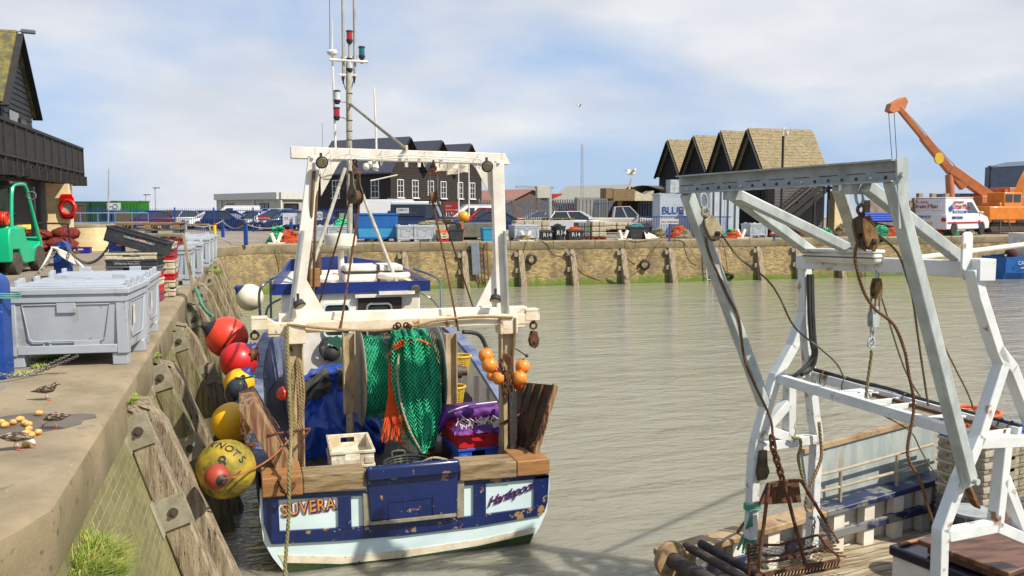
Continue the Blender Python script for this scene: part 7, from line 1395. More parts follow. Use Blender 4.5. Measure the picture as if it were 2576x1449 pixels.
# ---- low buildings, containers
beige = mat('beige_cladding', S(206, 204, 188, .7), S(190, 188, 172, .66), sc_=1.5, rough=.7); flatroof = mat('pale_roof_edge', S(222, 222, 212, .75), rough=.7)
def window(par, o, ax, w_, h_, nrm, fm, gm=glassd, bars=(1, 2), t=.07, sill=None):
    o = V(o); ax = V(ax).normalized(); nrm = V(nrm).normalized(); mb = MB()
    for a, b in ((o, o+ax*w_), (o+Z*h_, o+ax*w_+Z*h_)): mb.beam(a+nrm*.03, b+nrm*.03, t, t)
    for a in (o, o+ax*w_): mb.beam(a+nrm*.03, a+Z*h_+nrm*.03, t, t, up=ax)
    for i in range(1, bars[0]+1): a = o+ax*(w_*i/(bars[0]+1)); mb.beam(a+nrm*.03, a+Z*h_+nrm*.03, t*.5, t*.5, up=ax)
    for i in range(1, bars[1]+1): a = o+Z*(h_*i/(bars[1]+1)); mb.beam(a+nrm*.028, a+ax*w_+nrm*.028, t*.5, t*.5)
    f_ = part('window', mb, fm, par); mb = MB(); mb.add([o+nrm*.015, o+ax*w_+nrm*.015, o+ax*w_+Z*h_+nrm*.015, o+Z*h_+nrm*.015], [(0, 1, 2, 3)]); part('pane', mb, gm, f_, smooth=False)
    if sill: part('sill', MB().beam(o-ax*.1+nrm*.08-Z*.04, o+ax*(w_+.1)+nrm*.08-Z*.04, .16, .08), sill, f_)
    return f_
# portable building: corner at px 703
c0 = at(703, 88); aA = at(545, 99); aB = at(812, 93); hgt = 3.2
t_ = thing('flat_roofed_building', c0, 'low beige flat roofed building beyond the car park', 'building'); mb = MB()
for a, b in ((aA, c0), (c0, aB)): mb.quad(a, b, b+Z*hgt, a+Z*hgt)
mb.quad(aA+Z*hgt, c0+Z*hgt, aB+Z*hgt, aA+aB-c0+Z*hgt); mb.quad(aB, aA+aB-c0, aA+aB-c0+Z*hgt, aB+Z*hgt); part('wall', mb, beige, t_, smooth=False)
for a, b in ((aA, c0), (c0, aB)):
    d = (b-a).normalized(); nr = V((d.y, -d.x, 0)); L_ = (b-a).length; part('fascia', MB().beam(a+nr*.15+Z*(hgt-.2), b+nr*.15+Z*(hgt-.2), .3, .7), flatroof, t_)
    for k in (.18, .72) if a is aA else (.1, .62): part('column', MB().beam(a+d*(L_*(k-.08))+nr*.1, a+d*(L_*(k-.08))+nr*.1+Z*2.6, .2, .2, up=d), flatroof, t_); window(t_, a+d*(L_*k)+Z*.7, d, 1.9, 1.5, nr, browns, bars=(1, 0), t=.1)
corr = lambda nm, c: mat(nm, S(*c), tuple(v*.75 for v in S(*c)[:3])+(1,), sc_=2, rough=.6)
def container(loc, rz, L_, H_, W, m_, lab, nm='shipping_container', ribs=True, cat='container', doors=False, grp=None):
    t_ = thing(nm, (0, 0, 0), lab, cat, grp); mb = MB(); mb.bx(-L_/2, L_/2, -W/2, W/2, .12, H_); part('box', mb, m_, t_, smooth=False)
    if ribs:
        mb = MB(); x = -L_/2+.15
        while x < L_/2-.1: mb.bx(x, x+.12, -W/2-.035, -W/2, .2, H_-.12); mb.bx(x, x+.12, W/2, W/2+.035, .2, H_-.12); x += .28
        y = -W/2+.12
        if not doors:
            while y < W/2-.1: mb.bx(L_/2, L_/2+.035, y, y+.12, .2, H_-.12); mb.bx(-L_/2-.035, -L_/2, y, y+.12, .2, H_-.12); y += .28
        part('ribs', mb, m_, t_, smooth=False)
    if doors:
        for y in (-W*.36, -W*.12, W*.12, W*.36): part('lock_rod', MB().cyl((L_/2+.05, y, .2), (L_/2+.05, y, H_-.1), .03, n=8), steel, t_); 
        mb = MB(); mb.bx(L_/2, L_/2+.02, -W/2+.05, -.02, .2, H_-.1); mb.bx(L_/2, L_/2+.02, .02, W/2-.05, .2, H_-.1); part('door', mb, m_, t_)
    for x in (-L_/2, L_/2): part('end_frame', MB().bx(x-.06, x+.06, -W/2-.04, W/2+.04, H_-.1, H_+.02), m_, t_)
    t_.location = loc; t_.rotation_euler = (0, 0, rz); return t_
grn = corr('green_container_paint', (52, 150, 40, .6)); grd = corr('dark_green_container_paint', (30, 96, 50, .5)); brc = corr('brown_board', (112, 84, 70, .5))
container(at(210, 76), -PSI+.1, 6, 2.3, 2.4, grd, 'dark green container left of the white round logo sign', grp='green containers'); container(at(330, 77), -PSI+.1, 2.4, 2.35, 2.4, grn, 'bright green container right of the white sign', grp='green containers')
container(at(128, 62), -PSI, 4.2, 2.0, 1.5, brc, 'brown boarded shed left of the cream pillar', nm='shed', cat='shed'); container(at(255, 75.5), -PSI+.1, 2.6, 2.25, 2.4, grd, 'middle dark green container with a small white notice', grp='green containers')
def sign(loc, w_, h_, z, m_, lab, txt=(), posts=True, nm='sign', pm=None, rz=-PSI, th=.03):
    t_ = thing(nm, (0, 0, 0), lab, 'sign'); mb = MB(); mb.bx(-w_/2, w_/2, -th, 0, z-h_/2, z+h_/2); bd_ = part('board', mb, m_, t_)
    if posts: part('post', MB().bx(-.04, .04, 0, .07, 0, z), pm or blf, t_)
    for s_, x, zz, sz, m2 in txt: text('lettering', s_, V((x, -th-.004, z+zz)), X_, Z, sz, m2, bd_, ext=.003)
    t_.location = loc; t_.rotation_euler = (0, 0, rz); return t_
ls = sign(at(287, 74), 1.15, .62, 1.85, whm, 'white sign with a dark ring logo by the green containers'); mb = MB(); mb.torus((.12, -.04, 1.85), Y_, .2, .025, 24, 6); part('ring_logo', mb, steel, ls); part('print', MB().bx(-.5, -.12, -.036, -.03, 1.84, 1.88).bx(-.5, -.2, -.036, -.03, 1.78, 1.81), steel, ls)
sign(at(307, 58), .95, .75, 1.15, mat('notice_frame', S(130, 120, 100, .5), rough=.7), 'brown framed notice board with white papers', nm='notice_board'); 
sign(at(420, 62.4), .5, .2, 1.25, redp, 'small red no parking sign on the fence above the beige estate', [('NO PARKING', -.21, -.03, .075, whm)], posts=False); sign(at(663, 61.5), .8, .3, 1.0, redp, 'red no parking sign on the fence above the silver car', [('NO PARKING', -.35, -.05, .12, whm)], posts=False)
sw_ = sign(at(729, 61.2), 1.0, .8, .95, whm, 'white sign with a red and blue logo on the blue fence', [('M', -.38, -.1, .34, redp), ('V', .05, -.1, .34, bluel)], posts=False); sign(at(764, 61.1), .9, .75, .95, mat('pale_grey_board', S(170, 174, 182, .6), rough=.6), 'grey board right of the white logo sign', [('KENTISH', -.38, -.15, .15, steel)], posts=False)
sg_ = sign(at(793, 61), 1.0, .55, 1.15, whm, 'white safety notice with a red 5 and coloured symbols', [('5', -.4, -.1, .22, steel)], posts=False); 
for x, m_ in ((-.32, redp), (0, plateY), (.32, bluel)): mb = MB(); mb.torus((x, -.04, 1.15), Y_, .14, .02, 20, 5); part('symbol', mb, m_, sg_)
sign(at(870, 61), .95, .8, .95, mat('pastel_poster', S(200, 200, 190, .7), S(120, 190, 120, .6), sc_=1.5, amt=1, rough=.6), 'pale poster with a green header on the fence', [('=====', -.35, -.02, .22, mat('yellow_print', S(230, 200, 60, .7)))], posts=False)
sign(at(1136, 69.2), 1.1, .75, 1.75, redp, 'red loading sign on the grey palisade fence', [('PERMIT', -.48, .06, .15, whm), ('HOLDERS ONLY', -.5, -.22, .13, whm)], posts=False)
sign(at(1685, 43.4), .9, .25, 1.0, whm, 'white no parking sign on a blue post at the quay edge', [('NO PARKING', -.41, -.065, .14, redp)]); sign(at(1436, 60), .6, .35, 1.45, mat('purple_red_sign', S(130, 40, 70, .6)), 'dark red notice on the grey fence left of the white container', [('=====', -.27, .0, .14, whm)], posts=False)
sign(at(1740, 49.5), .9, .5, 1.5, whm, 'white harbour notice in front of the white container', [('======', -.38, .08, .14, steel), ('=====', -.36, -.16, .14, steel)], posts=False); tb = sign(at(1950, 44), .01, .01, .3, whm, 'orange edged warning triangle behind the nets'); mb = MB(); mb.prism([(-.3, .3), (.3, .3), (0, .85)], (0, -.05, 0), X_, Z, Y_*.03); part('triangle', mb, redp, tb); mb = MB(); mb.prism([(-.18, .38), (.18, .38), (0, .7)], (0, -.06, 0), X_, Z, Y_*.01); part('triangle_face', mb, whm, tb)
# ---- middle black building with three gables
rA = R_(90-17.3-31.8); a1 = V((math.cos(rA), math.sin(rA), 0)); b1 = V((-a1.y, a1.x, 0)); c0 = at(982, 72); GW = 13.6; EH = 4.9; RH = 7.75; DL = 8.4
mbb = thing('boarded_building', c0, 'black boarded building with three gables and white windows', 'building'); nr = V((a1.y, -a1.x, 0)); dkb = mat('dark_brown_boards', S(64, 52, 44, .5), S(48, 40, 36, .45), sc_=3, rough=.8); slate = mat('grey_slate_roof', S(96, 98, 110, .55), S(78, 80, 92, .5), sc_=6, rough=.6, bump=.4, bs=12, spots=(S(200, 200, 200, .6), 3, .72, .04), st=(1, 1, 3))
mb = MB(); e1 = c0+a1*GW; e2 = c0+b1*DL; e3 = e1+b1*DL
for p, q in ((c0, e1), (e2, c0), (e1, e3), (e3, e2)): mb.quad(p, q, q+Z*EH, p+Z*EH)
gw3 = GW/3
for k in range(3): p = c0+a1*(gw3*k); q = p+a1*gw3; m_ = (p+q)/2; mb.quad(p+Z*EH, q+Z*EH, m_+Z*(RH-.1)); mb.quad(q+b1*DL+Z*EH, p+b1*DL+Z*EH, m_+b1*DL+Z*(RH-.1))
part('wall', mb, dkb, mbb, smooth=False)
mb = MB(); boards(mb, c0, a1, GW, 0, EH, .2, nr); 
for k in range(3): boards(mb, c0+a1*(gw3*k), a1, gw3, EH, RH-.2, .2, nr, clip=lambda z: ((z-EH)/(RH-EH)*gw3/2, gw3-(z-EH)/(RH-EH)*gw3/2))
boards(mb, c0+b1*DL, -b1, DL, 0, EH, .2, -a1); part('weatherboards', mb, dkb, mbb, smooth=False)
for k in range(3):
    for s_ in (0, 1):
        rd_ = c0+a1*(gw3*(k+.5))-b1*.35+Z*RH; ev_ = c0+a1*(gw3*(k+s_)+(-.3 if (s_ == 0 and k == 0) else .3 if (s_ == 1 and k == 2) else 0))-b1*.35+Z*(EH-(.25 if (s_ == 0 and k == 0) or (s_ == 1 and k == 2) else 0)); L_ = b1*(DL+.5); mb = MB(); mb.add([ev_, rd_, rd_+L_, ev_+L_, ev_-Z*.12, rd_-Z*.12, rd_+L_-Z*.12, ev_+L_-Z*.12], [(0, 1, 2, 3), (7, 6, 5, 4), (0, 4, 5, 1), (1, 5, 6, 2), (2, 6, 7, 3), (3, 7, 4, 0)]); rfp = part('roof', mb, slate, mbb, smooth=False)
        mb = MB(); mb.beam(ev_-b1*.03-Z*.12, rd_-b1*.03-Z*.12, .05, .24, up=b1); part('bargeboard', mb, blkd, rfp)
wfm = mat('white_window_frame', S(236, 238, 240, .82), rough=.5)
for s_, z in ((.9, 2.6), (2.9, 2.6), (5.1, 2.6), (7.0, 2.6), (9.6, 2.6), (11.6, 2.6), (7.8, .4)): window(mbb, c0+a1*s_+Z*z, a1, .8, 1.5, nr, wfm, bars=(1, 2), sill=wfm)
for s_ in (1.2, 3.4, 5.6): window(mbb, c0+b1*(s_+.8)+Z*2.6, -b1, .8, 1.5, -a1, wfm, bars=(1, 2), sill=wfm)
part('garage_door', MB().beam(c0+a1*9.8+nr*.06+Z*.9, c0+a1*12.2+nr*.06+Z*.9, .06, 1.8), flatroof, mbb)
for p, q in ((c0+nr*.06, c0+nr*.06+Z*EH),): part('corner_board', MB().beam(p, q, .14, .14, up=a1), blkd, mbb)
for x, d, h_, z1, lab in ((1154, 63, 5.6, 0, 'left white flagpole before the black building'), (1180, 64, 5.4, 0, 'right white flagpole before the black building')):
    p = at(x, d); fp_ = thing('flagpole', p, lab, 'flagpole', 'white flagpoles'); part('pole', MB().tube([p, p+Z*h_], [.06, .04], 10), whitep, fp_); mb = MB(); mb.grid(lambda u, v: p+V((-.05-1.7*u*math.cos(.2), -.15*math.sin(u*7), h_-.15-.95*v-.25*u*u-.05*math.sin(u*9+v*3))), 14, 6); fl_ = part('flag', mb, whitec, fp_); text('lettering', ('INVICTA', 'VATTENFALL')[x > 1160], p+V((-.2, -.2, h_-.75)), -X_, Z, .2, (redp, steel)[x > 1160], fl_)
# ---- sheds on the right of the far quay
SX = 30; shy = [gx(x, 500, SX).y for x in (1926, 1855, 1789, 1720, 1658)]; SE = 4.05; SP = 6.56; tile = mat('weathered_brown_tiles', S(190, 170, 130, .62), S(158, 142, 110, .56), sc_=4, amt=.9, rough=.95, bump=1, bs=9, spots=(S(196, 186, 160, .6), 7, .62, .1), spots2=(S(120, 116, 100, .5), 2, .66, .1), st=(1, 1, 2)); blw = mat('tarred_boards', S(30, 28, 30, .5), S(20, 20, 22, .45), sc_=3, rough=.85)
greyb = mat('grey_cladding', S(116, 108, 104, .55), S(96, 90, 88, .5), sc_=2, rough=.7)
def tiled(mb, a, b, c, d, nu, nv, t=.022):
    # courses of tiles stepping down the slope (a ridge start, b ridge end, c eave end, d eave start)
    for j in range(nv):
        p0 = a.lerp(d, j/nv); p1 = b.lerp(c, j/nv); q0 = a.lerp(d, (j+1)/nv); q1_ = b.lerp(c, (j+1)/nv); n_ = (p1-p0).cross(q0-p0).normalized(); n_ = n_ if n_.z > 0 else -n_
        for i in range(nu):
            u0, u1 = i/nu+.0008, (i+1)/nu-.0008; h_ = t*(.8+.5*random.random()); w0 = p0.lerp(p1, u0); w1 = p0.lerp(p1, u1); x0 = q0.lerp(q1_, u0)+n_*h_; x1 = q0.lerp(q1_, u1)+n_*h_; mb.add([w0+n_*.01, w1+n_*.01, x1, x0, x0-n_*h_, x1-n_*h_], [(0, 1, 2, 3), (3, 2, 5, 4)])
for k in range(4):
    ya, yb2 = shy[k], shy[k+1]; LX = gy(2035, 345, (ya+yb2)/2).x-SX if k == 0 else 6.5; t_ = thing('black_shed', (SX+4, (ya+yb2)/2, 0), ['largest black gabled shed, nearest the staircase', 'second black gable from the staircase', 'third black gable from the staircase', 'leftmost black gable, above the white containers'][k], 'shed', 'row of black gabled sheds'); x0, x1 = SX, SX+LX; SPk = SP+(0, .12, .1, .1)[k]; ym = (ya+yb2)/2
    mb = MB(); mb.quad((x0, ya, 0), (x0, yb2, 0), (x0, yb2, SE), (x0, ya, SE)); mb.quad((x0, ya, SE), (x0, yb2, SE), (x0, ym, SPk-.08)); mb.quad((x0, ya, 0), (x1, ya, 0), (x1, ya, SE), (x0, ya, SE)); mb.quad((x1, ya, 0), (x1, yb2, 0), (x1, yb2, SE), (x1, ya, SE)); mb.quad((x1, ya, SE), (x1, yb2, SE), (x1, ym, SPk-.1)); mb.quad((x0, yb2, 0), (x1, yb2, 0), (x1, yb2, SE), (x0, yb2, SE)); part('wall', mb, blw, t_, smooth=False)
    w_ = yb2-ya; mb = MB(); boards(mb, (x0, yb2, 0), (0, -1, 0), w_, 0, SE, .18, (-1, 0, 0)); boards(mb, (x0, yb2, 0), (0, -1, 0), w_, SE, SPk-.2, .18, (-1, 0, 0), clip=lambda z: ((z-SE)/(SPk-SE)*w_/2, w_-(z-SE)/(SPk-SE)*w_/2)); part('weatherboards', mb, blw, t_, smooth=False)
    for s_, yy in ((0, ya), (1, yb2)):
        o = .0 if k else (-.3 if s_ == 0 else 0); ez = SE-(.3 if o else 0); a_ = V((x0-.35, ym, SPk)); b_ = V((x1+.2, ym, SPk)); c_ = V((x1+.2, yy+o, ez)); d_e = V((x0-.35, yy+o, ez)); mb = MB(); mb.quad(a_-Z*.06, b_-Z*.06, c_-Z*.06, d_e-Z*.06); r_ = part('roof', mb, tile, t_, smooth=False); mb = MB(); tiled(mb, a_, b_, c_, d_e, 34, 15); part('tiles', mb, tile, r_, smooth=False); part('bargeboard', MB().beam(a_+V((-.04, 0, -.14)), d_e+V((-.04, 0, -.14)), .05, .2, up=X_), blkd, r_)
    if k == 0:
        mb = MB(); mb.bx(x0+.1, x0+.5, ya-.03, ya, 0, 3.0); mb.bx(x0-.08, x0-.05, ya+.5, yb2-.6, 0, 2.7); part('dark_doorway', mb, mat('dark_opening', S(14, 12, 14, .4), rough=.9), t_)
        mb = MB(); boards(mb, (x0+.6, ya, 0), X_, x1-x0-.6, 0, SE-.3, .17, (0, -1, 0)); part('grey_side_boards', mb, greyb, t_, smooth=False)
    else: part('door', MB().bx(x0-.1, x0-.06, ya+.5, ya+1.3, 0, 2), browns, t_)
    mb = MB(); mb.bx(x0-.1, x0-.04, ym-.12, ym+.12, 2.75, 3.1); part('lamp', mb, rust, t_)
mb = MB(); mb.cyl((SX-.3, shy[0]-.1, SE-.15), (SX+6, shy[0]-.1-.3, SE-.3), .07, n=8); solo('gutter', mb, blkd, 'black gutter along the eaves of the largest shed', 'gutter')
# camera pole, staircase and cream column
p = gy(1966, 500, shy[0]-1.9); p.z = 0; t_ = thing('camera_pole', p, 'dark pole with a white dome camera before the largest shed', 'pole'); part('pole', MB().cyl(p, p+Z*5.8, .07, n=10), blkd, t_); mb = MB(); mb.tube(spline([p+Z*5.8, p+Z*6.1, p+V((.12, 0, 6.25)), p+V((.22, 0, 6.1))], 4), .025); mb.lathe([(.1, .08), (.11, -.05), (.05, -.16), (0, -.17)], p+V((.22, 0, 5.98)), Z, 14, cap=False); part('dome_camera', mb, whitep, t_)
st0 = at(2105, 47); t_ = thing('staircase', at(2000, 54), 'dark timber outside staircase right of the largest shed', 'staircase'); YS = shy[0]-1.3; s1 = gy(1940, 560, YS); s1.z = .0; s2_ = gy(2085, 480, YS); s2_.z = 2.9; HVs = HV; HV = Y_
for o in (0, .95): part('stringer', MB().beam(s1+HV*o, s2_+HV*o, .06, .28), blkd, t_)
for o in (-.03, .98):
    part('handrail', MB().beam(s1+HV*o+Z*.95, s2_+HV*o+Z*.95, .06, .08), greyb, t_); part('handrail', MB().beam(s1+HV*o+Z*.5, s2_+HV*o+Z*.5, .04, .3), blkd, t_)
for k in range(14): a = s1.lerp(s2_, k/13); part('tread', MB().beam(a, a+HV*.95, .26, .04), blkd, t_)
for k in (.45, .75, 1.0): a = s1.lerp(s2_, k); part('support_post', MB().beam(V((a.x, a.y, 0)), a+Z*(1 if k == 1 else 0), .12, .12, up=Y_), blkd, t_)
a = s2_; mb = MB(); mb.box(a+V((.9, 0.2, 0)), (1.8, 1.4, .12)); part('landing', mb, blkd, t_)
HV = HVs
for k in range(9): part('baluster', MB().beam(a+V((.1+.2*k, -.5, 0)), a+V((.1+.2*k, -.5, 1)), .03, .03, up=Y_), whitep if k % 2 else blkd, t_)
p = at(2106, 54); mb = MB(); mb.bx(p.x-.42, p.x+.3, p.y-.3, p.y+.3, 0, 2.75); solo('column', mb, crm, 'cream rendered column under the stair landing', 'column', bevel=.03)
# ---- white containers, nissen hut, sheds beyond
wcn = corr('white_container_paint', (214, 222, 230, .75)); k1 = container(at(1742, 52.3), -PSI+.02, 4.4, 2.55, 2.4, wcn, 'white refrigerated container with blue lettering beside the sheds', ribs=False); text('lettering', 'BLUE STAR LINE', V((-2.1, -1.215, 1.35)), X_, Z, .6, bluel, k1, ext=.01, sp=.92); container(at(1798, 50.6), -PSI-R_(84), 3.2, 2.75, 1.75, wcn, 'white container with rusty lock rods left of the big doorway', doors=True, ribs=False)
mb = MB(); p = at(1698, 53); mb.box((p.x, p.y, 3.0), (1.0, .6, .8)); solo('cooling_unit', mb, galvd, 'grey cooling unit above the white container', 'cooling unit', bevel=.02)
cg = container(at(1557, 66), -PSI, 6.5, 2.5, 2.4, corr('pale_grey_container', (200, 200, 190, .6)), 'long pale container behind the palisade fence')
container(at(1328, 96), -PSI, 2.6, 3.3, 2.4, grd, 'dark green container left of the orange one, far off'); oc = container(at(1372, 95), -PSI, 3.3, 3.3, 2.4, corr('orange_container', (226, 84, 50, .65)), 'orange shipping container far off behind the fence'); text('lettering', 'CRN', V((-.4, -1.25, 2.6)), X_, Z, .5, whm, oc, ext=.01)
def barn(loc, rz, W, D, E_, P_, wm, rm, lab, nm='shed'):
    t_ = thing(nm, (0, 0, 0), lab, 'shed'); mb = MB(); mb.bx(-W/2, W/2, -D/2, D/2, 0, E_); mb.quad((-W/2, -D/2, E_), (W/2, -D/2, E_), (0, -D/2, P_)); mb.quad((W/2, D/2, E_), (-W/2, D/2, E_), (0, D/2, P_)); part('wall', mb, wm, t_, smooth=False)
    for s_ in (-1, 1): mb = MB(); a = V((0, -D/2-.3, P_+.05)); b = V((0, D/2+.3, P_+.05)); c = V((s_*(W/2+.3), D/2+.3, E_-.1)); d = V((s_*(W/2+.3), -D/2-.3, E_-.1)); mb.add([a, b, c, d, a-Z*.1, b-Z*.1, c-Z*.1, d-Z*.1], [(0, 1, 2, 3), (7, 6, 5, 4), (0, 3, 7, 4), (2, 3, 7, 6)]); part('roof', mb, rm, t_, smooth=False)
    t_.location = loc; t_.rotation_euler = (0, 0, rz)
brn = mat('brown_brick', S(134, 110, 92, .5), S(112, 92, 78, .5), sc_=4, rough=.9)
barn(at(1502, 92), -PSI+R_(38), 6, 9, 2.4, 4.1, brn, mat('pale_roof', S(196, 192, 176, .65), rough=.8), 'brown gabled shed with a pale roof beyond the fence'); barn(at(1275, 90), -PSI+R_(38), 7, 8, 2.2, 3.6, brn, mat('pink_roof', S(196, 140, 120, .6), rough=.8), 'brown gabled shed with a faded pink roof')
p = at(1640, 62); mb = MB(); mb.grid(lambda u, v: p+V((math.cos(R_(180*u))*2.6*math.cos(-PSI), math.cos(R_(180*u))*2.6*math.sin(-PSI)*1.0, math.sin(R_(180*u))*3.3))+V((math.sin(PSI+.9), math.cos(PSI+.9), 0))*(6*v-1), 20, 6); solo('curved_roof_hut', mb, mat('brown_curved_roof', S(120, 106, 92, .5), S(96, 86, 78, .5), sc_=3, rough=.8), 'brown curved roof hut left of the black sheds', 'hut')
mb = MB(); p = at(1562, 60); mb.box((p.x, p.y, 2.6), (1.6, 1, .8)); mb.box((p.x-1.1, p.y, 2.7), (.5, 1, .7)); solo('stacked_crate', mb, palw, 'pale wooden crates showing above the palisade fence', 'crate'); mb = MB(); p = at(1608, 60); mb.prism([(-1, 0), (1, 0), (1.1, .7), (.6, .35), (-.3, .7), (-.9, .5)], p+Z*2.2, X_, Z, Y_*1.4); mb.beam(p+V((-1, 0, 2.2)), p+V((-.6, 0, 3.7)), .14, .1); solo('upturned_dinghy', mb, creamc, 'cream boat hull parts above the fence', 'boat part')
# masts, poles
def pole(x, d, ytop, r, m_, lab, nm='lamp_post', cat='lamp post', lean=0, head=True, ybase=None):
    p = at(x, d); zt_ = 1.6+(527-ytop)/2180*d; t_ = thing(nm, p, lab, cat); top = V((p.x+lean, p.y, zt_)); part('pole', MB().tube([p, top], [r, r*.7], 10), m_, t_)
    if head: mb = MB(); mb.box(top+V((.15 if d > 60 else .1, 0, 0)), (.6*d/100+.15, .3, .12)); part('lamp_head', mb, greyc, t_)
    return t_
pole(368, 110, 490, .07, galvd, 'short distant lamp post behind the parked cars'); pole(392, 105, 473, .08, galvd, 'taller distant lamp post behind the parked cars'); pole(270, 73, 425, .07, galvd, 'bare leaning pole behind the white logo sign', 'pole', 'pole', .25, False); pole(2487, 64, 420, .08, blkd, 'lamp post left of the grey tower'); pole(815, 95, 312, .05, galvd, 'thin distant yacht mast left of the boat mast', 'yacht_mast', 'mast', 0, False)
p = at(1461, 85); t_ = thing('lattice_mast', p, 'lattice radio mast rising behind the fence', 'mast'); 
for o in ((0, 0), (.35, 0), (.17, .3)): part('leg', MB().cyl(p+V((o[0], o[1], 0)), p+V((o[0]*.4, o[1]*.4, 7.9)), .025, n=6), galvd, t_)
mb = MB()
for k in range(16): z = k*.5; mb.beam(p+V((0, 0, z)), p+V((.32, 0, z+.5)), .02, .02); mb.beam(p+V((.33, 0, z)), p+V((0, 0, z+.5)), .02, .02)
part('bracing', mb, galvd, t_)
p = at(1382, 58); t_ = thing('davit_crane', p, 'small grey davit crane with a control box', 'crane'); part('column', MB().cyl(p, p+Z*2.9, .16, n=12), galvd, t_); part('jib', MB().beam(p+V((.3, 0, 3.05)), p+V((-2.3, .1, 3.1)), .14, .16), galvd, t_); mb = MB(); mb.box(p+V((-.55, -.2, 2.75)), (.9, .4, .8)); part('control_box', mb, beige, t_, bevel=.02)
# ---- orange crane and excavator, tower
ocr = mat('faded_orange_paint', S(222, 134, 78, .68), S(204, 116, 66, .62), sc_=2, rough=.5, spots=(S(120, 80, 60, .5), 5, .7, .05)); oex = mat('excavator_orange', S(240, 140, 30, .75), S(222, 118, 22, .7), sc_=2, rough=.45, coat=.2, spots=(S(120, 80, 50, .5), 6, .72, .04))
DC = 62; C_ = lambda x, y, o=0: gd(x, y, DC+o); base = at(2500, DC); cr_ = thing('mobile_crane', base, 'orange crane with its long boom raised to the left', 'crane')
b = part('boom', MB().beam(C_(2498, 502), C_(2390, 425), .66, .66), ocr, cr_, bevel=.04); part('boom_section', MB().beam(C_(2425, 472), C_(2322, 345), .54, .54), ocr, cr_, bevel=.04); part('boom_section', MB().beam(C_(2335, 362), C_(2258, 268), .38, .38), ocr, cr_, bevel=.04)
mb = MB(); mb.prism([(-.9, -.15), (-.75, .35), (.1, .75), (.5, .9), (.75, .55), (.5, .0), (-.5, -.3)], C_(2258, 275)-Y_*.2, X_, Z, Y_*.5); part('boom_head', mb, ocr, cr_, bevel=.03)
part('lift_ram', MB().cyl(C_(2392, 515), C_(2388, 440), .3, .28), ocr, cr_); part('ram_rod', MB().cyl(C_(2388, 445), C_(2384, 405), .12), alum, cr_)
for pts in ([(2235, 278), (2244, 400), (2246, 560)], [(2249, 280), (2256, 400), (2257, 560)], [(2268, 268), (2385, 400), (2492, 500)]): part('cable', MB().tube([C_(*q) for q in pts], .025, 5), steel, cr_)
mb = MB(); mb.box(base+V((0, 0, 2.0)), (4.2, 2, 1.1)); mb.box(base+V((1.2, 0, 2.7)), (1.6, 1.8, .9)); part('superstructure', mb, ocr, cr_, bevel=.05); mb = MB(); mb.box(base+V((0, 0, .9)), (6, 2.2, .8)); part('carrier', mb, ocr, cr_, bevel=.05)
for x in (-2.2, -.8, 1.4, 2.5): mb = MB(); mb.lathe([(.3, -.2), (.55, -.2), (.55, .2), (.3, .2)], base+V((x, -1, .55)), Y_, 18); part('wheel', mb, blackr, cr_)
mb = MB(); mb.lathe([(.0, -.05), (.4, -.05), (.4, .05), (0, .05)], C_(2362, 398, -.6), Y_, 18, cap=False); part('hose_drum', mb, yelc, cr_)
eb = at(2516, 58); ex = thing('excavator', eb, 'bright orange tracked excavator with a cab at the right edge', 'excavator'); mb = MB(); mb.box(eb+V((.2, 0, 1.35)), (4.6, 2.3, .9)); part('body', mb, oex, ex, bevel=.06); mb = MB(); mb.box(eb+V((-.2, .1, 1.9)), (1.2, 1.6, .3)); part('engine_cover', mb, oex, ex, bevel=.04)
mb = MB(); mb.box(eb+V((.2, -.1, 2.25)), (1.5, 1.4, .95)); cab_ = part('cab', mb, oex, ex, bevel=.05)
for x in (-.15, .55): mb = MB(); mb.box(eb+V((x, -.82, 2.35)), (.55, .03, .5)); part('cab_window', mb, carglass, cab_)
mb = MB(); mb.box(eb+V((.2, -.1, 2.85)), (.3, .3, .2)); part('beacon', mb, ambl, cab_)
for y in (-.85, .85):
    mb = MB(); mb.prism([(-1.7, .1), (-1.9, .4), (-1.6, .72), (1.7, .72), (2.0, .4), (1.8, .1)], eb+V((.2, y, 0)), X_, Z, Y_*.45); part('track', mb, steel, ex, bevel=.06)
mb = MB(); q = [eb+V((1.0, -.2, 1.8)), eb+V((1.35, -.2, 3.0)), eb+V((2.0, -.2, 4.1)), eb+V((3.0, -.2, 4.4))]; mb.tube(spline(q, 5), [.38-.007*i for i in range(16)], 4); part('boom', mb, oex, ex)
for x in (-1.5, -.9): part('prop_leg', MB().beam(eb+V((x, -1.5, .9)), eb+V((x+(.25 if x > -1 else -.25), -1.7, 0)), .06, .06, up=Y_), steel, ex)
tw = at(2575, 74); tc_ = mat('blue_grey_cladding', S(120, 136, 156, .6), S(104, 120, 140, .55), sc_=2, rough=.6); t_ = thing('grey_tower', tw, 'blue grey clad tower with an outside stair at the right edge', 'tower'); mb = MB(); M_ = Matrix.Rotation(-PSI+.3, 3, 'Z'); mb.box(tw+Z*2.6, (4.6, 4, 5.2), M_); part('wall', mb, tc_, t_, smooth=False); mb = MB(); mb.prism([(-2.35, 0), (2.35, 0), (0, .5)], tw+Z*5.2+M_ @ V((0, -2.05, 0)), M_ @ X_, Z, M_ @ Y_*4.1); part('roof', mb, tc_, t_, smooth=False)
part('stair', MB().beam(tw+M_ @ V((-2.5, -2.2, 1.5)), tw+M_ @ V((0, -2.2, 3.2)), .12, .25), galvd, t_); mb = MB(); mb.box(tw+M_ @ V((.2, -2.4, 3.2)), (1.6, .8, .1)); mb.box(tw+M_ @ V((-2.9, -2.2, 1.6)), (1, .8, .1)); part('landing', mb, galvd, t_)
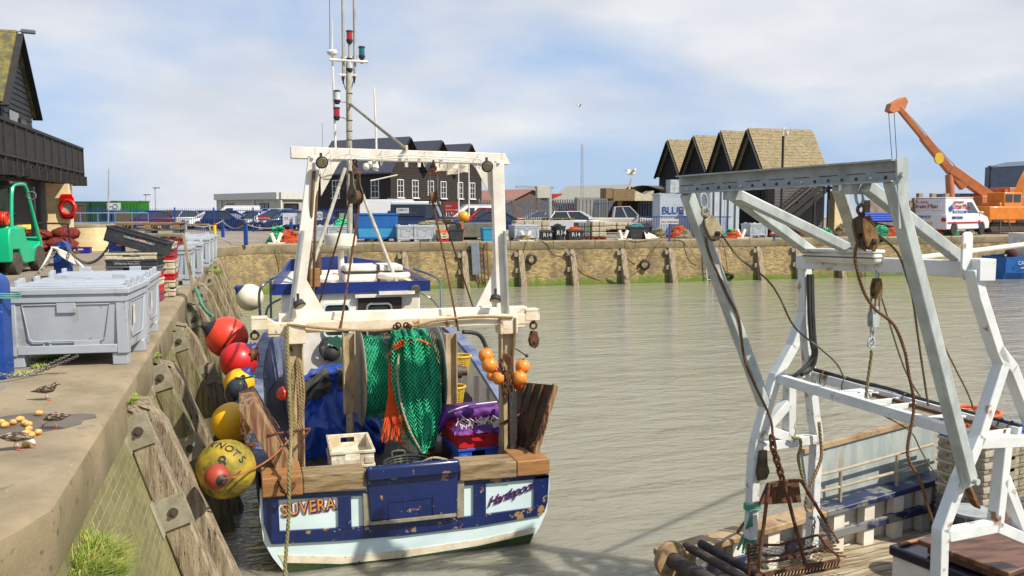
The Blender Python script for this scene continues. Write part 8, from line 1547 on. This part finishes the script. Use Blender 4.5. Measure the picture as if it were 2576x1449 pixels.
for k in range(6): part('rail', MB().cyl(tw+M_ @ V((-2.8+.65*k, -2.5, 1.6+(.35*k)))+Z*0, tw+M_ @ V((-2.8+.65*k, -2.5, 2.5+.35*k)), .03, n=6), galvd, t_)
mb = MB(); a = at(2180, 56); b = at(2330, 60); mb.beam(a+Z*1.1, b+Z*1.1, .5, 2.2); solo('quarry_wall', mb, mat('rough_tan_wall', S(176, 160, 142, .6), S(140, 124, 108, .5), sc_=1.2, amt=1, rough=.95), 'rough tan wall behind the blue pipes', 'wall')
for k in range(9): x = 2315-k*0+k*15; p = at(2290+k*11, 54); h_ = 2.0+.3*(k % 3); mb = MB(); mb.beam(p, p+Z*h_, .32, .25, up=Y_); solo('sheet_pile', mb, mat('tan_pile', S(190, 166, 136, .6), S(150, 120, 96, .5), sc_=3, st=(3, 3, .5), rough=.9), 'tall tan timber pile standing behind the white van', 'pile', 'tan piles standing behind the van')
for k in range(4): a = at(2165, 54)+V((.2*k, .2*k, .9+.14*k)); b = at(2335, 57)+V((0, .2*k, .9+.12*k)); solo('blue_pipe', MB().cyl(a, b, .1, n=12), mat('blue_pipe_plastic', S(40, 80, 190, .75), rough=.4), 'bright blue plastic pipe in the bundle behind the nets', 'pipe', 'bundle of blue pipes')
mb = MB(); p = at(2440, 78); mb.box(p+Z*1.5, (5.5, 3, 3.0)); solo('blue_grey_hut', mb, tc_, 'small blue grey hut behind the crane', 'hut')
# ---- things along the far quay edge
QY = FQY+1.1
def qx(x, y=606, Y=None): return gy(x, y, Y or QY).x
s58 = 2180/43.0
for x0, yy, lab, n_ in ((792, 43.4, 'grey fish bin left of the boat\'s radar', 0), (852, 43.6, 'grey fish bin with green netting heaped on it', 0), (1022, 43.2, 'grey fish bin right of the blue skip', 0), (1063, 43.2, 'second grey bin right of the blue skip', 0), (1318, 42.9, 'grey fish bin behind the white V bollard', 1), (1897, 43.4, 'small lidded grey bin in front of the big doorway', 1)):
    dup(b0, (qx(x0, 600, yy), yy, 0), R_(random.uniform(-4, 4)), lab, 'grey fish bins on the far quay', (.95 if x0 != 1318 else 1.15, 1, 1.08))
sk_ = mat('chipped_skip_blue', S(30, 110, 190, .75), S(24, 96, 176, .7), sc_=3, rough=.5, spots=(S(190, 210, 220, .7), 14, .72, .02)); skl = mat('light_blue_band', S(70, 170, 220, .75), S(50, 150, 210, .7), sc_=6, rough=.5)
xs, xe = qx(896, 560, 43.6), qx(999, 560, 43.6); t_ = thing('skip', (xs, 43.6, 0), 'big bright blue open tank with a lighter band, on a pallet', 'tank'); mb = MB(); mb.add([V(q) for q in ((xs+.1, 43.3, .14), (xe-.1, 43.3, .14), (xe-.1, 44.7, .14), (xs+.1, 44.7, .14), (xs, 43.2, 1.4), (xe, 43.2, 1.4), (xe, 44.8, 1.4), (xs, 44.8, 1.4))], [(3, 2, 1, 0), (0, 1, 5, 4), (1, 2, 6, 5), (2, 3, 7, 6), (3, 0, 4, 7)]); part('tank', mb, sk_, t_, smooth=False); mb = MB(); mb.bx(xs-.03, xe+.03, 43.16, 43.24, 1.34, 1.42); part('rim', mb, sk_, t_)
mb = MB(); mb.add([V((xs+.09, 43.28, .22)), V((xe-.09, 43.28, .22)), V((xe-.05, 43.235, .66)), V((xs+.05, 43.235, .66))], [(0, 1, 2, 3)]); part('light_band', mb, skl, t_, smooth=False); pallet((xs+1.05, 43.9, 0), 0, palw, 'pale pallet under the big blue tank', (1.1, 1), 'pallets on the far quay', .13)
def mound(x, y, w_, h_, cols, lab, Y=None, d_=None, strands=60, grp='net heaps on the far quay', r0=None):
    Y = Y or QY; c = V((qx(x, y, Y), Y, 0)); rx = w_/2; ry = d_ or rx*.6; t_ = thing('net_heap', c, lab, 'net heap', grp); rnd = random.Random(int(x))
    for k, m_ in enumerate(cols):
        ox = rnd.uniform(-.35, .35)*rx*(len(cols) > 1)+(k-(len(cols)-1)/2)*rx*.5; kk = .75 if len(cols) > 1 else 1; hh = h_*(1-.22*k); mb = MB()
        def f(u, v): a = 2*math.pi*u; r = 1-v; return c+V((ox+math.cos(a)*rx*kk*r, math.sin(a)*ry*kk*r-.12*k, hh*(1-r**2.2)))+V((nz(u*5+k, v*4, x), nz(u*4, v*4+k, x+5), .6*nz(u*9, v*6, x+9)+.5*abs(nz(u*16, v*9, x+2))))*.28*min(1, h_)*(.25+r*(1-r)*4*.75)
        mb.grid(f, 40, 16, closeu=True); body = part('net_mass', mb, m_[1], t_); mb = MB()
        for j in range(strands):
            u = rnd.random(); v = rnd.uniform(.05, .9); ps = [f((u+.06*i*rnd.uniform(.4, 1)) % 1, min(.97, max(.02, v+rnd.uniform(-.08, .08))))+Z*.03 for i in range(4)]; mb.tube(spline(ps, 3), .014, 4)
        part('loose_twine', mb, m_[0], body)
G_ = (gnet, mat('green_heap', S(30, 150, 96, .65), S(16, 92, 66, .55), sc_=6, amt=1, rough=.95, bump=1, bs=24, bd=.05)); O_ = (onet, mat('orange_heap', S(222, 92, 44, .7), S(150, 66, 40, .6), sc_=7, amt=1, rough=.95, bump=1, bs=24, bd=.05)); B_ = (tnet, mat('brown_heap', S(142, 128, 92, .55), S(84, 84, 56, .5), sc_=7, amt=1, rough=.95, bump=1, bs=24, bd=.05)); T_ = (mat('teal_twine', S(50, 170, 160, .7)), mat('teal_heap', S(60, 160, 150, .65), S(30, 110, 110, .5), sc_=8, amt=1, rough=.95, bump=1, bs=30))
mound(706, 616, 1.5, .75, (G_, O_), 'green and orange net heap at the corner by the white bollard', 42.9); mound(1712, 600, 1.9, .62, (O_, B_), 'orange net heap right of the no parking sign', 43.6); mound(1655, 600, 1.0, .55, (B_,), 'olive brown net heap right of the black tub', 43.8)
mound(1840, 600, 1.5, .5, (G_, O_), 'tangled net and rope heap left of the small grey bin', 42.6); mound(1965, 600, 1.5, .62, (G_, B_), 'green net heap behind the galvanised struts', 43.6); mound(2035, 600, 1.8, .66, (O_, B_), 'orange net heap right of the green one', 43.6); mound(2075, 600, 1.1, .5, (G_,), 'dark green net spilling over the quay edge', 42.0); mound(2120, 595, 1.4, .7, (B_,), 'pale heap of shells and rope by the column', 44.5)
mound(2230, 598, 2.0, .6, (G_, O_), 'green over orange net heap left of the white van', 43.6); mound(2360, 598, 2.2, .65, (O_, G_), 'wide orange and green net heap in front of the white van', 43.4); mound(2165, 598, 1.2, .4, (O_,), 'low orange net heap behind the rusty block', 43.2); mound(2440, 598, 1.2, .25, (B_,), 'low litter heap under the excavator', 43.6); mound(860, 568, .9, .3, (G_,), 'green netting piled on a bin, seen left of the skip', 43.6); mound(1085, 560, 1.6, .2, (B_,), 'thin heap of rope on the bins by the slabs', 43.9)
for o in [q for q in bpy.data.objects if q.get('label', '').startswith(('green netting piled', 'thin heap of rope'))]: o.location.z += .8
# V shaped white bollards
for x, Y, lab in ((695, 42.3, 'white V shaped bollard beside the corner net heap'), (1322, 42.2, 'white V shaped bollard wrapped with rope before a grey bin'), (1568, 42.25, 'white V shaped bollard left of the black tub'), (1864, 42.4, 'white V shaped bollard left of the small lidded bin')):
    c = V((qx(x, 600, Y), Y, 0)); t_ = thing('v_bollard', c, lab, 'bollard', 'white V shaped bollards'); mb = MB()
    mb.bx(c.x-.4, c.x+.4, c.y-.25, c.y+.25, .005, .05); part('foot_plate', mb, whitep, t_)
    for s_ in (-1, 1): mb = MB(); mb.beam(c+Z*.05+X_*(s_*.05), c+V((s_*.24, 0, .5)), .17, .14, up=Y_); part('horn', mb, whitep, t_, bevel=.03)
    if x in (1322,): mb = MB(); [mb.torus(c+Z*(.13+.04*k), (.1*(k % 2), .1, 1), .23, .03, 20, 6) for k in range(4)]; solo('rope', mb, ropeb, 'tan rope wound round the V bollard by the grey bin', 'rope')
# tubs
def tub(x, Y, w_, h_, m_, lab, rnd_=False, txt=None, lid=None, nm='tub', dd=.7):
    c = V((qx(x, 600, Y), Y, 0)); t_ = thing(nm, c, lab, 'tub'); mb = MB()
    if rnd_: mb.lathe([(w_*.4, .01), (w_*.5, h_-.05), (w_*.53, h_-.05), (w_*.53, h_), (w_*.46, h_), (w_*.4, .15), (0, .15)], c, Z, 26, cap=False); yf = c.y-w_*.47
    else:
        k = .86; r0 = [V((s*w_/2*k, t*dd/2*k, .01)) for s, t in ((-1, -1), (1, -1), (1, 1), (-1, 1))]; r1 = [V((s*w_/2, t*dd/2, h_)) for s, t in ((-1, -1), (1, -1), (1, 1), (-1, 1))]; r2 = [p*.9 for p in r1]; r2 = [V((p.x, p.y, h_)) for p in r2]; r3 = [V((p.x*.9, p.y*.9, .1)) for p in r1]
        vs = [c+p for p in r0+r1+r2+r3]; mb.add(vs, [(3, 2, 1, 0)]+[(b+i, b+(i+1) % 4, b+4+(i+1) % 4, b+4+i) for b in (0, 4, 8) for i in range(4)]+[(12, 13, 14, 15)]); mb.bx(c.x-w_/2-.02, c.x+w_/2+.02, c.y-dd/2-.03, c.y-dd/2+.01, h_-.07, h_); yf = c.y-dd/2*.93-.02
    b_ = part('body', mb, m_, t_, smooth=rnd_)
    if txt: text('lettering', txt, V((c.x-w_*.3, yf-.03, h_*.38)), X_, Z, .34 if rnd_ else .3, whm, b_, ext=.004)
    return t_
tub(1144, 42.8, .78, .62, blackc, 'black square tub between the stacked crates and the orange tool'); tub(1228, 42.7, .7, .68, mat('cyan_blue_tub', S(40, 150, 190, .75), S(60, 160, 200, .75), sc_=4, rough=.5), 'bright cyan blue tub left of the boat\'s white leg', dd=.6); tub(1370, 42.8, .72, .5, blackc, 'small black tub chalked R14 with rope on top', txt='R14'); tub(1404, 42.9, .78, .74, blackc, 'tall round black tub painted R14 in white', True, 'R14'); tub(1443, 42.8, .85, .52, blackc, 'black tub with orange rope heaped over it', txt='R14'); tub(1602, 43.2, 1.1, .68, blackc, 'large black tub with teal rope on top')
mound(1443, 580, .8, .16, (O_,), 'orange rope heaped on the black tub', 42.8, strands=30); mound(1602, 570, .9, .16, (T_,), 'teal rope piled on the large black tub', 43.2, strands=30); mound(1370, 580, .6, .12, (B_,), 'tan rope on the small chalked tub', 42.8, strands=20)
for o in [q for q in bpy.data.objects if q.get('label', '').startswith(('orange rope heaped', 'tan rope on the small'))]: o.location.z += .5
for o in [q for q in bpy.data.objects if q.get('label', '').startswith('teal rope piled')]: o.location.z += .66
mb = MB(); c = V((qx(1640, 600, 42.9), 42.9, 0)); mb.grid(lambda u, v: c+V((-.5+1.0*u, .1*math.sin(u*8), .5*(1-u)*(1-v)+.05*abs(nz(u*6, v*6, 1))+.01-.0*v))+V((0, -.3*v, 0)), 16, 8); solo('white_sheet', mb, whitec, 'crumpled white sheeting right of the large black tub', 'sheet')
for k, (m_, lab) in enumerate(((redc, 'red crate at the foot of the far stack by the black tub'), (creamc, 'cream crate in the far stack by the black tub'), (creamc, 'upper cream crate in the far stack by the black tub'), (mat('orange_crate', S(236, 120, 50, .8), rough=.5), 'orange crate topping the far stack by the black tub'))): crate((qx(1113, 600, 42.7), 42.7, .01+.14*k), 0, m_, lab, dims=(.5, .6, .14), grp='crates stacked on the far quay')
crate((qx(1264, 600, 42.9), 42.9, 0), 0, creamc, 'cream crate right of the boat\'s white leg on the far quay', dims=(.5, .5, .3)); crate((qx(1264, 600, 42.9), 42.9, .3), 0, creamc, 'second cream crate stacked right of the white leg', dims=(.5, .5, .25))
# slab and bale stacks
bal = mat('pale_block', S(214, 200, 170, .65), S(176, 164, 140, .6), sc_=8, rough=.95, spots=(S(120, 110, 96, .5), 16, .66, .05)); balg = mat('grey_green_bale', S(150, 156, 140, .6), S(110, 118, 108, .5), sc_=9, amt=1, rough=.9)
def stack(x, Y, nx, nz_, m_, lab, bw=.42, bh=.28, pal=True, z0=0):
    c = V((qx(x, 600, Y), Y, z0)); 
    if pal: pallet((c.x, c.y, z0), 0, palr, 'reddish pallet under '+lab[:40].rsplit(' ', 1)[0], (nx*bw, .8), 'pallets on the far quay', .13)
    for i in range(nx):
        for j in range(nz_):
            mb = MB(); mb.box((0, 0, 0), (bw*.95, .75, bh*.93)); mb.v = [p+V((nz(p.x*5, p.y*5, i+j), nz(p.y*3, p.x*3, i), nz(i, j, p.x)))*.03 for p in mb.v]; mb.v = [p+V((c.x+(i-(nx-1)/2)*bw, c.y, z0+(.14 if pal else 0)+bh*(j+.5))) for p in mb.v]
            solo('block', mb, m_, lab, 'block', lab, bevel=.04)
stack(1500, 43.1, 2, 3, bal, 'pale wrapped blocks stacked on a red pallet right of the bales'); stack(1463, 43.2, 2, 3, balg, 'grey green bales stacked on a pallet by the R14 tubs', .34, .26)
stack(1105, 45.6, 3, 2, bal, 'pale blocks lined up below the blue railing, behind the grey bins', .62, .4, False); stack(1175, 45.6, 2, 2, bal, 'pale blocks behind the square black tub', .5, .4, False); stack(1335, 45, 4, 3, bal, 'tan blocks piled behind the grey bin and R14 tubs', .5, .34, False); stack(1530, 46, 5, 2, bal, 'flat tan slabs in front of the cream pickup', .7, .2, False, .45)
for x, Y, z, lab in ((1095, 46, .85, 'wooden pallet lying on the pale blocks, by the four wheel drive'), (1130, 46, .95, 'dark pallet on the blocks right of the four wheel drive'), (1405, 45.5, 1.0, 'pallet on the tan blocks behind the tubs')): pallet((qx(x, 560, Y), Y, z), R_(6), palw, lab, (1.5, 1), 'pallets on the far quay', .13)
mb = MB(); c = V((qx(1210, 600, 44.3), 44.3, 0)); mb.prism([(-1.0, .12), (-1.15, .9), (1.15, .9), (1.0, .12)], c, X_, Z, Y_*1.0); solo('stone_trough', mb, mat('grey_stone', S(140, 138, 126, .55), S(110, 112, 96, .5), sc_=4, rough=.95), 'long grey stone trough behind the cyan tub', 'trough', bevel=.05)
mb = MB(); c = V((qx(1166, 560, 44.8), 44.8, .96)); mb.ball(c+Z*.25, .32, 20); solo('yellow_float', mb, mat('amber_float', S(240, 170, 50, .8), rough=.4), 'round amber float sitting on the slabs', 'float'); mb = MB(); c = V((qx(1163, 600, 42.9), 42.9, 0)); mb.beam(c, c+Z*1.0, .1, .1, up=Y_); mb.beam(c+V((-.1, -.1, .02)), c+V((.05, -.1, .55)), .14, .05, up=Y_); solo('orange_tool', mb, mat('pink_orange', S(226, 110, 80, .7)), 'orange stand beside the square black tub', 'stand')
# blue rope posts
for x, d, lab in ((619, 42.6, 'blue post carrying the swagged rope, nearest the corner'), (463, 46, 'blue post seen through the brown pallets'), (733, 50, 'blue post behind the corner net heap'), (561, 50, 'blue post just left of the leaning handrail')): p = gz(x, 617 if x == 619 else 527+1.6*2180/d); bollard((p.x, p.y, 0), .16, 1.05, lab, -PSI, .16)
mb = MB(); pp = [gz(463, 603), gz(561, 597), gz(619, 617), gz(733, 597)]; 
for a, b in zip(pp[:-1], pp[1:]): mb.tube(sag(a+Z*.95, b+Z*.95, .3), .025, 6)
solo('barrier_rope', mb, tnet, 'pale rope swagged between the blue posts', 'rope')
for x, d, lab in ((311, 45, 'yellow bollard with a red top by the low wall'), (538, 42, 'yellow bollard behind the pallets')):
    p = at(x, d); t_ = thing('yellow_bollard', p, lab, 'bollard', 'yellow bollards'); part('post', MB().cyl(p, p+Z*.85, .09, n=12), mat('yellow_paint', S(236, 206, 30, .8), rough=.5), t_); part('cap', MB().cyl(p+Z*.85, p+Z*.95, .09, n=12), redp, t_)
# ---- on the far wall: tyres, ladders, panel, ropes, blue boat
wy = lambda z: FQY-.02-.2*(-z-.4)-.06
def tyre_(x, y, lab, tilt=(0, 1, 0), r=.26):
    g = gy(x, y, FQY-.35); mb = MB(); mb.lathe([(r*.62, -.09), (r*.8, -.1), (r*1.1, -.06), (r*1.13, 0), (r*1.1, .06), (r*.8, .1), (r*.62, .09), (r*.6, .0), (r*.62, -.09)], g, tilt, 26, cap=False); return solo('old_tyre', mb, blackr, lab, 'tyre', 'old tyres hung on the far wall')
tyre_(1337, 652, 'upright tyre hanging below the rope wrapped bollard'); tyre_(1622, 666, 'tyre slung on two ropes between the posts', (.4, 1, .1)); tyre_(1833, 695, 'tyre floating at the waterline right of the far ladder', (.2, .6, .8)); tyre_(2042, 667, 'tyre showing under the strip light'), tyre_(2212, 604, 'dark tyre on the quay edge behind the wire', (0, .5, 1))
def wl(pts, lab, r=.022, m_=ropeb, nm='wall_rope'): mb = MB(); mb.tube(spline([gy(x, y, FQY-.3 if y > 612 else FQY-.03) for x, y in pts], 6), r, 6); solo(nm, mb, m_, lab, 'rope', 'ropes hanging on the far wall')
wl([(1325, 603), (1333, 625), (1337, 643)], 'rope holding the upright tyre'); wl([(1345, 595), (1375, 612), (1410, 622), (1428, 628), (1450, 655), (1480, 690), (1530, 712), (1560, 712), (1590, 690), (1615, 672)], 'long drooping rope from the V bollard to the slung tyre'); wl([(1575, 604), (1590, 630), (1608, 655)], 'left rope of the slung tyre'); wl([(1665, 603), (1650, 620), (1630, 658)], 'right rope of the slung tyre', m_=wirer); wl([(1568, 598), (1600, 607), (1650, 600), (1700, 602), (1722, 610), (1745, 640), (1760, 660)], 'rope lying along the far quay edge and dropping by the ladder'); wl([(1815, 600), (1825, 640), (1830, 685)], 'rope holding the floating tyre', m_=wirer); wl([(1466, 620), (1468, 650), (1475, 660)], 'short dark line on the far wall', .012, wirer)
wl([(700, 617), (705, 650), (702, 690)], 'brown rope down the wall below the corner net heap'); wl([(625, 625), (640, 660), (668, 700)], 'rope slanting down the curved wall corner', .02); wl([(1195, 690), (1205, 715), (1212, 700), (1222, 720)], 'rope bunched at the foot of the near ladder')
for x0, x1, y0, y1, m_, lab in ((1207, 1224, 600, 724, rust, 'rusty ladder right of the grey panel on the far wall'), (1771, 1786, 617, 706, galv, 'pale ladder behind the galvanised leg on the far wall'), (2158, 2168, 600, 705, rust, 'ladder on the far wall below the pale heap')):
    a = gy(x0, y0, FQY-.08); b = gy(x1, y0, FQY-.08); zt_ = min(.0, a.z); t_ = thing('wall_ladder', (a.x, FQY-.4, WZ), lab, 'ladder', 'ladders on the far wall')
    for p in (a, b): part('stile', MB().beam(V((p.x, FQY-.1, zt_)), V((p.x, FQY-.52, WZ-.1)), .04, .04, up=Y_), m_, t_)
    for k in range(8): z = zt_-.15-.28*k; part('rung', MB().cyl((a.x, FQY-.1+.19*z, z), (b.x, FQY-.1+.19*z, z), .018, n=6), m_, t_)
a = gy(1184, 612, FQY-.1); b = gy(1207, 688, FQY-.3); mb = MB(); mb.add([V((a.x, FQY-.1, -.05)), V((b.x, FQY-.1, -.05)), V((b.x, FQY-.42, -1.6)), V((a.x, FQY-.42, -1.6))]+[V((a.x, FQY-.16, -.05)), V((b.x, FQY-.16, -.05)), V((b.x, FQY-.48, -1.6)), V((a.x, FQY-.48, -1.6))], [(0, 1, 2, 3), (7, 6, 5, 4), (0, 3, 7, 4), (1, 5, 6, 2), (0, 4, 5, 1), (3, 2, 6, 7)]); solo('mooring_board', mb, mat('blue_grey_panel', S(130, 140, 150, .55), S(108, 116, 128, .5), sc_=4, rough=.6), 'grey panel fixed on the far wall left of the ladder', 'panel')
# blue boat at the right edge
bl = gy(2492, 660, 38.6); cb = thing('blue_boat', (bl.x+3, 38.4, WZ), 'blue boat lettered CARDIUM moored under the far wall at the right edge', 'boat'); mb = MB(); rows = []
z1_ = gy(2495, 645, 38.4).z
for k, (s_, h_) in enumerate(((0, .85), (1, 1.1), (4, 1.3), (8, 1.2), (11, .2))): rows.append([V((bl.x+s_, 38.4+h_*f, z)) for f, z in ((-1, z1_+.03*s_), (-.97, -1.9), (-.6, -2.6))]+[V((bl.x+s_, 38.4+h_*f, z)) for f, z in ((.6, -2.6), (.97, -1.9), (1, z1_+.03*s_))])
mb.add([p for r in rows for p in r], [(i*6+j, (i+1)*6+j, (i+1)*6+j+1, i*6+j+1) for i in range(4) for j in range(5)]); mb.quad(*rows[0]); part('hull', mb, sk_, cb, smooth=False); mb = MB(); mb.quad(*[V((bl.x+s_, 38.4+o, z1_-.3)) for s_, o in ((.1, -.8), (9, -1), (9, 1), (.1, .8))]); part('deck', mb, dwood, cb)
text('lettering', 'CARDIUM', V((bl.x+.55, 38.4-1.12, z1_-.42)), X_, Z, .3, whm, cb, ext=.01); text('lettering', 'FAVERSHAM', V((bl.x+.75, 38.4-1.12, z1_-.65)), X_, Z, .14, whm, cb, ext=.01)
mb = MB(); mb.beam(V((bl.x+.6, 38.2, z1_)), V((bl.x+1.6, 38.2, z1_+.9)), .1, .1); part('brace', mb, whitep, cb); mb = MB(); mb.box((bl.x+2.2, 38.4, z1_+.6), (1.0, 1.4, 1.4)); part('wheelhouse', mb, whitep, cb, bevel=.03); mb = MB(); mb.ball((bl.x+1.0, 38.2, z1_+.1), .35, 12); part('net_drum', mb, mat('dark_red_net', S(110, 40, 44, .5), rough=.9, bump=1), cb)
# gulls
for x, y, d, lab in ((1587, 437, 30, 'white gull flying left of the black sheds'), (1458, 267, 60, 'tiny distant gull high above the mast')):
    c = gd(x, y, d); mb = MB(); r_ = loft([(c+V((-.2, 0, .02)), .01, .01), (c+V((-.08, 0, 0)), .045, .04), (c+V((.05, 0, 0)), .05, .045), (c+V((.15, 0, .02)), .025, .025), (c+V((.22, 0, .01)), .004, .004)], 8); mb.add(r_.v, r_.f)
    for s_ in (-1, 1): mb.add([c+V((.08, s_*.03, .03)), c+V((-.06, s_*.03, .03)), c+V((-.02, s_*.28, .16)), c+V((.08, s_*.28, .17)), c+V((-.1, s_*.55, .06))], [(0, 1, 2, 3), (3, 2, 4)])
    solo('gull', mb, whitec, lab, 'bird')
